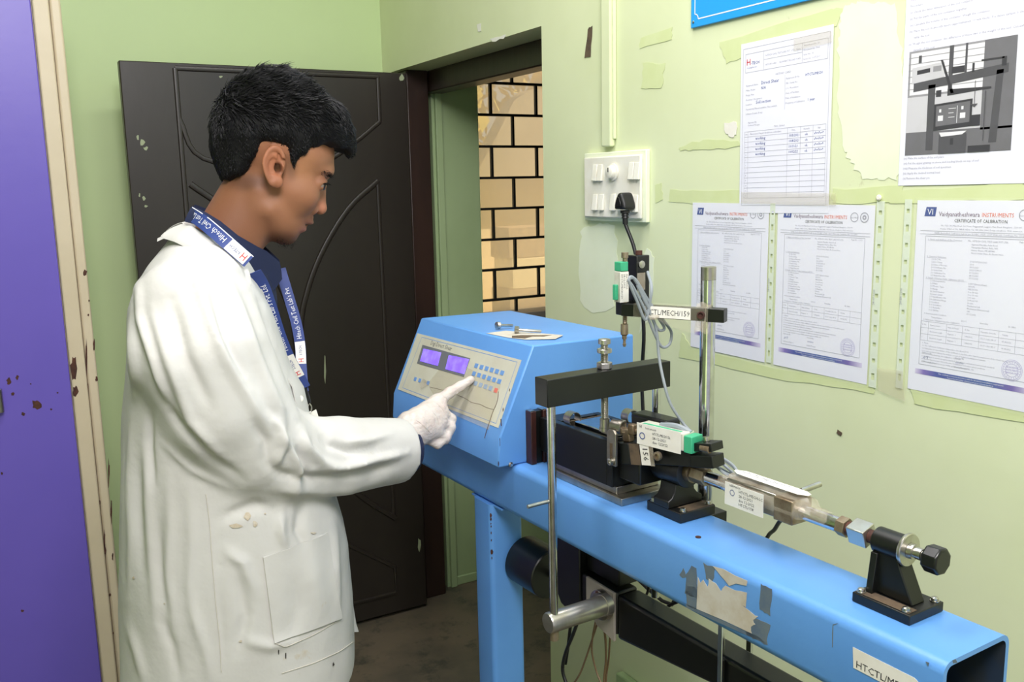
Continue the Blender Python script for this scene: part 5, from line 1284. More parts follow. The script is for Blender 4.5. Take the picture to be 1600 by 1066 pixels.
# side-view coordinates of each vertex (used only to lay out the folds on the cloth)
WV = (np.array(PERS)[:3, :3] @ V.T).T + np.array(PERS)[:3, 3]
dd = WV-CAM; dep = dd@FW; SV = np.stack([800+F_PX*(dd@RT)/dep, 533-F_PX*(dd@UP)/dep], 1)
A = 0.001
for pts, w, amp in [
    # shoulder and upper sleeve
    ([(213, 440), (222, 500), (240, 560), (262, 640)], 7, 5.5), ([(236, 480), (262, 560), (300, 660), (352, 720)], 9, 4.5),
    ([(300, 400), (318, 470), (352, 560), (400, 640), (430, 690)], 10, 5), ([(345, 420), (372, 480), (400, 560), (436, 640), (444, 680)], 9, 5.5),
    ([(330, 440), (350, 520), (384, 600)], 8, -5), ([(268, 470), (290, 560), (330, 640)], 10, -5),
    ([(385, 450), (410, 520), (440, 590), (466, 650)], 8, 4), ([(240, 600), (275, 660), (330, 715), (380, 750)], 8, -4),
    ([(250, 690), (300, 735), (360, 765)], 6, 4), ([(205, 470), (210, 540), (212, 620)], 6, 5),
    # elbow folds
    ([(436, 680), (456, 700), (470, 735), (462, 770)], 8, 7), ([(470, 672), (478, 700), (500, 722), (530, 730)], 7, 6.5),
    ([(452, 690), (468, 712), (484, 752)], 6, -7), ([(500, 675), (515, 695), (545, 705), (585, 700)], 7, -4.5),
    ([(412, 720), (440, 742), (480, 750), (520, 742)], 8, -4.5), ([(490, 735), (540, 730), (590, 718), (638, 708)], 6, 6.5),
    ([(500, 745), (560, 742), (620, 728)], 7, -4.5), ([(540, 690), (570, 690), (610, 680)], 6, 3.5), ([(430, 765), (480, 768), (550, 765), (600, 750)], 7, 4),
    ([(420, 650), (436, 672), (440, 700), (432, 728)], 6, 6), ([(398, 660), (416, 690), (418, 724)], 7, -4.5),
    # back and side of the body
    ([(205, 650), (203, 740), (206, 840), (200, 940)], 7, 4.5), ([(228, 700), (232, 780), (236, 880), (244, 980)], 8, 4.5),
    ([(216, 700), (218, 800), (222, 900)], 7, -4), ([(262, 740), (266, 820), (262, 900), (276, 1000)], 9, 4), ([(248, 800), (250, 880), (262, 980)], 7, -3.5),
    ([(296, 760), (300, 840), (296, 920), (310, 1010)], 9, 4), ([(336, 780), (342, 860), (346, 940), (350, 1050)], 3.0, -2.6),
    ([(346, 812), (370, 800), (400, 790), (420, 796)], 9, -4), ([(352, 860), (380, 880), (400, 930)], 9, 4), ([(372, 900), (384, 960), (372, 1020)], 9, -4),
    ([(440, 800), (438, 830), (446, 856)], 7, 5), ([(470, 790), (466, 830), (480, 860)], 8, -4), ([(480, 870), (494, 920), (500, 970)], 8, 4.5),
    ([(456, 900), (464, 950), (450, 1000)], 8, -3.5), ([(520, 820), (524, 890), (530, 960)], 7, 4), ([(200, 980), (214, 1020), (226, 1066)], 8, 5),
    ([(250, 960), (268, 1010), (280, 1066)], 8, -4.5), ([(300, 950), (320, 1010), (330, 1066)], 9, 4), ([(380, 1000), (420, 1010), (470, 1000)], 9, 3.5), ([(235, 640), (232, 700), (240, 760)], 6, -4),
    ([(405, 470), (424, 540), (448, 600), (470, 650)], 5, -3.5), ([(300, 372), (340, 396), (380, 425)], 6, 3)]:
    P2 = None; crease(pts, w*0.95, amp*A*1.9)
nz = lambda s, a, b_, c: np.sin(V[:, 0]*s+a)*np.sin(V[:, 1]*s*0.8+b_)*np.sin(V[:, 2]*s*0.45+c)
disp += 0.0016*nz(38, 1, 2, 3)+0.0012*nz(70, 4, 1, 0)*(V[:, 2] > HEMB+0.02)
V2 = V+N_*disp[:, None]
coat = nmesh('lab_coat', man, V2, Q, 'coat', 'white cotton lab coat with brown stains')
md = coat.modifiers.new('soft', 'SUBSURF'); md.levels = 1; md.render_levels = 1
# the surface, for laying seams, pocket and stains on to the cloth
from mathutils.bvhtree import BVHTree
_V2 = relax(V2, Q, 1, 0.35)
BVH = BVHTree.FromPolygons([tuple(p) for p in _V2.tolist()], [tuple(q) for q in Q.tolist()])
def cloth_pt(px, py, lift=0.0):
    R, c = _FR[id(PERS)]; r_ = R @ ray(px, py); r_ = r_/np.linalg.norm(r_)
    for k in range(12):
        loc, nr, ix, ds = BVH.ray_cast(Vector(c), Vector(r_))
        if loc is not None: break
        px, py = px+(380-px)*0.01, py+(800-py)*0.004
        r_ = R @ ray(px, py); r_ = r_/np.linalg.norm(r_)
    n_ = np.array(nr)
    if n_ @ r_ > 0: n_ = -n_
    return np.array(loc)+n_*(lift+0.0008)
def seam(pts, name='seam', r=0.0007, mat='seam', sub=5, parent=None, label=None):
    P = []
    for i in range(len(pts)-1):
        for k in range(sub):
            t = k/sub; P.append(cloth_pt(pts[i][0]*(1-t)+pts[i+1][0]*t, pts[i][1]*(1-t)+pts[i+1][1]*t, 0.0004))
    P.append(cloth_pt(*pts[-1], 0.0004))
    P = [P[0]]+[(P[i-1]+P[i]*2+P[i+1])/4 for i in range(1, len(P)-1)]+[P[-1]]
    return part(parent or coat, name, B().tube(P, r, 6, 1), mat, label=label)
seam([(322, 772), (328, 820), (332, 880), (338, 950), (344, 1010), (346, 1050)])
seam([(440, 1052), (490, 1036), (530, 1018), (551, 1003)], 'hem_stitch', 0.0008)
# patch pocket
def cloth_patch(poly, name, mat, lift, parent=None, th=None, label=None, n=8):
    # fill a quad-like outline (4 corners) with a small grid lying on the cloth
    (a, b_, c, d) = [np.array(p, float) for p in poly]; rows = []
    for i in range(n+1):
        t = i/n; l = a*(1-t)+d*t; r = b_*(1-t)+c*t
        rows.append([cloth_pt(*(l*(1-s/n)+r*(s/n)), lift) for s in range(n+1)])
    R_ = np.array(rows)
    for _ in range(2): R_[1:-1, 1:-1] = (R_[1:-1, 1:-1]*2+R_[:-2, 1:-1]+R_[2:, 1:-1]+R_[1:-1, :-2]+R_[1:-1, 2:])/6
    o = part(parent or coat, name, B().grid(R_.tolist()), mat, label=label, ang=80)
    if th:
        md = o.modifiers.new('th', 'SOLIDIFY'); md.thickness = th; md.offset = 0
    return o
pocket = cloth_patch([(411, 871), (510, 834), (532, 966), (428, 1006)], 'patch_pocket', 'coat', 0.0022, th=0.002, n=16)
seam([(411, 871), (460, 856), (510, 833)], 'pocket_edge', 0.0013, 'coat', parent=coat)
seam([(411, 871), (419, 930), (428, 1005), (446, 1011), (490, 992), (532, 967), (524, 910), (510, 834)], 'pocket_edge', 0.0008)
# stains and ink streaks
def stain(px, py, w_, h_, mat, name, seed):
    r2 = np.random.default_rng(seed); pts = [cloth_pt(px+math.cos(k/9*6.283)*w_/2*r2.uniform(.55, 1.1), py+math.sin(k/9*6.283)*h_/2*r2.uniform(.55, 1.1), 0.0008) for k in range(9)]
    c = cloth_pt(px, py, 0.0012); b = B(); b.add([c]+pts, [(0, k+1, (k+1) % 9+1)[::-1] for k in range(9)], True); part(coat, name, b, mat)
for k, (px, py, w_, h_, mt) in enumerate(((386, 806, 13, 15, 0), (368, 822, 22, 8, 0), (398, 818, 9, 10, 0), (414, 803, 3, 4, 0), (435, 1018, 2.0, 10, 1), (446, 1024, 2.2, 12, 1), (520, 1038, 3, 8, 1), (514, 884, 1.5, 12, 1), (517, 902, 1.5, 14, 1), (258, 943, 4, 2, 0), (466, 929, 3, 3, 0), (210, 903, 5, 5, 0), (489, 833, 10, 4, 0), (376, 1002, 8, 4, 0))):
    stain(px, py, w_, h_, ('coat_stain', 'coat_ink')[mt], ('mud_stain', 'ink_streak')[mt], 40+k)
# front placket edge seen beyond the near panel
rows = []
for (px, py, w_) in ((524, 776, 5), (534, 810, 7), (542, 850, 8), (546, 900, 8), (550, 945, 7), (555, 975, 6), (559, 988, 3)):
    rows.append([pl(px-w_-6, py, -0.02), pl(px-w_*0.3, py, -0.012), pl(px, py, 0.004)])
o = part(coat, 'placket_edge', B().grid(rows), 'coat', ang=80); md = o.modifiers.new('th', 'SOLIDIFY'); md.thickness = 0.002
# upper front edge of the open coat with its button
rows = []
for (px, py) in ((414, 452), (424, 490), (437, 535), (452, 573), (472, 605), (479, 636), (484, 672)):
    rows.append([pl(px-16, py, -0.105), pl(px-5, py, -0.082), pl(px+1, py, -0.055), pl(px-2, py, -0.035)])
o = part(coat, 'front_edge', B().grid(rows), 'coat', ang=80); md = o.modifiers.new('th', 'SOLIDIFY'); md.thickness = 0.002
bt = cloth_pt(466, 624, 0.002)
part(coat, 'button', B().lathe(bt, (0.1, -1, 0.1), [(-0.002, 0.005), (0.001, 0.0055), (0.0018, 0.0045)], 16), 'switch')
# coat collar: folded band around the neck
def ringpt(px, py, rr_y, phi):
    """point on a tilted ring: phi 0 = nearest the camera"""
    pass
CTOP = [(282, 350), (300, 352), (330, 372), (362, 398), (389, 417)]
CBOT = [(246, 370), (272, 378), (314, 400), (350, 424), (396, 450)]
yC = [-0.02, -0.058, -0.090, -0.100, -0.095]
def collar(side):
    rows = []
    top = [pl(x, y, yy) for (x, y), yy in zip(CTOP, yC)]; bot = [pl(x, y, yy-0.026) for (x, y), yy in zip(CBOT, yC)]
    top = [np.array(p)*1.0 for p in top]; bot = [np.array(p)*1.0 for p in bot]
    if side > 0:
        top = [p*np.array((1, -1, 1)) for p in top]; bot = [p*np.array((1, -1, 1)) for p in bot]
    T = []; Bm = []
    for i in range(len(top)-1):
        for k in range(4):
            t = k/4; T.append(top[i]*(1-t)+top[i+1]*t); Bm.append(bot[i]*(1-t)+bot[i+1]*t)
    T.append(top[-1]); Bm.append(bot[-1])
    for i in range(len(T)):
        out = np.array((0, side, 0.3)); inn = T[i]-np.array((0, side*0.010, 0.012))
        rows.append([inn, T[i]-np.array((0, side*0.004, -0.001)), T[i], T[i]*0.5+Bm[i]*0.5+np.array((0, side*0.006, 0.004)), Bm[i]])
    o = part(coat, 'collar', B().grid(rows), 'coat', ang=80); md = o.modifiers.new('th', 'SOLIDIFY'); md.thickness = 0.0025; md2 = o.modifiers.new('s', 'SUBSURF'); md2.levels = 1; md2.render_levels = 1
collar(-1); collar(1)
part(coat, 'collar_back', B().grid([[(pl(284, 352, 0)[0]+abs(y)*0.3, y, pl(284, 352)[2]-abs(y)*0.1), (pl(270, 360, 0)[0]+abs(y)*0.25, y*1.2, pl(280, 360)[2]-abs(y)*0.1), (pl(246, 371, 0)[0]+abs(y)*0.1, y*1.5, pl(262, 372)[2]-abs(y)*0.1)] for y in np.linspace(-0.03, 0.03, 7)]), 'coat', ang=80)

# ---------------- navy shirt: body, stand collar and its points
def shirt_sdf(X, Y, Z):
    zt = pl(400, 400)[2]
    f = torso(X, Y*1.35, Z, -0.02)
    f = smin(f, ell(X, Y, Z, pl(398, 470), (0.036, 0.080, 0.085)), 0.02)
    f = smax(f, Z-(pl(380, 405)[2]), 0.01)
    f = smax(f, pl(400, 700)[2]-Z, 0.005)
    f = smax(f, -caps(X, Y, Z, P_(385, 330), P_(360, 392), 0.052, 0.045), 0.004)
    return f
V, Q = surface_nets(shirt_sdf, (pl(200, 500)[0], -0.17, pl(400, 710)[2]), (pl(500, 500)[0], 0.17, pl(380, 400)[2]+0.01), 0.008)
shirt = nmesh('shirt', man, V, Q, 'navy', 'navy blue shirt under the coat')
# stand collar strip: inner top edge to outer fold
STOP = [(300, 322), (322, 332), (345, 346), (372, 368), (403, 386), (420, 394)]
SBOT = [(288, 346), (312, 352), (338, 372), (366, 402), (392, 432), (424, 478)]
yS = [-0.030, -0.056, -0.066, -0.066, -0.048, -0.030]
for side in (-1, 1):
    rows = []
    n_ = len(STOP)
    for i in range(n_-1):
        for k in range(5):
            t = k/5
            a = np.array(pl(STOP[i][0]*(1-t)+STOP[i+1][0]*t, STOP[i][1]*(1-t)+STOP[i+1][1]*t, yS[i]*(1-t)+yS[i+1]*t))
            c = np.array(pl(SBOT[i][0]*(1-t)+SBOT[i+1][0]*t, SBOT[i][1]*(1-t)+SBOT[i+1][1]*t, (yS[i]*(1-t)+yS[i+1]*t)-0.016))
            if side > 0:
                a = a*np.array((1, -1, 1)); c = c*np.array((1, -1, 1))
                a[0] += 0.008*t*0; 
            inn = a-np.array((0, side*0.008, 0.018))
            rows.append([inn, a-np.array((0, side*0.003, 0)), a*0.75+c*0.25+np.array((0, side*0.004, 0.001)), a*0.4+c*0.6+np.array((0, side*0.004, 0.001)), c])
    a = np.array(pl(437, 410, -0.018)); c = np.array(pl(441, 436, -0.026))
    if side > 0: a[1] *= -1; c[1] *= -1
    rows.append([a-np.array((0, side*0.006, 0.012)), a-np.array((0, side*0.002, 0)), a*0.7+c*0.3, a*0.4+c*0.6, c])
    o = part(shirt, 'shirt_collar', B().grid(rows), 'navy', ang=80); md = o.modifiers.new('th', 'SOLIDIFY'); md.thickness = 0.0022
# shirt cuff inside the coat sleeve
part(shirt, 'shirt_cuff', B().lathe(WR-fdir*0.05, fdir, [(0, 0.040), (0.045, 0.0425), (0.066, 0.0430), (0.0665, 0.040), (0.03, 0.038)], 28, caps=False), 'navy')

# ---------------- lanyard with lettering
def ribbon(pts, w, name, mat, parent, sub=8, twist=None):
    """pts: 3-D centre line with side vectors"""
    C = []; S2 = []
    n = len(pts)
    for i in range(n-1):
        p0 = pts[max(i-1, 0)][0]; p1 = pts[i][0]; p2 = pts[i+1][0]; p3 = pts[min(i+2, n-1)][0]
        for k in range(sub):
            t = k/sub; C.append(0.5*((2*p1)+(-p0+p2)*t+(2*p0-5*p1+4*p2-p3)*t*t+(-p0+3*p1-3*p2+p3)*t**3)); S2.append(pts[i][1]*(1-t)+pts[i+1][1]*t)
    C.append(pts[-1][0]); S2.append(pts[-1][1]); C = np.array(C); S2 = np.array(S2)
    T = np.gradient(C, axis=0); T /= np.linalg.norm(T, axis=1)[:, None]
    S2 = S2-T*(S2*T).sum(1)[:, None]; S2 /= np.linalg.norm(S2, axis=1)[:, None]
    Nn = np.cross(T, S2)
    rows = [[C[i]-S2[i]*w/2, C[i], C[i]+S2[i]*w/2] for i in range(len(C))]
    o = part(parent, name, B().grid(rows), mat, ang=80); md = o.modifiers.new('th', 'SOLIDIFY'); md.thickness = 0.0009; md.offset = 0
    L = np.concatenate([[0], np.cumsum(np.linalg.norm(np.diff(C, axis=0), axis=1))])
    return o, C, S2, Nn, L
def rib_text(parent, rb, txt, s0, size, mat, name='lettering', flip=1, side=1, sx=1.0, center=0.0):
    o, C, S2, Nn, L = rb; vs, fs, w = text2d(txt); out = []
    for (x, y) in vs:
        s = s0+flip*x*size*sx; i = np.clip(np.searchsorted(L, s)-1, 0, len(L)-2); t = (s-L[i])/(L[i+1]-L[i])
        c = C[i]*(1-t)+C[i+1]*t; sv = S2[i]; nn = Nn[i]
        out.append(c+sv*((y-0.35)*size+center)*flip*1.0+nn*0.0009*side)
    b = B(); b.add(out, fs, False); return part(parent, name, b, mat)
def rib_box(parent, rb, s0, s1, w, mat, name, side=1, lift=0.0007, c0=0.0):
    o, C, S2, Nn, L = rb; rows = []
    for s in np.linspace(s0, s1, 6):
        i = np.clip(np.searchsorted(L, s)-1, 0, len(L)-2); t = (s-L[i])/(L[i+1]-L[i]); c = C[i]*(1-t)+C[i+1]*t
        rows.append([c-S2[i]*(w/2-c0)+Nn[i]*lift*side, c+S2[i]*(w/2+c0)+Nn[i]*lift*side])
    return part(parent, name, B().grid(rows), mat)
ln_ = thing('lanyard', 'blue printed lanyard round the neck over the white coat collar', 'lanyard', PERS, P_(440, 560))
def rp(px, py, y, sx, sy, yy): return (np.array(pl(px, py, y)), np.array((sx, yy, sy)))
# neck part: lies on the coat collar, edge up
neckp = [rp(296, 333, -0.035, 0.45, 0.85, 0.35), rp(316, 346, -0.078, 0.45, 0.85, 0.30), rp(340, 366, -0.102, 0.55, 0.8, 0.25), rp(366, 389, -0.115, 0.6, 0.75, 0.25), rp(389, 409, -0.117, 0.6, 0.7, 0.2)]
r1 = ribbon(neckp, 0.0215, 'neck_ribbon', 'lanyard', ln_)
side = -1 if r1[3][10][1] > 0 else 1
L1 = r1[4][-1]
rib_box(r1[0], r1, L1-0.040, L1-0.004, 0.0195, 'paper_w', 'white_emblem_patch', side)
rib_text(ln_, r1, 'Hitech Civil Test Lab', L1-0.046, 0.0135, 'ink_white', 'lettering', -1, side, 0.80)
rib_text(ln_, r1, 'H', L1-0.006, 0.016, 'ink_red', 'emblem_letter', -1, side*1.3, 0.8)
rib_text(ln_, r1, 'I-TECH', L1-0.018, 0.0075, 'ink_blue', 'emblem_letter', -1, side*1.3, 0.8)
rib_box(r1[0], r1, 0.0, L1, 0.0014, 'ink_white', 'white_edge', side, 0.0016, 0.0098)
# chest straps
sp1 = [rp(398, 425, -0.105, 0.85, 0.4, -0.2), rp(411, 447, -0.088, 0.9, 0.35, -0.15), rp(424, 484, -0.075, 0.93, 0.3, 0), rp(436, 522, -0.062, 0.93, 0.3, 0), rp(450, 557, -0.048, 0.92, 0.35, 0), rp(464, 583, -0.035, 0.9, 0.4, 0), rp(476, 606, -0.025, 0.9, 0.4, 0)]
r2_ = ribbon(sp1, 0.0195, 'chest_strap', 'lanyard', ln_)
s2 = -1 if r2_[3][20][1] > 0 else 1
L2 = r2_[4][-1]
flip = -1
def dirflip(rb):  # text must run upwards along the strap, letters upright towards the left
    return -1
rib_box(r2_[0], r2_, L2*0.70, L2*0.90, 0.0185, 'paper_w', 'white_emblem_patch', s2)
rib_text(ln_, r2_, 'Hitech Civil Test Lab\'s Pvt. Ltd.', L2*0.66, 0.0125, 'ink_white', 'lettering', -1, s2, 0.78)
rib_text(ln_, r2_, 'H', L2*0.885, 0.015, 'ink_red', 'emblem_letter', -1, s2*1.3, 0.8)
rib_text(ln_, r2_, 'I-TECH', L2*0.82, 0.0075, 'ink_blue', 'emblem_letter', -1, s2*1.3, 0.8)
sp2 = [rp(438, 420, 0.035, 0.95, 0.2, 0), rp(444, 440, 0.028, 0.95, 0.2, 0), rp(453, 470, 0.020, 0.96, 0.2, 0), rp(463, 505, 0.012, 0.97, 0.15, 0), rp(469, 540, 0.004, 0.98, 0.1, 0), rp(471, 575, -0.008, 0.99, 0.02, 0), rp(474, 612, -0.02, 0.99, 0, 0)]
r3 = ribbon(sp2, 0.0175, 'chest_strap', 'lanyard', ln_)
s3 = -1 if r3[3][20][1] > 0 else 1
L3 = r3[4][-1]
rib_box(r3[0], r3, L3*0.60, L3*0.78, 0.0165, 'paper_w', 'white_emblem_patch', s3)
rib_text(ln_, r3, 'Hitech Civil Test Lab\'s Pvt', L3*0.58, 0.0115, 'ink_white', 'lettering', -1, s3, 0.72)
rib_text(ln_, r3, 'H', L3*0.77, 0.013, 'ink_red', 'emblem_letter', -1, s3*1.3, 0.8)
rib_text(ln_, r3, 'I-TECH', L3*0.71, 0.0065, 'ink_blue', 'emblem_letter', -1, s3*1.3, 0.8)
part(ln_, 'clip', B().tube([pl(476, 606, -0.02), pl(480, 618, -0.02), pl(483, 630, -0.02)], 0.0035, 8, 3), 'knob', label='black plastic clip')
cp = part(ln_, 'swivel_hook', B().tube([pl(483, 630, -0.02), pl(487, 636, -0.02), pl(485, 644, -0.02), pl(480, 640, -0.02), pl(482, 632, -0.02)], 0.0012, 6, 4), 'zinc')
part(ln_, 'card_sleeve', B().prism([pl(483, 646, -0.016), pl(494, 640, -0.014), pl(506, 676, -0.014), pl(495, 690, -0.016)], (0, 0.0012, 0)), 'paper_w')
part(ln_, 'card_print', B().prism([pl(490, 662, -0.018), pl(499, 656, -0.016), pl(502, 668, -0.016), pl(494, 676, -0.018)], (0, 0.0006, 0)), 'ink_violet')

# ---------------- gloved right hand: index finger on the keypad, the others folded
TIP = np.array(PERS.inverted() @ (MACH @ Vector(pp(735.5, 593.5, 0.009))))
TIPP = np.array(TIP)
def hp(px, py, y): return np.array(pl(px, py, y))
yT = TIP[1]; yW = WR[1]+0.01
def hy(f): return yW+(yT-yW)*f
def hand_sdf(X, Y, Z):
    C_ = lambda a, c, ra, rb: caps(X, Y, Z, a, c, ra, rb)
    w0 = WR-fdir*0.05+np.array((0, 0, 0.004)); w1 = hp(641, 676, hy(.08)); w1b = hp(646, 662, hy(.16))
    f = C_(w0, w1, 0.029, 0.027)
    kI = hp(683, 629, hy(.62)); kM = hp(688, 643, hy(.50)); kR = hp(687, 660, hy(.38)); kP = hp(680, 674, hy(.26))
    f = smin(f, C_(w1b, kI, 0.024, 0.0155), 0.018)
    f = smin(f, C_(hp(643, 668, hy(.12)), kM, 0.026, 0.0150), 0.014)
    f = smin(f, C_(w1, kR, 0.026, 0.0145), 0.014)
    f = smin(f, C_(hp(640, 684, hy(.05)), kP, 0.022, 0.0135), 0.014)
    # index
    m1 = hp(703, 613.5, hy(.80)); m2 = hp(719, 604, hy(.92))
    idx = smin(C_(kI, m1, 0.0118, 0.0102), C_(m1, m2, 0.0100, 0.0092), 0.005); idx = smin(idx, C_(m2, TIPP, 0.0090, 0.0078), 0.005)
    f = smin(f, idx, 0.009)
    # folded fingers
    def fing(k, p, d, t, r):
        g = smin(C_(k, p, r*1.12, r*1.02), C_(p, d, r, r*0.95), 0.003); return smin(g, C_(d, t, r*0.93, r*0.85), 0.003)
    f = smin(f, fing(kM, hp(705, 655, hy(.56)), hp(700, 674, hy(.46)), hp(684, 674, hy(.40)), 0.0098), 0.006)
    f = smin(f, fing(kR, hp(704, 668, hy(.44)), hp(695, 687, hy(.34)), hp(677, 684, hy(.28)), 0.0095), 0.005)
    f = smin(f, fing(kP, hp(697, 684, hy(.30)), hp(684, 695, hy(.22)), hp(670, 689, hy(.18)), 0.0086), 0.005)
    # thumb tucked on the far side
    f = smin(f, smin(C_(hp(655, 655, hy(.45)), hp(680, 655, hy(.85)), 0.015, 0.0115), C_(hp(680, 655, hy(.85)), hp(698, 662, hy(.78)), 0.0112, 0.0095), 0.005), 0.008)
    # fine latex wrinkles across wrist and back
    return f+0.0006*np.sin((X*0.8+Z*0.5)*420+6*np.sin(Z*60))*np.exp(-((X-w1[0])/0.035)**2)
lo = np.min([TIPP, WR], 0)-np.array((0.075, 0.085, 0.06)); hi = np.max([TIPP, WR], 0)+np.array((0.04, 0.07, 0.06))
V, Q = surface_nets(hand_sdf, lo, hi, 0.0021)
V = relax(V, Q, 1, 0.4)
glove = nmesh('latex_glove', man, V, Q, 'glove', 'whitish latex glove over the pointing right hand')
GW = (np.array(PERS)[:3, :3] @ V.T).T + np.array(PERS)[:3, 3]; gd_ = (GW-CAM)@FW; GS = np.stack([800+F_PX*((GW-CAM)@RT)/gd_, 533-F_PX*((GW-CAM)@UP)/gd_], 1); GN = normals(V, Q)
def gpt(px, py):
    d = np.hypot(GS[:, 0]-px, GS[:, 1]-py); ii = np.argsort(d)[:40]; ii = ii[gd_[ii] < gd_[ii].min()+0.012]
    return V[ii].mean(0)+GN[ii].mean(0)*0.0002
for pts in ([(640, 652), (656, 660), (668, 672), (674, 678)], [(663, 622), (680, 628), (694, 642), (698, 656)], [(634, 656), (644, 672), (650, 688)], [(690, 618), (698, 622), (700, 628)], [(712, 604), (716, 612), (712, 616)], [(672, 640), (682, 650), (686, 664)], [(628, 660), (638, 676), (641, 690)], [(686, 617), (692, 632), (700, 642)]):
    P = []
    for i in range(len(pts)-1):
        for k in range(4): t = k/4; P.append(gpt(pts[i][0]*(1-t)+pts[i+1][0]*t, pts[i][1]*(1-t)+pts[i+1][1]*t))
    P.append(gpt(*pts[-1])); P = [P[0]]+[(P[i-1]+P[i]+P[i+1])/3 for i in range(1, len(P)-1)]+[P[-1]]
    part(glove, 'latex_fold', B().tube(P, lambda t: 0.0011*math.sin(max(0.08, min(t, 0.92))*math.pi), 6, 1), 'glove')
# left hand hanging behind the body
LH = np.array((-0.035, .205, 0.875))
def lhand(X, Y, Z):
    C_ = lambda a, c, ra, rb: caps(X, Y, Z, a, c, ra, rb)
    f = C_(LH+(0, 0, .05), LH+(0.004, 0, -.02), .027, .027); f = smin(f, C_(LH+(0.0, 0, -.02), LH+(0.01, 0, -.07), .026, .028), .02)
    for k, (dx_, ln) in enumerate(((-.024, .062), (-.009, .074), (.007, .078), (.022, .070))):
        a = LH+(0.012+dx_, 0, -.085); m = a+(0.008, -.004, -ln*.5); e = m+(0.012, -.012, -ln*.5)
        f = smin(f, smin(C_(a, m, .0105, .0095), C_(m, e, .0092, .0080), .004), .005)
    return smin(f, smin(C_(LH+(.018, -.004, -.03), LH+(.046, -.014, -.065), .014, .011), C_(LH+(.046, -.014, -.065), LH+(.056, -.022, -.095), .0108, .009), .005), .008)
V, Q = surface_nets(lhand, LH+(-.07, -.07, -.20), LH+(.09, .06, .09), 0.003)
nmesh('latex_glove', man, V, Q, 'glove')
# ---------------- trousers and shoes
def tr_sdf(X, Y, Z):
    Ya = np.abs(Y)
    f = ell(X, Y, Z, (-0.075, 0, .90), (.125, .155, .14))
    f = smin(f, caps(X, Ya, Z, (-.06, .085, .86), (-.045, .095, .48), .098, .075), .03)
    f = smin(f, caps(X, Ya, Z, (-.045, .095, .48), (-.085, .10, .09), .075, .062), .02)
    return smax(f, .055-Z, .004)
V, Q = surface_nets(tr_sdf, (-.25, -.24, .03), (.13, .24, 1.0), .009)
nmesh('trousers', man, V, Q, 'trouser')
for s_ in (-1, 1):
    def sh_sdf(X, Y, Z, s_=s_):
        f = ell(X, Y, Z, (-.09, s_*.10, .055), (.055, .045, .055)); f = smin(f, ell(X, Y, Z, (.02, s_*.105, .035), (.11, .045, .038)), .03)
        return smax(f, .004-Z, .003)
    V, Q = surface_nets(sh_sdf, (-.17, s_*.10-.06, -.002), (.15, s_*.10+.06, .12), .005)
    nmesh('shoe', man, V, Q, 'shoe')
# ================================================================== papers on the green wall (x = XW)
PXW = XW-0.0016
class Sheet:
    def __init__(s, y, z, w, h, tilt=0.0, lift=0.0): s.y, s.z, s.w, s.h, s.t, s.x = y, z, w, h, tilt, PXW-lift
    def p(s, u, v, l=0.0):   # u from the left 0..w, v from the top down 0..h
        c, q = math.cos(s.t), math.sin(s.t); return np.array((s.x-l, s.y-(u*c-v*q), s.z-(v*c+u*q)))
    def dirs(s):
        c, q = math.cos(s.t), math.sin(s.t); return np.array((0, -c, -q)), np.array((0, -q, c))
def sheet(name, s, label, group=None, mat='paper', curl=0.002, nx=6, ny=8):
    rows = []
    for j in range(ny+1):
        rows.append([s.p(s.w*i/nx, s.h*j/ny) for i in range(nx+1)])
    t = thing(name, label, 'paper', ROOM, tuple(s.p(s.w/2, s.h)), group)
    sh_ = part(t, 'sheet', (lambda q: (q.sm.__setitem__(slice(None), [False]*len(q.sm)), q)[1])(B().grid(rows)), mat, ang=80)
    md = sh_.modifiers.new('th', 'SOLIDIFY'); md.thickness = 0.0003; md.offset = 0
    return t, sh_
def txt(b, s, u, v, t, size, align='l', wmax=None):
    d, up = s.dirs(); b.text(t, s.p(u, v, 0.0005), d, up, size, align, wmax)
def line(b, s, u0, v0, u1, v1, w=0.0003):
    a = s.p(u0, v0, 0.0005); c = s.p(u1, v1, 0.0005); d = (c-a)/np.linalg.norm(c-a); n = np.cross(d, (1, 0, 0))*w
    b.add([a-n, c-n, c+n, a+n], [(0, 1, 2, 3)], False)
def rect(b, s, u0, v0, u1, v1, w=0.0003):
    line(b, s, u0, v0, u1, v0, w); line(b, s, u1, v0, u1, v1, w); line(b, s, u1, v1, u0, v1, w); line(b, s, u0, v1, u0, v0, w)
def ring(b, s, u, v, r, w, n=24, l=0.0005):
    for k in range(n):
        a0, a1 = 2*math.pi*k/n, 2*math.pi*(k+1)/n
        b.add([s.p(u+math.cos(a)*q, v+math.sin(a)*q, l) for a, q in ((a0, r), (a1, r), (a1, r-w), (a0, r-w))], [(0, 1, 2, 3)], False)
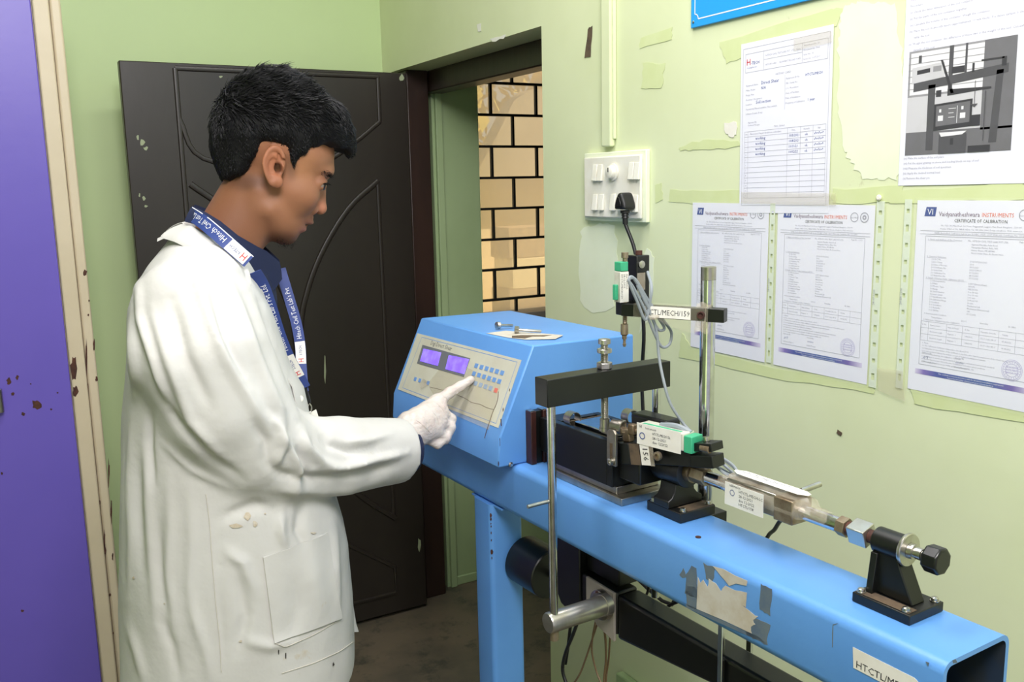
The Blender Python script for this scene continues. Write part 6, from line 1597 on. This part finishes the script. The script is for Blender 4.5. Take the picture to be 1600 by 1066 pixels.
def cert(s, label, variant=0):
    t, sh_ = sheet('calibration_certificate', s, label, 'calibration certificates on the green wall')
    w, h = s.w, s.h
    lg = B(); lg.add([s.p(.0165, .010, .0004), s.p(.034, .010, .0004), s.p(.032, .024, .0004), s.p(.0135, .024, .0004)], [(0, 1, 2, 3)], False)
    lo_ = part(t, 'logo_block', lg, 'ink_blue')
    b = B(); d, up = s.dirs(); b.text('VI', s.p(.0185, .0215, .0007), d, up, 0.0125); part(lo_, 'logo_letters', b, 'ink_white')
    b = B(); txt(b, s, .038, .0235, 'Vaidyanatheshwara', .0098, wmax=.066); part(t, 'heading', b, 'ink_brown')
    b = B(); txt(b, s, .107, .0235, 'INSTRUMENTS', .0085, wmax=.048); part(t, 'heading', b, 'ink_orange')
    b = B(); txt(b, s, .105, .032, 'CERTIFICATE OF CALIBRATION', .0068, 'c', .082); part(t, 'subheading', b, 'ink')
    b = B(); ring(b, s, .170, .020, .008, .0012); ring(b, s, .190, .020, .0085, .0016); ring(b, s, .190, .020, .004, .0024); txt(b, s, .170, .022, 'ilac-MRA', .0042, 'c')
    part(t, 'round_marks', b, 'ink_grey')
    g = B()
    txt(g, s, .105, .0385, 'No. 92/2, 3rd Main Road, 1st Cross, Hegganahalli, Laggere Main Road, Bangalore - 560 091', .0034, 'c', .17)
    txt(g, s, .105, .0435, 'Mobile: 99860 61706, 98868 94506, Tel: 080-2836 1404, E-mail: info@vi.in, Web: www.vi.in', .0034, 'c', .18)
    line(g, s, .008, .046, .203, .046); line(g, s, .008, .051, .203, .051)
    txt(g, s, .105, .0500, 'NABL Accredited Calibration Lab as per ISO/IEC 17025 : 2017 With vide Certificate No: CC-2473', .0036, 'c', .18)
    rect(g, s, .018, .054, .193, .254, .0003)
    txt(g, s, .188, .0585, 'Page No : 1 of 2', .0034, 'r')
    txt(g, s, .022, .0600, '1. Name and Address of the Customer', .0036); line(g, s, .022, .0607, .066, .0607, .00012)
    txt(g, s, .088, .0600, 'M/s. HITECH CIVIL TEST LABS PVT LTD,', .0036)
    for k, q in enumerate(('Agarwal Mandala, Aulia Road', 'Managalam Market, Balla, NH,', 'Hathur Khana, MP-485446', 'Word Order Date: As Shown Here')): txt(g, s, .094, .065+.0042*k, q, .0034)
    y_ = .086
    L = [('2. Customer Reference', ''), ('2.1 D.C No', '2/12/CGTSDS/2021'), ('2.2 D.C Date', '2016'), ('2.3 Date of Receipt', '28.12.2021'), ('2.4 Certificate No', '2122/12/40.21'), ('2.5 Issue Date', '29.12.2021'), ('2.6 Calibrated On', '28.12.2021'), ('2.7 Next Due On', '27.12.2022'),
         ('3. Details of Device Under Calibration (DUC)', ''), ('3.1 Nomenclature', 'LVDT (Direct Shear)'), ('3.2 Make', 'HTCTL'), ('3.3 Model / Type', 'MECH/156'), ('3.4 Range', '0 to 20 mm'), ('3.5 Serial Number', '0 to 20 mm'), ('3.6 Least Count', '0.01 mm'), ('3.7 Identification No', 'V-Mech/156'), ('3.8 Calibrated Range', '20 mm'), ('3.9 Location', 'Mechanical Lab'), ('3.10 Condition', 'Mechanical (Dimensional)')]
    if variant == 2: L = L + [('3.11 Remarks', 'OK'), ('3.12 Validity', '27.12.2022')]
    for k, (a, c) in enumerate(L):
        u = .022 if a[1:3] == '. ' else .030
        txt(g, s, u, y_+k*.0041, a, .0034)
        if a[1:3] == '. ': line(g, s, u, y_+k*.0041+.0007, u+len(a)*.00155, y_+k*.0041+.0007, .00012)
        if c: txt(g, s, .093, y_+k*.0041, c, .0034)
    y_ += len(L)*.0041+.002
    txt(g, s, .022, y_, '4. Environmental Condition', .0034); txt(g, s, .035, y_+.005, 'Temperature', .0034); txt(g, s, .085, y_+.005, '20.0 C', .0034); txt(g, s, .115, y_+.005, 'Humidity', .0034); txt(g, s, .158, y_+.005, '50 %RH', .0034)
    y_ += .0095
    txt(g, s, .022, y_, '5. Reference / Standard used for Calibration', .0034); y_ += .002
    nrow = 3 if variant == 2 else 2
    for k in range(nrow+1): line(g, s, .018, y_+k*.010, .193, y_+k*.010, .00018)
    for u in (.018, .031, .062, .088, .115, .145, .170, .193): line(g, s, u, y_, u, y_+nrow*.010, .00018)
    for u, a, c in ((.020, 'Sl. No', '1'), (.034, 'Nomenclature', 'Electronic Length'), (.064, 'Make & Model', 'Magnum - 1'), (.092, 'Sl. No', '1086/2012'), (.117, 'Traceable Cert. No', 'CC-17 1-2021 MP 17'), (.150, 'Validity', '05-08-2022')):
        txt(g, s, u, y_+.006, a, .0030)
        for r_ in range(1, nrow): txt(g, s, u, y_+.006+.010*r_, c, .0030, wmax=.024)
    y_ += nrow*.010+.005
    txt(g, s, .022, y_, '6. Note', .0034)
    for k, q in enumerate(('6.1 The Calibration Certificate relates only to the above DUC', '6.2 Publication or reproduction of this certificate in any form other than by complete set of the whole report', '6.3 is not permitted without the written consent of Vaidyanatheshwara Instruments', '6.4 Corrections invalidate the Calibration Certificate', '6.5 Calibration is carried out against standards traceable to national and international standards', '6.6 Results Reported are valid at the time of calibration and under stated conditions', '6.7 The usage of Symbol is as per NABL guidelines given in NABL 133')):
        txt(g, s, .022, y_+.0042*(k+1), q, .0031, wmax=.150)
    txt(g, s, .022, min(y_+.038, .236), 'Calibrated By', .0032); txt(g, s, .022, .250, 'Calibration Engineer', .0032); txt(g, s, .078, min(y_+.038, .236), 'Checked By', .0032); txt(g, s, .078, .250, 'Quality Manager', .0032)
    part(t, 'printed_text', g, 'ink_grey')
    i = B()
    for k in range(14):
        a0 = k*.9; line(i, s, .024+.0008*k+.002*math.sin(a0), .242+.002*math.cos(a0*1.3), .0248+.0008*k+.002*math.sin(a0+.9), .242+.002*math.cos(a0*1.3+1.17), .00015)
        line(i, s, .080+.001*k, .242+.0015*math.sin(k*2.2), .081+.001*k, .242+.0015*math.sin(k*2.2+2.2), .00015)
    part(t, 'signature', i, 'ink_blue')
    st = B(); cu, cv = .168, .240
    for r_ in (.0155, .0135, .0095): ring(st, s, cu, cv, r_, .0004, 30, .0007)
    for q, dv in (('VAIDYANATHESHWARA', -.003), ('INSTRUMENTS', .001), ('BANGALORE', .005)): txt(st, s, cu, cv+dv, q, .0036, 'c', .018)
    for k in range(20):
        a = 2*math.pi*k/20; line(st, s, cu+math.cos(a)*.0100, cv+math.sin(a)*.0100, cu+math.cos(a)*.0128, cv+math.sin(a)*.0128, .0002)
    part(t, 'round_stamp', st, 'ink_violet')
    bd = B(); bd.add([s.p(.012, .262, .0004), s.p(.199, .262, .0004), s.p(.199, .270, .0004), s.p(.012, .270, .0004)], [(0, 1, 2, 3)], False)
    o = part(t, 'footer_band', bd, 'footer')
    b = B(); txt(b, s, .105, .2655, 'This certificate is issued in accordance with the laboratory accreditation requirements', .0030, 'c', .13); txt(b, s, .105, .2690, 'It provides traceability of measurement to national standards', .0030, 'c', .10); part(o, 'footer_text', b, 'ink_white')
    return t
# footer band fades from violet at the left to blue and back (a printed gradient)
fm_ = pmat('printed footer band', (72, 84, 170), 0.6); nt = fm_.node_tree
tc = nt.nodes.new('ShaderNodeTexCoord'); sp = nt.nodes.new('ShaderNodeSeparateXYZ'); cr = nt.nodes.new('ShaderNodeValToRGB')
nt.links.new(tc.outputs['Generated'], sp.inputs[0]); nt.links.new(sp.outputs['Y'], cr.inputs[0]); nt.links.new(cr.outputs[0], nt.nodes['Principled BSDF'].inputs['Base Color'])
e = cr.color_ramp.elements; e[0].position = 0; e[0].color = lin((214, 206, 232)); e[1].position = 1; e[1].color = lin((214, 206, 232))
for p_, c_ in ((0.15, (110, 90, 170)), (0.35, (60, 92, 160)), (0.8, (56, 72, 156)), (0.92, (120, 100, 180))):
    q = e.new(p_); q.color = lin(c_)
M['footer'] = fm_
S1 = Sheet(1.4385, 1.4595, .210, .297, 0.006); S2s = Sheet(1.2065, 1.4580, .210, .297, 0.004); S3 = Sheet(0.9195, 1.4655, .210, .297, 0.0)
cert(S1, 'calibration certificate partly hidden behind the chrome post, leftmost of the three', 0)
cert(S2s, 'calibration certificate in the middle of the three, right of the chrome post', 1)
cert(S3, 'calibration certificate cut by the right edge of the picture, with a two-row table', 2)
def strip(y, z0, z1, w, lab, tag_txt):
    t = thing('plastic_sleeve', lab, 'plastic sleeve', ROOM, (XW, y, z0), 'clear sleeves over the certificates')
    hs = [(0.06+0.088*k) for k in range(11)]
    b = B(); x = PXW-0.0012
    # strip with real holes: built as bands between holes
    zs = [z0]; 
    H = z1-z0
    for i, f in enumerate(hs):
        zc = z0+H*f; hh = 0.0034 if i % 3 else 0.0055
        b.add([(x, y-w/2, zs[-1]), (x, y+w/2, zs[-1]), (x, y+w/2, zc-hh), (x, y-w/2, zc-hh)], [(0, 3, 2, 1)], False)
        for sg in (-1, 1):
            o_ = w/2*sg; i_ = w*0.20*sg
            b.add([(x, y+i_, zc-hh), (x, y+o_, zc-hh), (x, y+o_, zc+hh), (x, y+i_, zc+hh)], [(0, 1, 2, 3)] if sg < 0 else [(0, 3, 2, 1)], False)
        zs.append(zc+hh)
    b.add([(x, y-w/2, zs[-1]), (x, y+w/2, zs[-1]), (x, y+w/2, z1), (x, y-w/2, z1)], [(0, 3, 2, 1)], False)
    st_ = part(t, 'perforated_strip', b, 'sleeve_strip')
    for k in range(int(H/0.006)):
        zz = z0+0.004+k*0.006
        pass
    b = B(); b.text(tag_txt, (x-0.0006, y+0.003, z0+H*0.45), (0, 0, 1), (0, 1, 0), 0.0055); part(t, 'embossed_text', b, 'ink_grey')
    return t, st_
def film(t, s, m=0.004):
    part(t, 'clear_film', B().add([s.p(-m, -m, .0022), s.p(s.w+m, -m, .0022), s.p(s.w+m, s.h+m, .0022), s.p(-m, s.h+m, .0022)], [(0, 1, 2, 3)], False), 'film')
t, _ = strip(1.2185, 1.163, 1.4595, .0125, 'clear sleeve with a perforated strip left of the middle certificate', '24-07-1120'); film(t, S1)
t, _ = strip(0.9855, 1.158, 1.464, .0150, 'clear sleeve with a perforated strip right of the middle certificate', '24-07-1120'); film(t, S2s)
t, _ = strip(0.9345, 1.166, 1.467, .0130, 'clear sleeve with a perforated strip left of the rightmost certificate', '20-BR-1100'); film(t, S3)
for (yy, zz, lab) in ((0.9885, 1.4695, 'white round pushpin at the top of the middle perforated strip'),):
    solo('pushpin', B().lathe((PXW-0.0015, yy, zz), (-1, 0, 0), [(0, .0045), (.002, .0048), (.0035, .003)], 16), 'switch', lab, 'pin')
# handwritten equipment history sheet
SH = Sheet(1.3085, 1.7505, .214, .310, -0.012, 0.0006)
t, sh_ = sheet('history_sheet', SH, 'handwritten equipment record sheet with an empty ruled table, above the certificates')
s = SH; g = B()
rect(g, s, .006, .010, .208, .296); rect(g, s, .012, .020, .204, .053); line(g, s, .058, .020, .058, .053); line(g, s, .148, .020, .148, .053); line(g, s, .058, .035, .148, .035)
txt(g, s, .103, .030, 'HITECH CIVIL TEST LABS PVT. LTD., Satna', .0046, 'c', .082); txt(g, s, .103, .046, 'HISTORY CARD      EQUIPMENT RECORD FORM', .0042, 'c', .082)
for k, q in enumerate(('Amendment No.: 00', 'Document No.: F-66', 'Issue No.: 03', 'Issued on: 16.07.2019')): txt(g, s, .151, .026+.0075*k, q, .0042, wmax=.05)
txt(g, s, .105, .066, 'HISTORY CARD', .0052, 'c'); rect(g, s, .012, .070, .204, .104, .0002) if False else None
for k, (a, c) in enumerate((('Equipment Name:', 'Equipment ID No.:'), ('Make, Model:', 'Mfr / Serial No.:'), ('Range, Max:', 'L.C / Resolution:'), ('Accuracy / Acceptance:', 'Date of Purchase:'), ('Location:', 'Date of Installation:'), ('Operational Manual available / Not available', 'Frequency of Calibration:'), ('Software Details (if any)', ''))):
    txt(g, s, .014, .078+.0085*k, a, .0044); txt(g, s, .112, .076+.0085*k, c, .0044)
txt(g, s, .020, .145, 'Approved By', .0042); txt(g, s, .020, .150, 'Technical Manager', .0040)
line(g, s, .110, .068, .110, .128, .0002)
ty = .158
txt(g, s, .098, ty-.002, 'Maint. Carried', .0042, 'c')
NR = 12; rh = .0094
for k in range(NR+2): line(g, s, .012, ty+k*rh+.002, .204, ty+k*rh+.002, .00022)
for u in (.012, .021, .118, .148, .176, .204): line(g, s, u, ty+.002, u, ty+.002+(NR+1)*rh, .00022)
txt(g, s, .013, ty+.008, 'S.No', .0038, wmax=.007); txt(g, s, .026, ty+.008, 'Maintenance/ Repair/ Breakdown undertaken', .0042); txt(g, s, .128, ty+.008, 'Date', .0042); txt(g, s, .155, ty+.008, 'Remark', .0042); txt(g, s, .186, ty+.008, 'Sign', .0042)
for k in range(NR): txt(g, s, .0145, ty+.0085+(k+1)*rh, str(k+1), .0042)
rect(g, s, .012, .283-.0, .204, .292, .0002) if False else None
part(t, 'printed_form', g, 'ink_grey')
b = B(); txt(b, s, .014, .040, 'H', .016); part(t, 'logo_letter', b, 'ink_red'); b = B(); txt(b, s, .026, .040, '-TECH', .0075); txt(b, s, .016, .046, 'Creating the best', .0035); part(t, 'logo_letters', b, 'ink_blue')
h_ = B()
def squig(b, s, u, v, n, w, amp):
    for k in range(n*4): line(b, s, u+w*k/(n*4), v+amp*math.sin(k*1.57)*(0.6+0.4*math.sin(k*0.7)), u+w*(k+1)/(n*4), v+amp*math.sin((k+1)*1.57)*(0.6+0.4*math.sin((k+1)*0.7)), .00028)
for k in range(4):
    txt(h_, s, .040, ty+.0085+(k+1)*rh, 'working', .0075); txt(h_, s, .121, ty+.0085+(k+1)*rh, ('10/5/2021', '10/8/2021', '10/11/21', '10/02/22')[k], .0062); txt(h_, s, .158, ty+.0085+(k+1)*rh, 'ok', .0062); squig(h_, s, .179, ty+.006+(k+1)*rh, 5, .020, .0022)
txt(h_, s, .052, .078, 'Direct Shear', .0085); txt(h_, s, .052, .0865, 'N/A', .0070); txt(h_, s, .040, .111, 'Soil section', .0080); txt(h_, s, .156, .076, 'HTCTL/MECH', .0062, wmax=.046); txt(h_, s, .162, .118, '1 year', .0066)
part(t, 'handwriting', h_, 'ink_blue')
# procedure sheet with a grey picture of the machine
SP = Sheet(0.9575, 1.785, .2155, .297, -0.006, 0.0)
t, sh_ = sheet('procedure_sheet', SP, 'procedure sheet with a grey photograph of a shear machine, top right of the wall')
s = SP; g = B()
L = ('Direct Shear Test', 'Code: Test is performed as per IS: 2720(part-13) 1986', 'Procedure', '(i) Check the inner dimension of the soil container', '(ii) Put the parts of the soil container together', '(iii) Calculate the volume of the container. Weigh the container', '(iv) Place the soil in smooth layers (approximately 10 mm thick). If a dense sample is desired', '      tamp the soil.', '(v) Weigh the soil container, the difference of these two is the weight of the soil. Calculate the', '      density of the soil.')
for k, q in enumerate(L): txt(g, s, .008, .012+.0093*k, q, .0050, wmax=.19)
for k, q in enumerate(('(vi) Make the surface of the soil plane', '(vii) Put the upper grating on stone and loading block on top of soil', '(viii) Measure the thickness of soil specimen.', '(ix) Apply the desired normal load.', '(x) Remove the shear pin.')): txt(g, s, .008, .257+.0076*k, q, .0046, wmax=.17)
part(t, 'printed_text', g, 'ink_grey')
for nm, v_ in (('g1', 200), ('g2', 150), ('g3', 112), ('g4', 84), ('g5', 62), ('g6', 226)): M['ph'+nm] = pmat('photo print grey '+nm, (v_, v_, v_+4), 0.6, var=(max(v_-12, 0),)*3, vscale=30, vamt=0.4)
pu0, pv0, pu1, pv1 = .010, .096, .180, .251
pic = part(t, 'machine_picture', B().add([s.p(pu0, pv0, .0004), s.p(pu1, pv0, .0004), s.p(pu1, pv1, .0004), s.p(pu0, pv1, .0004)], [(0, 1, 2, 3)], False), 'phg2', label='grey printed photograph of a machine on a bench')
lay = [0]
def pf(mat, *polys):
    lay[0] += 1
    for P in polys: part(pic, 'picture_shape', B().add([s.p(pu0+(pu1-pu0)*x, pv0+(pv1-pv0)*y, .0005+.00005*lay[0]) for x, y in P], [tuple(range(len(P)))], False), mat)
R = lambda x0, y0, x1, y1: [(x0, y0), (x1, y0), (x1, y1), (x0, y1)]
pf('phg6', R(.02, .02, .72, .42)); pf('phg3', R(.72, .0, 1, .80), R(0, .78, 1, 1)); pf('phg1', R(0, .44, .72, .78))
pf('phg2', *[R(.0, y, .72, y+.006) for y in (.06, .12, .18, .24, .30, .36)]); pf('phg4', R(.40, 0, .44, .4), R(.10, .05, .13, .12), R(.55, .0, .57, .3))
pf('phg4', [(.06, .31), (.94, .23), (.94, .31), (.06, .39)], R(.21, .34, .28, .96), [(.84, .28), (.90, .28), (.87, .92), (.80, .92)])
pf('phg1', [(.04, .16), (.36, .14), (.36, .28), (.04, .31)]); pf('phg5', [(.09, .19), (.22, .18), (.22, .22), (.09, .23)], R(.43, .20, .55, .26)); pf('phg2', R(.25, .17, .33, .22))
pf('phg5', R(.62, .19, .64, .27), R(.70, .17, .90, .185), R(.88, .17, .92, .25), [(.32, .12), (.34, .12), (.46, .44), (.43, .44)], [(.40, .40), (.80, .42), (.80, .435), (.40, .46)], R(.29, .40, .34, .46))
pf('phg5', [(.28, .53), (.64, .51), (.64, .76), (.28, .78)]); pf('phg3', [(.30, .55), (.62, .53), (.62, .72), (.30, .74)]); pf('phg6', R(.33, .58, .35, .61), R(.32, .64, .37, .69), R(.42, .58, .49, .585), R(.42, .62, .47, .625), R(.42, .66, .48, .665), R(.50, .56, .505, .72), R(.54, .57, .56, .60), R(.53, .63, .58, .68))
pf('phg4', R(.34, .82, .60, 1.0)); pf('phg6', [(.34, .80), (.60, .80), (.56, .83), (.36, .84)]); pf('phg5', R(.45, .86, .48, .92), R(.64, .66, .72, .76), R(.62, .94, .82, 1.0)); pf('phg4', R(.655, .35, .66, .56), [(.62, .56), (.69, .56), (.66, .59)], R(.75, .45, .757, .9))
# taped-over clear tape pieces
for nm, poly, lab in (('clear_tape', [(1370, 575), (1410, 580), (1414, 628), (1372, 610)], 'yellowed clear tape piece between the two lower perforated strips'), ('clear_tape', [(1158, 300), (1306, 302), (1306, 322), (1158, 318)], 'clear tape over the foot of the handwritten sheet'), ('clear_tape', [(1240, 60), (1300, 46), (1300, 66), (1240, 80)], 'clear tape at the upper right corner of the handwritten sheet')):
    solo(nm, B().prism([rm(x, y, 0, XW-0.0045) for x, y in poly], (0.0002, 0, 0)), 'tape', lab, 'tape', group='clear tape pieces on the wall')

# crisp edges on every thickened sheet
for o in bpy.data.objects:
    if any(m.type == 'SOLIDIFY' for m in o.modifiers):
        m = o.modifiers.new('crisp', 'EDGE_SPLIT'); m.split_angle = math.radians(50)
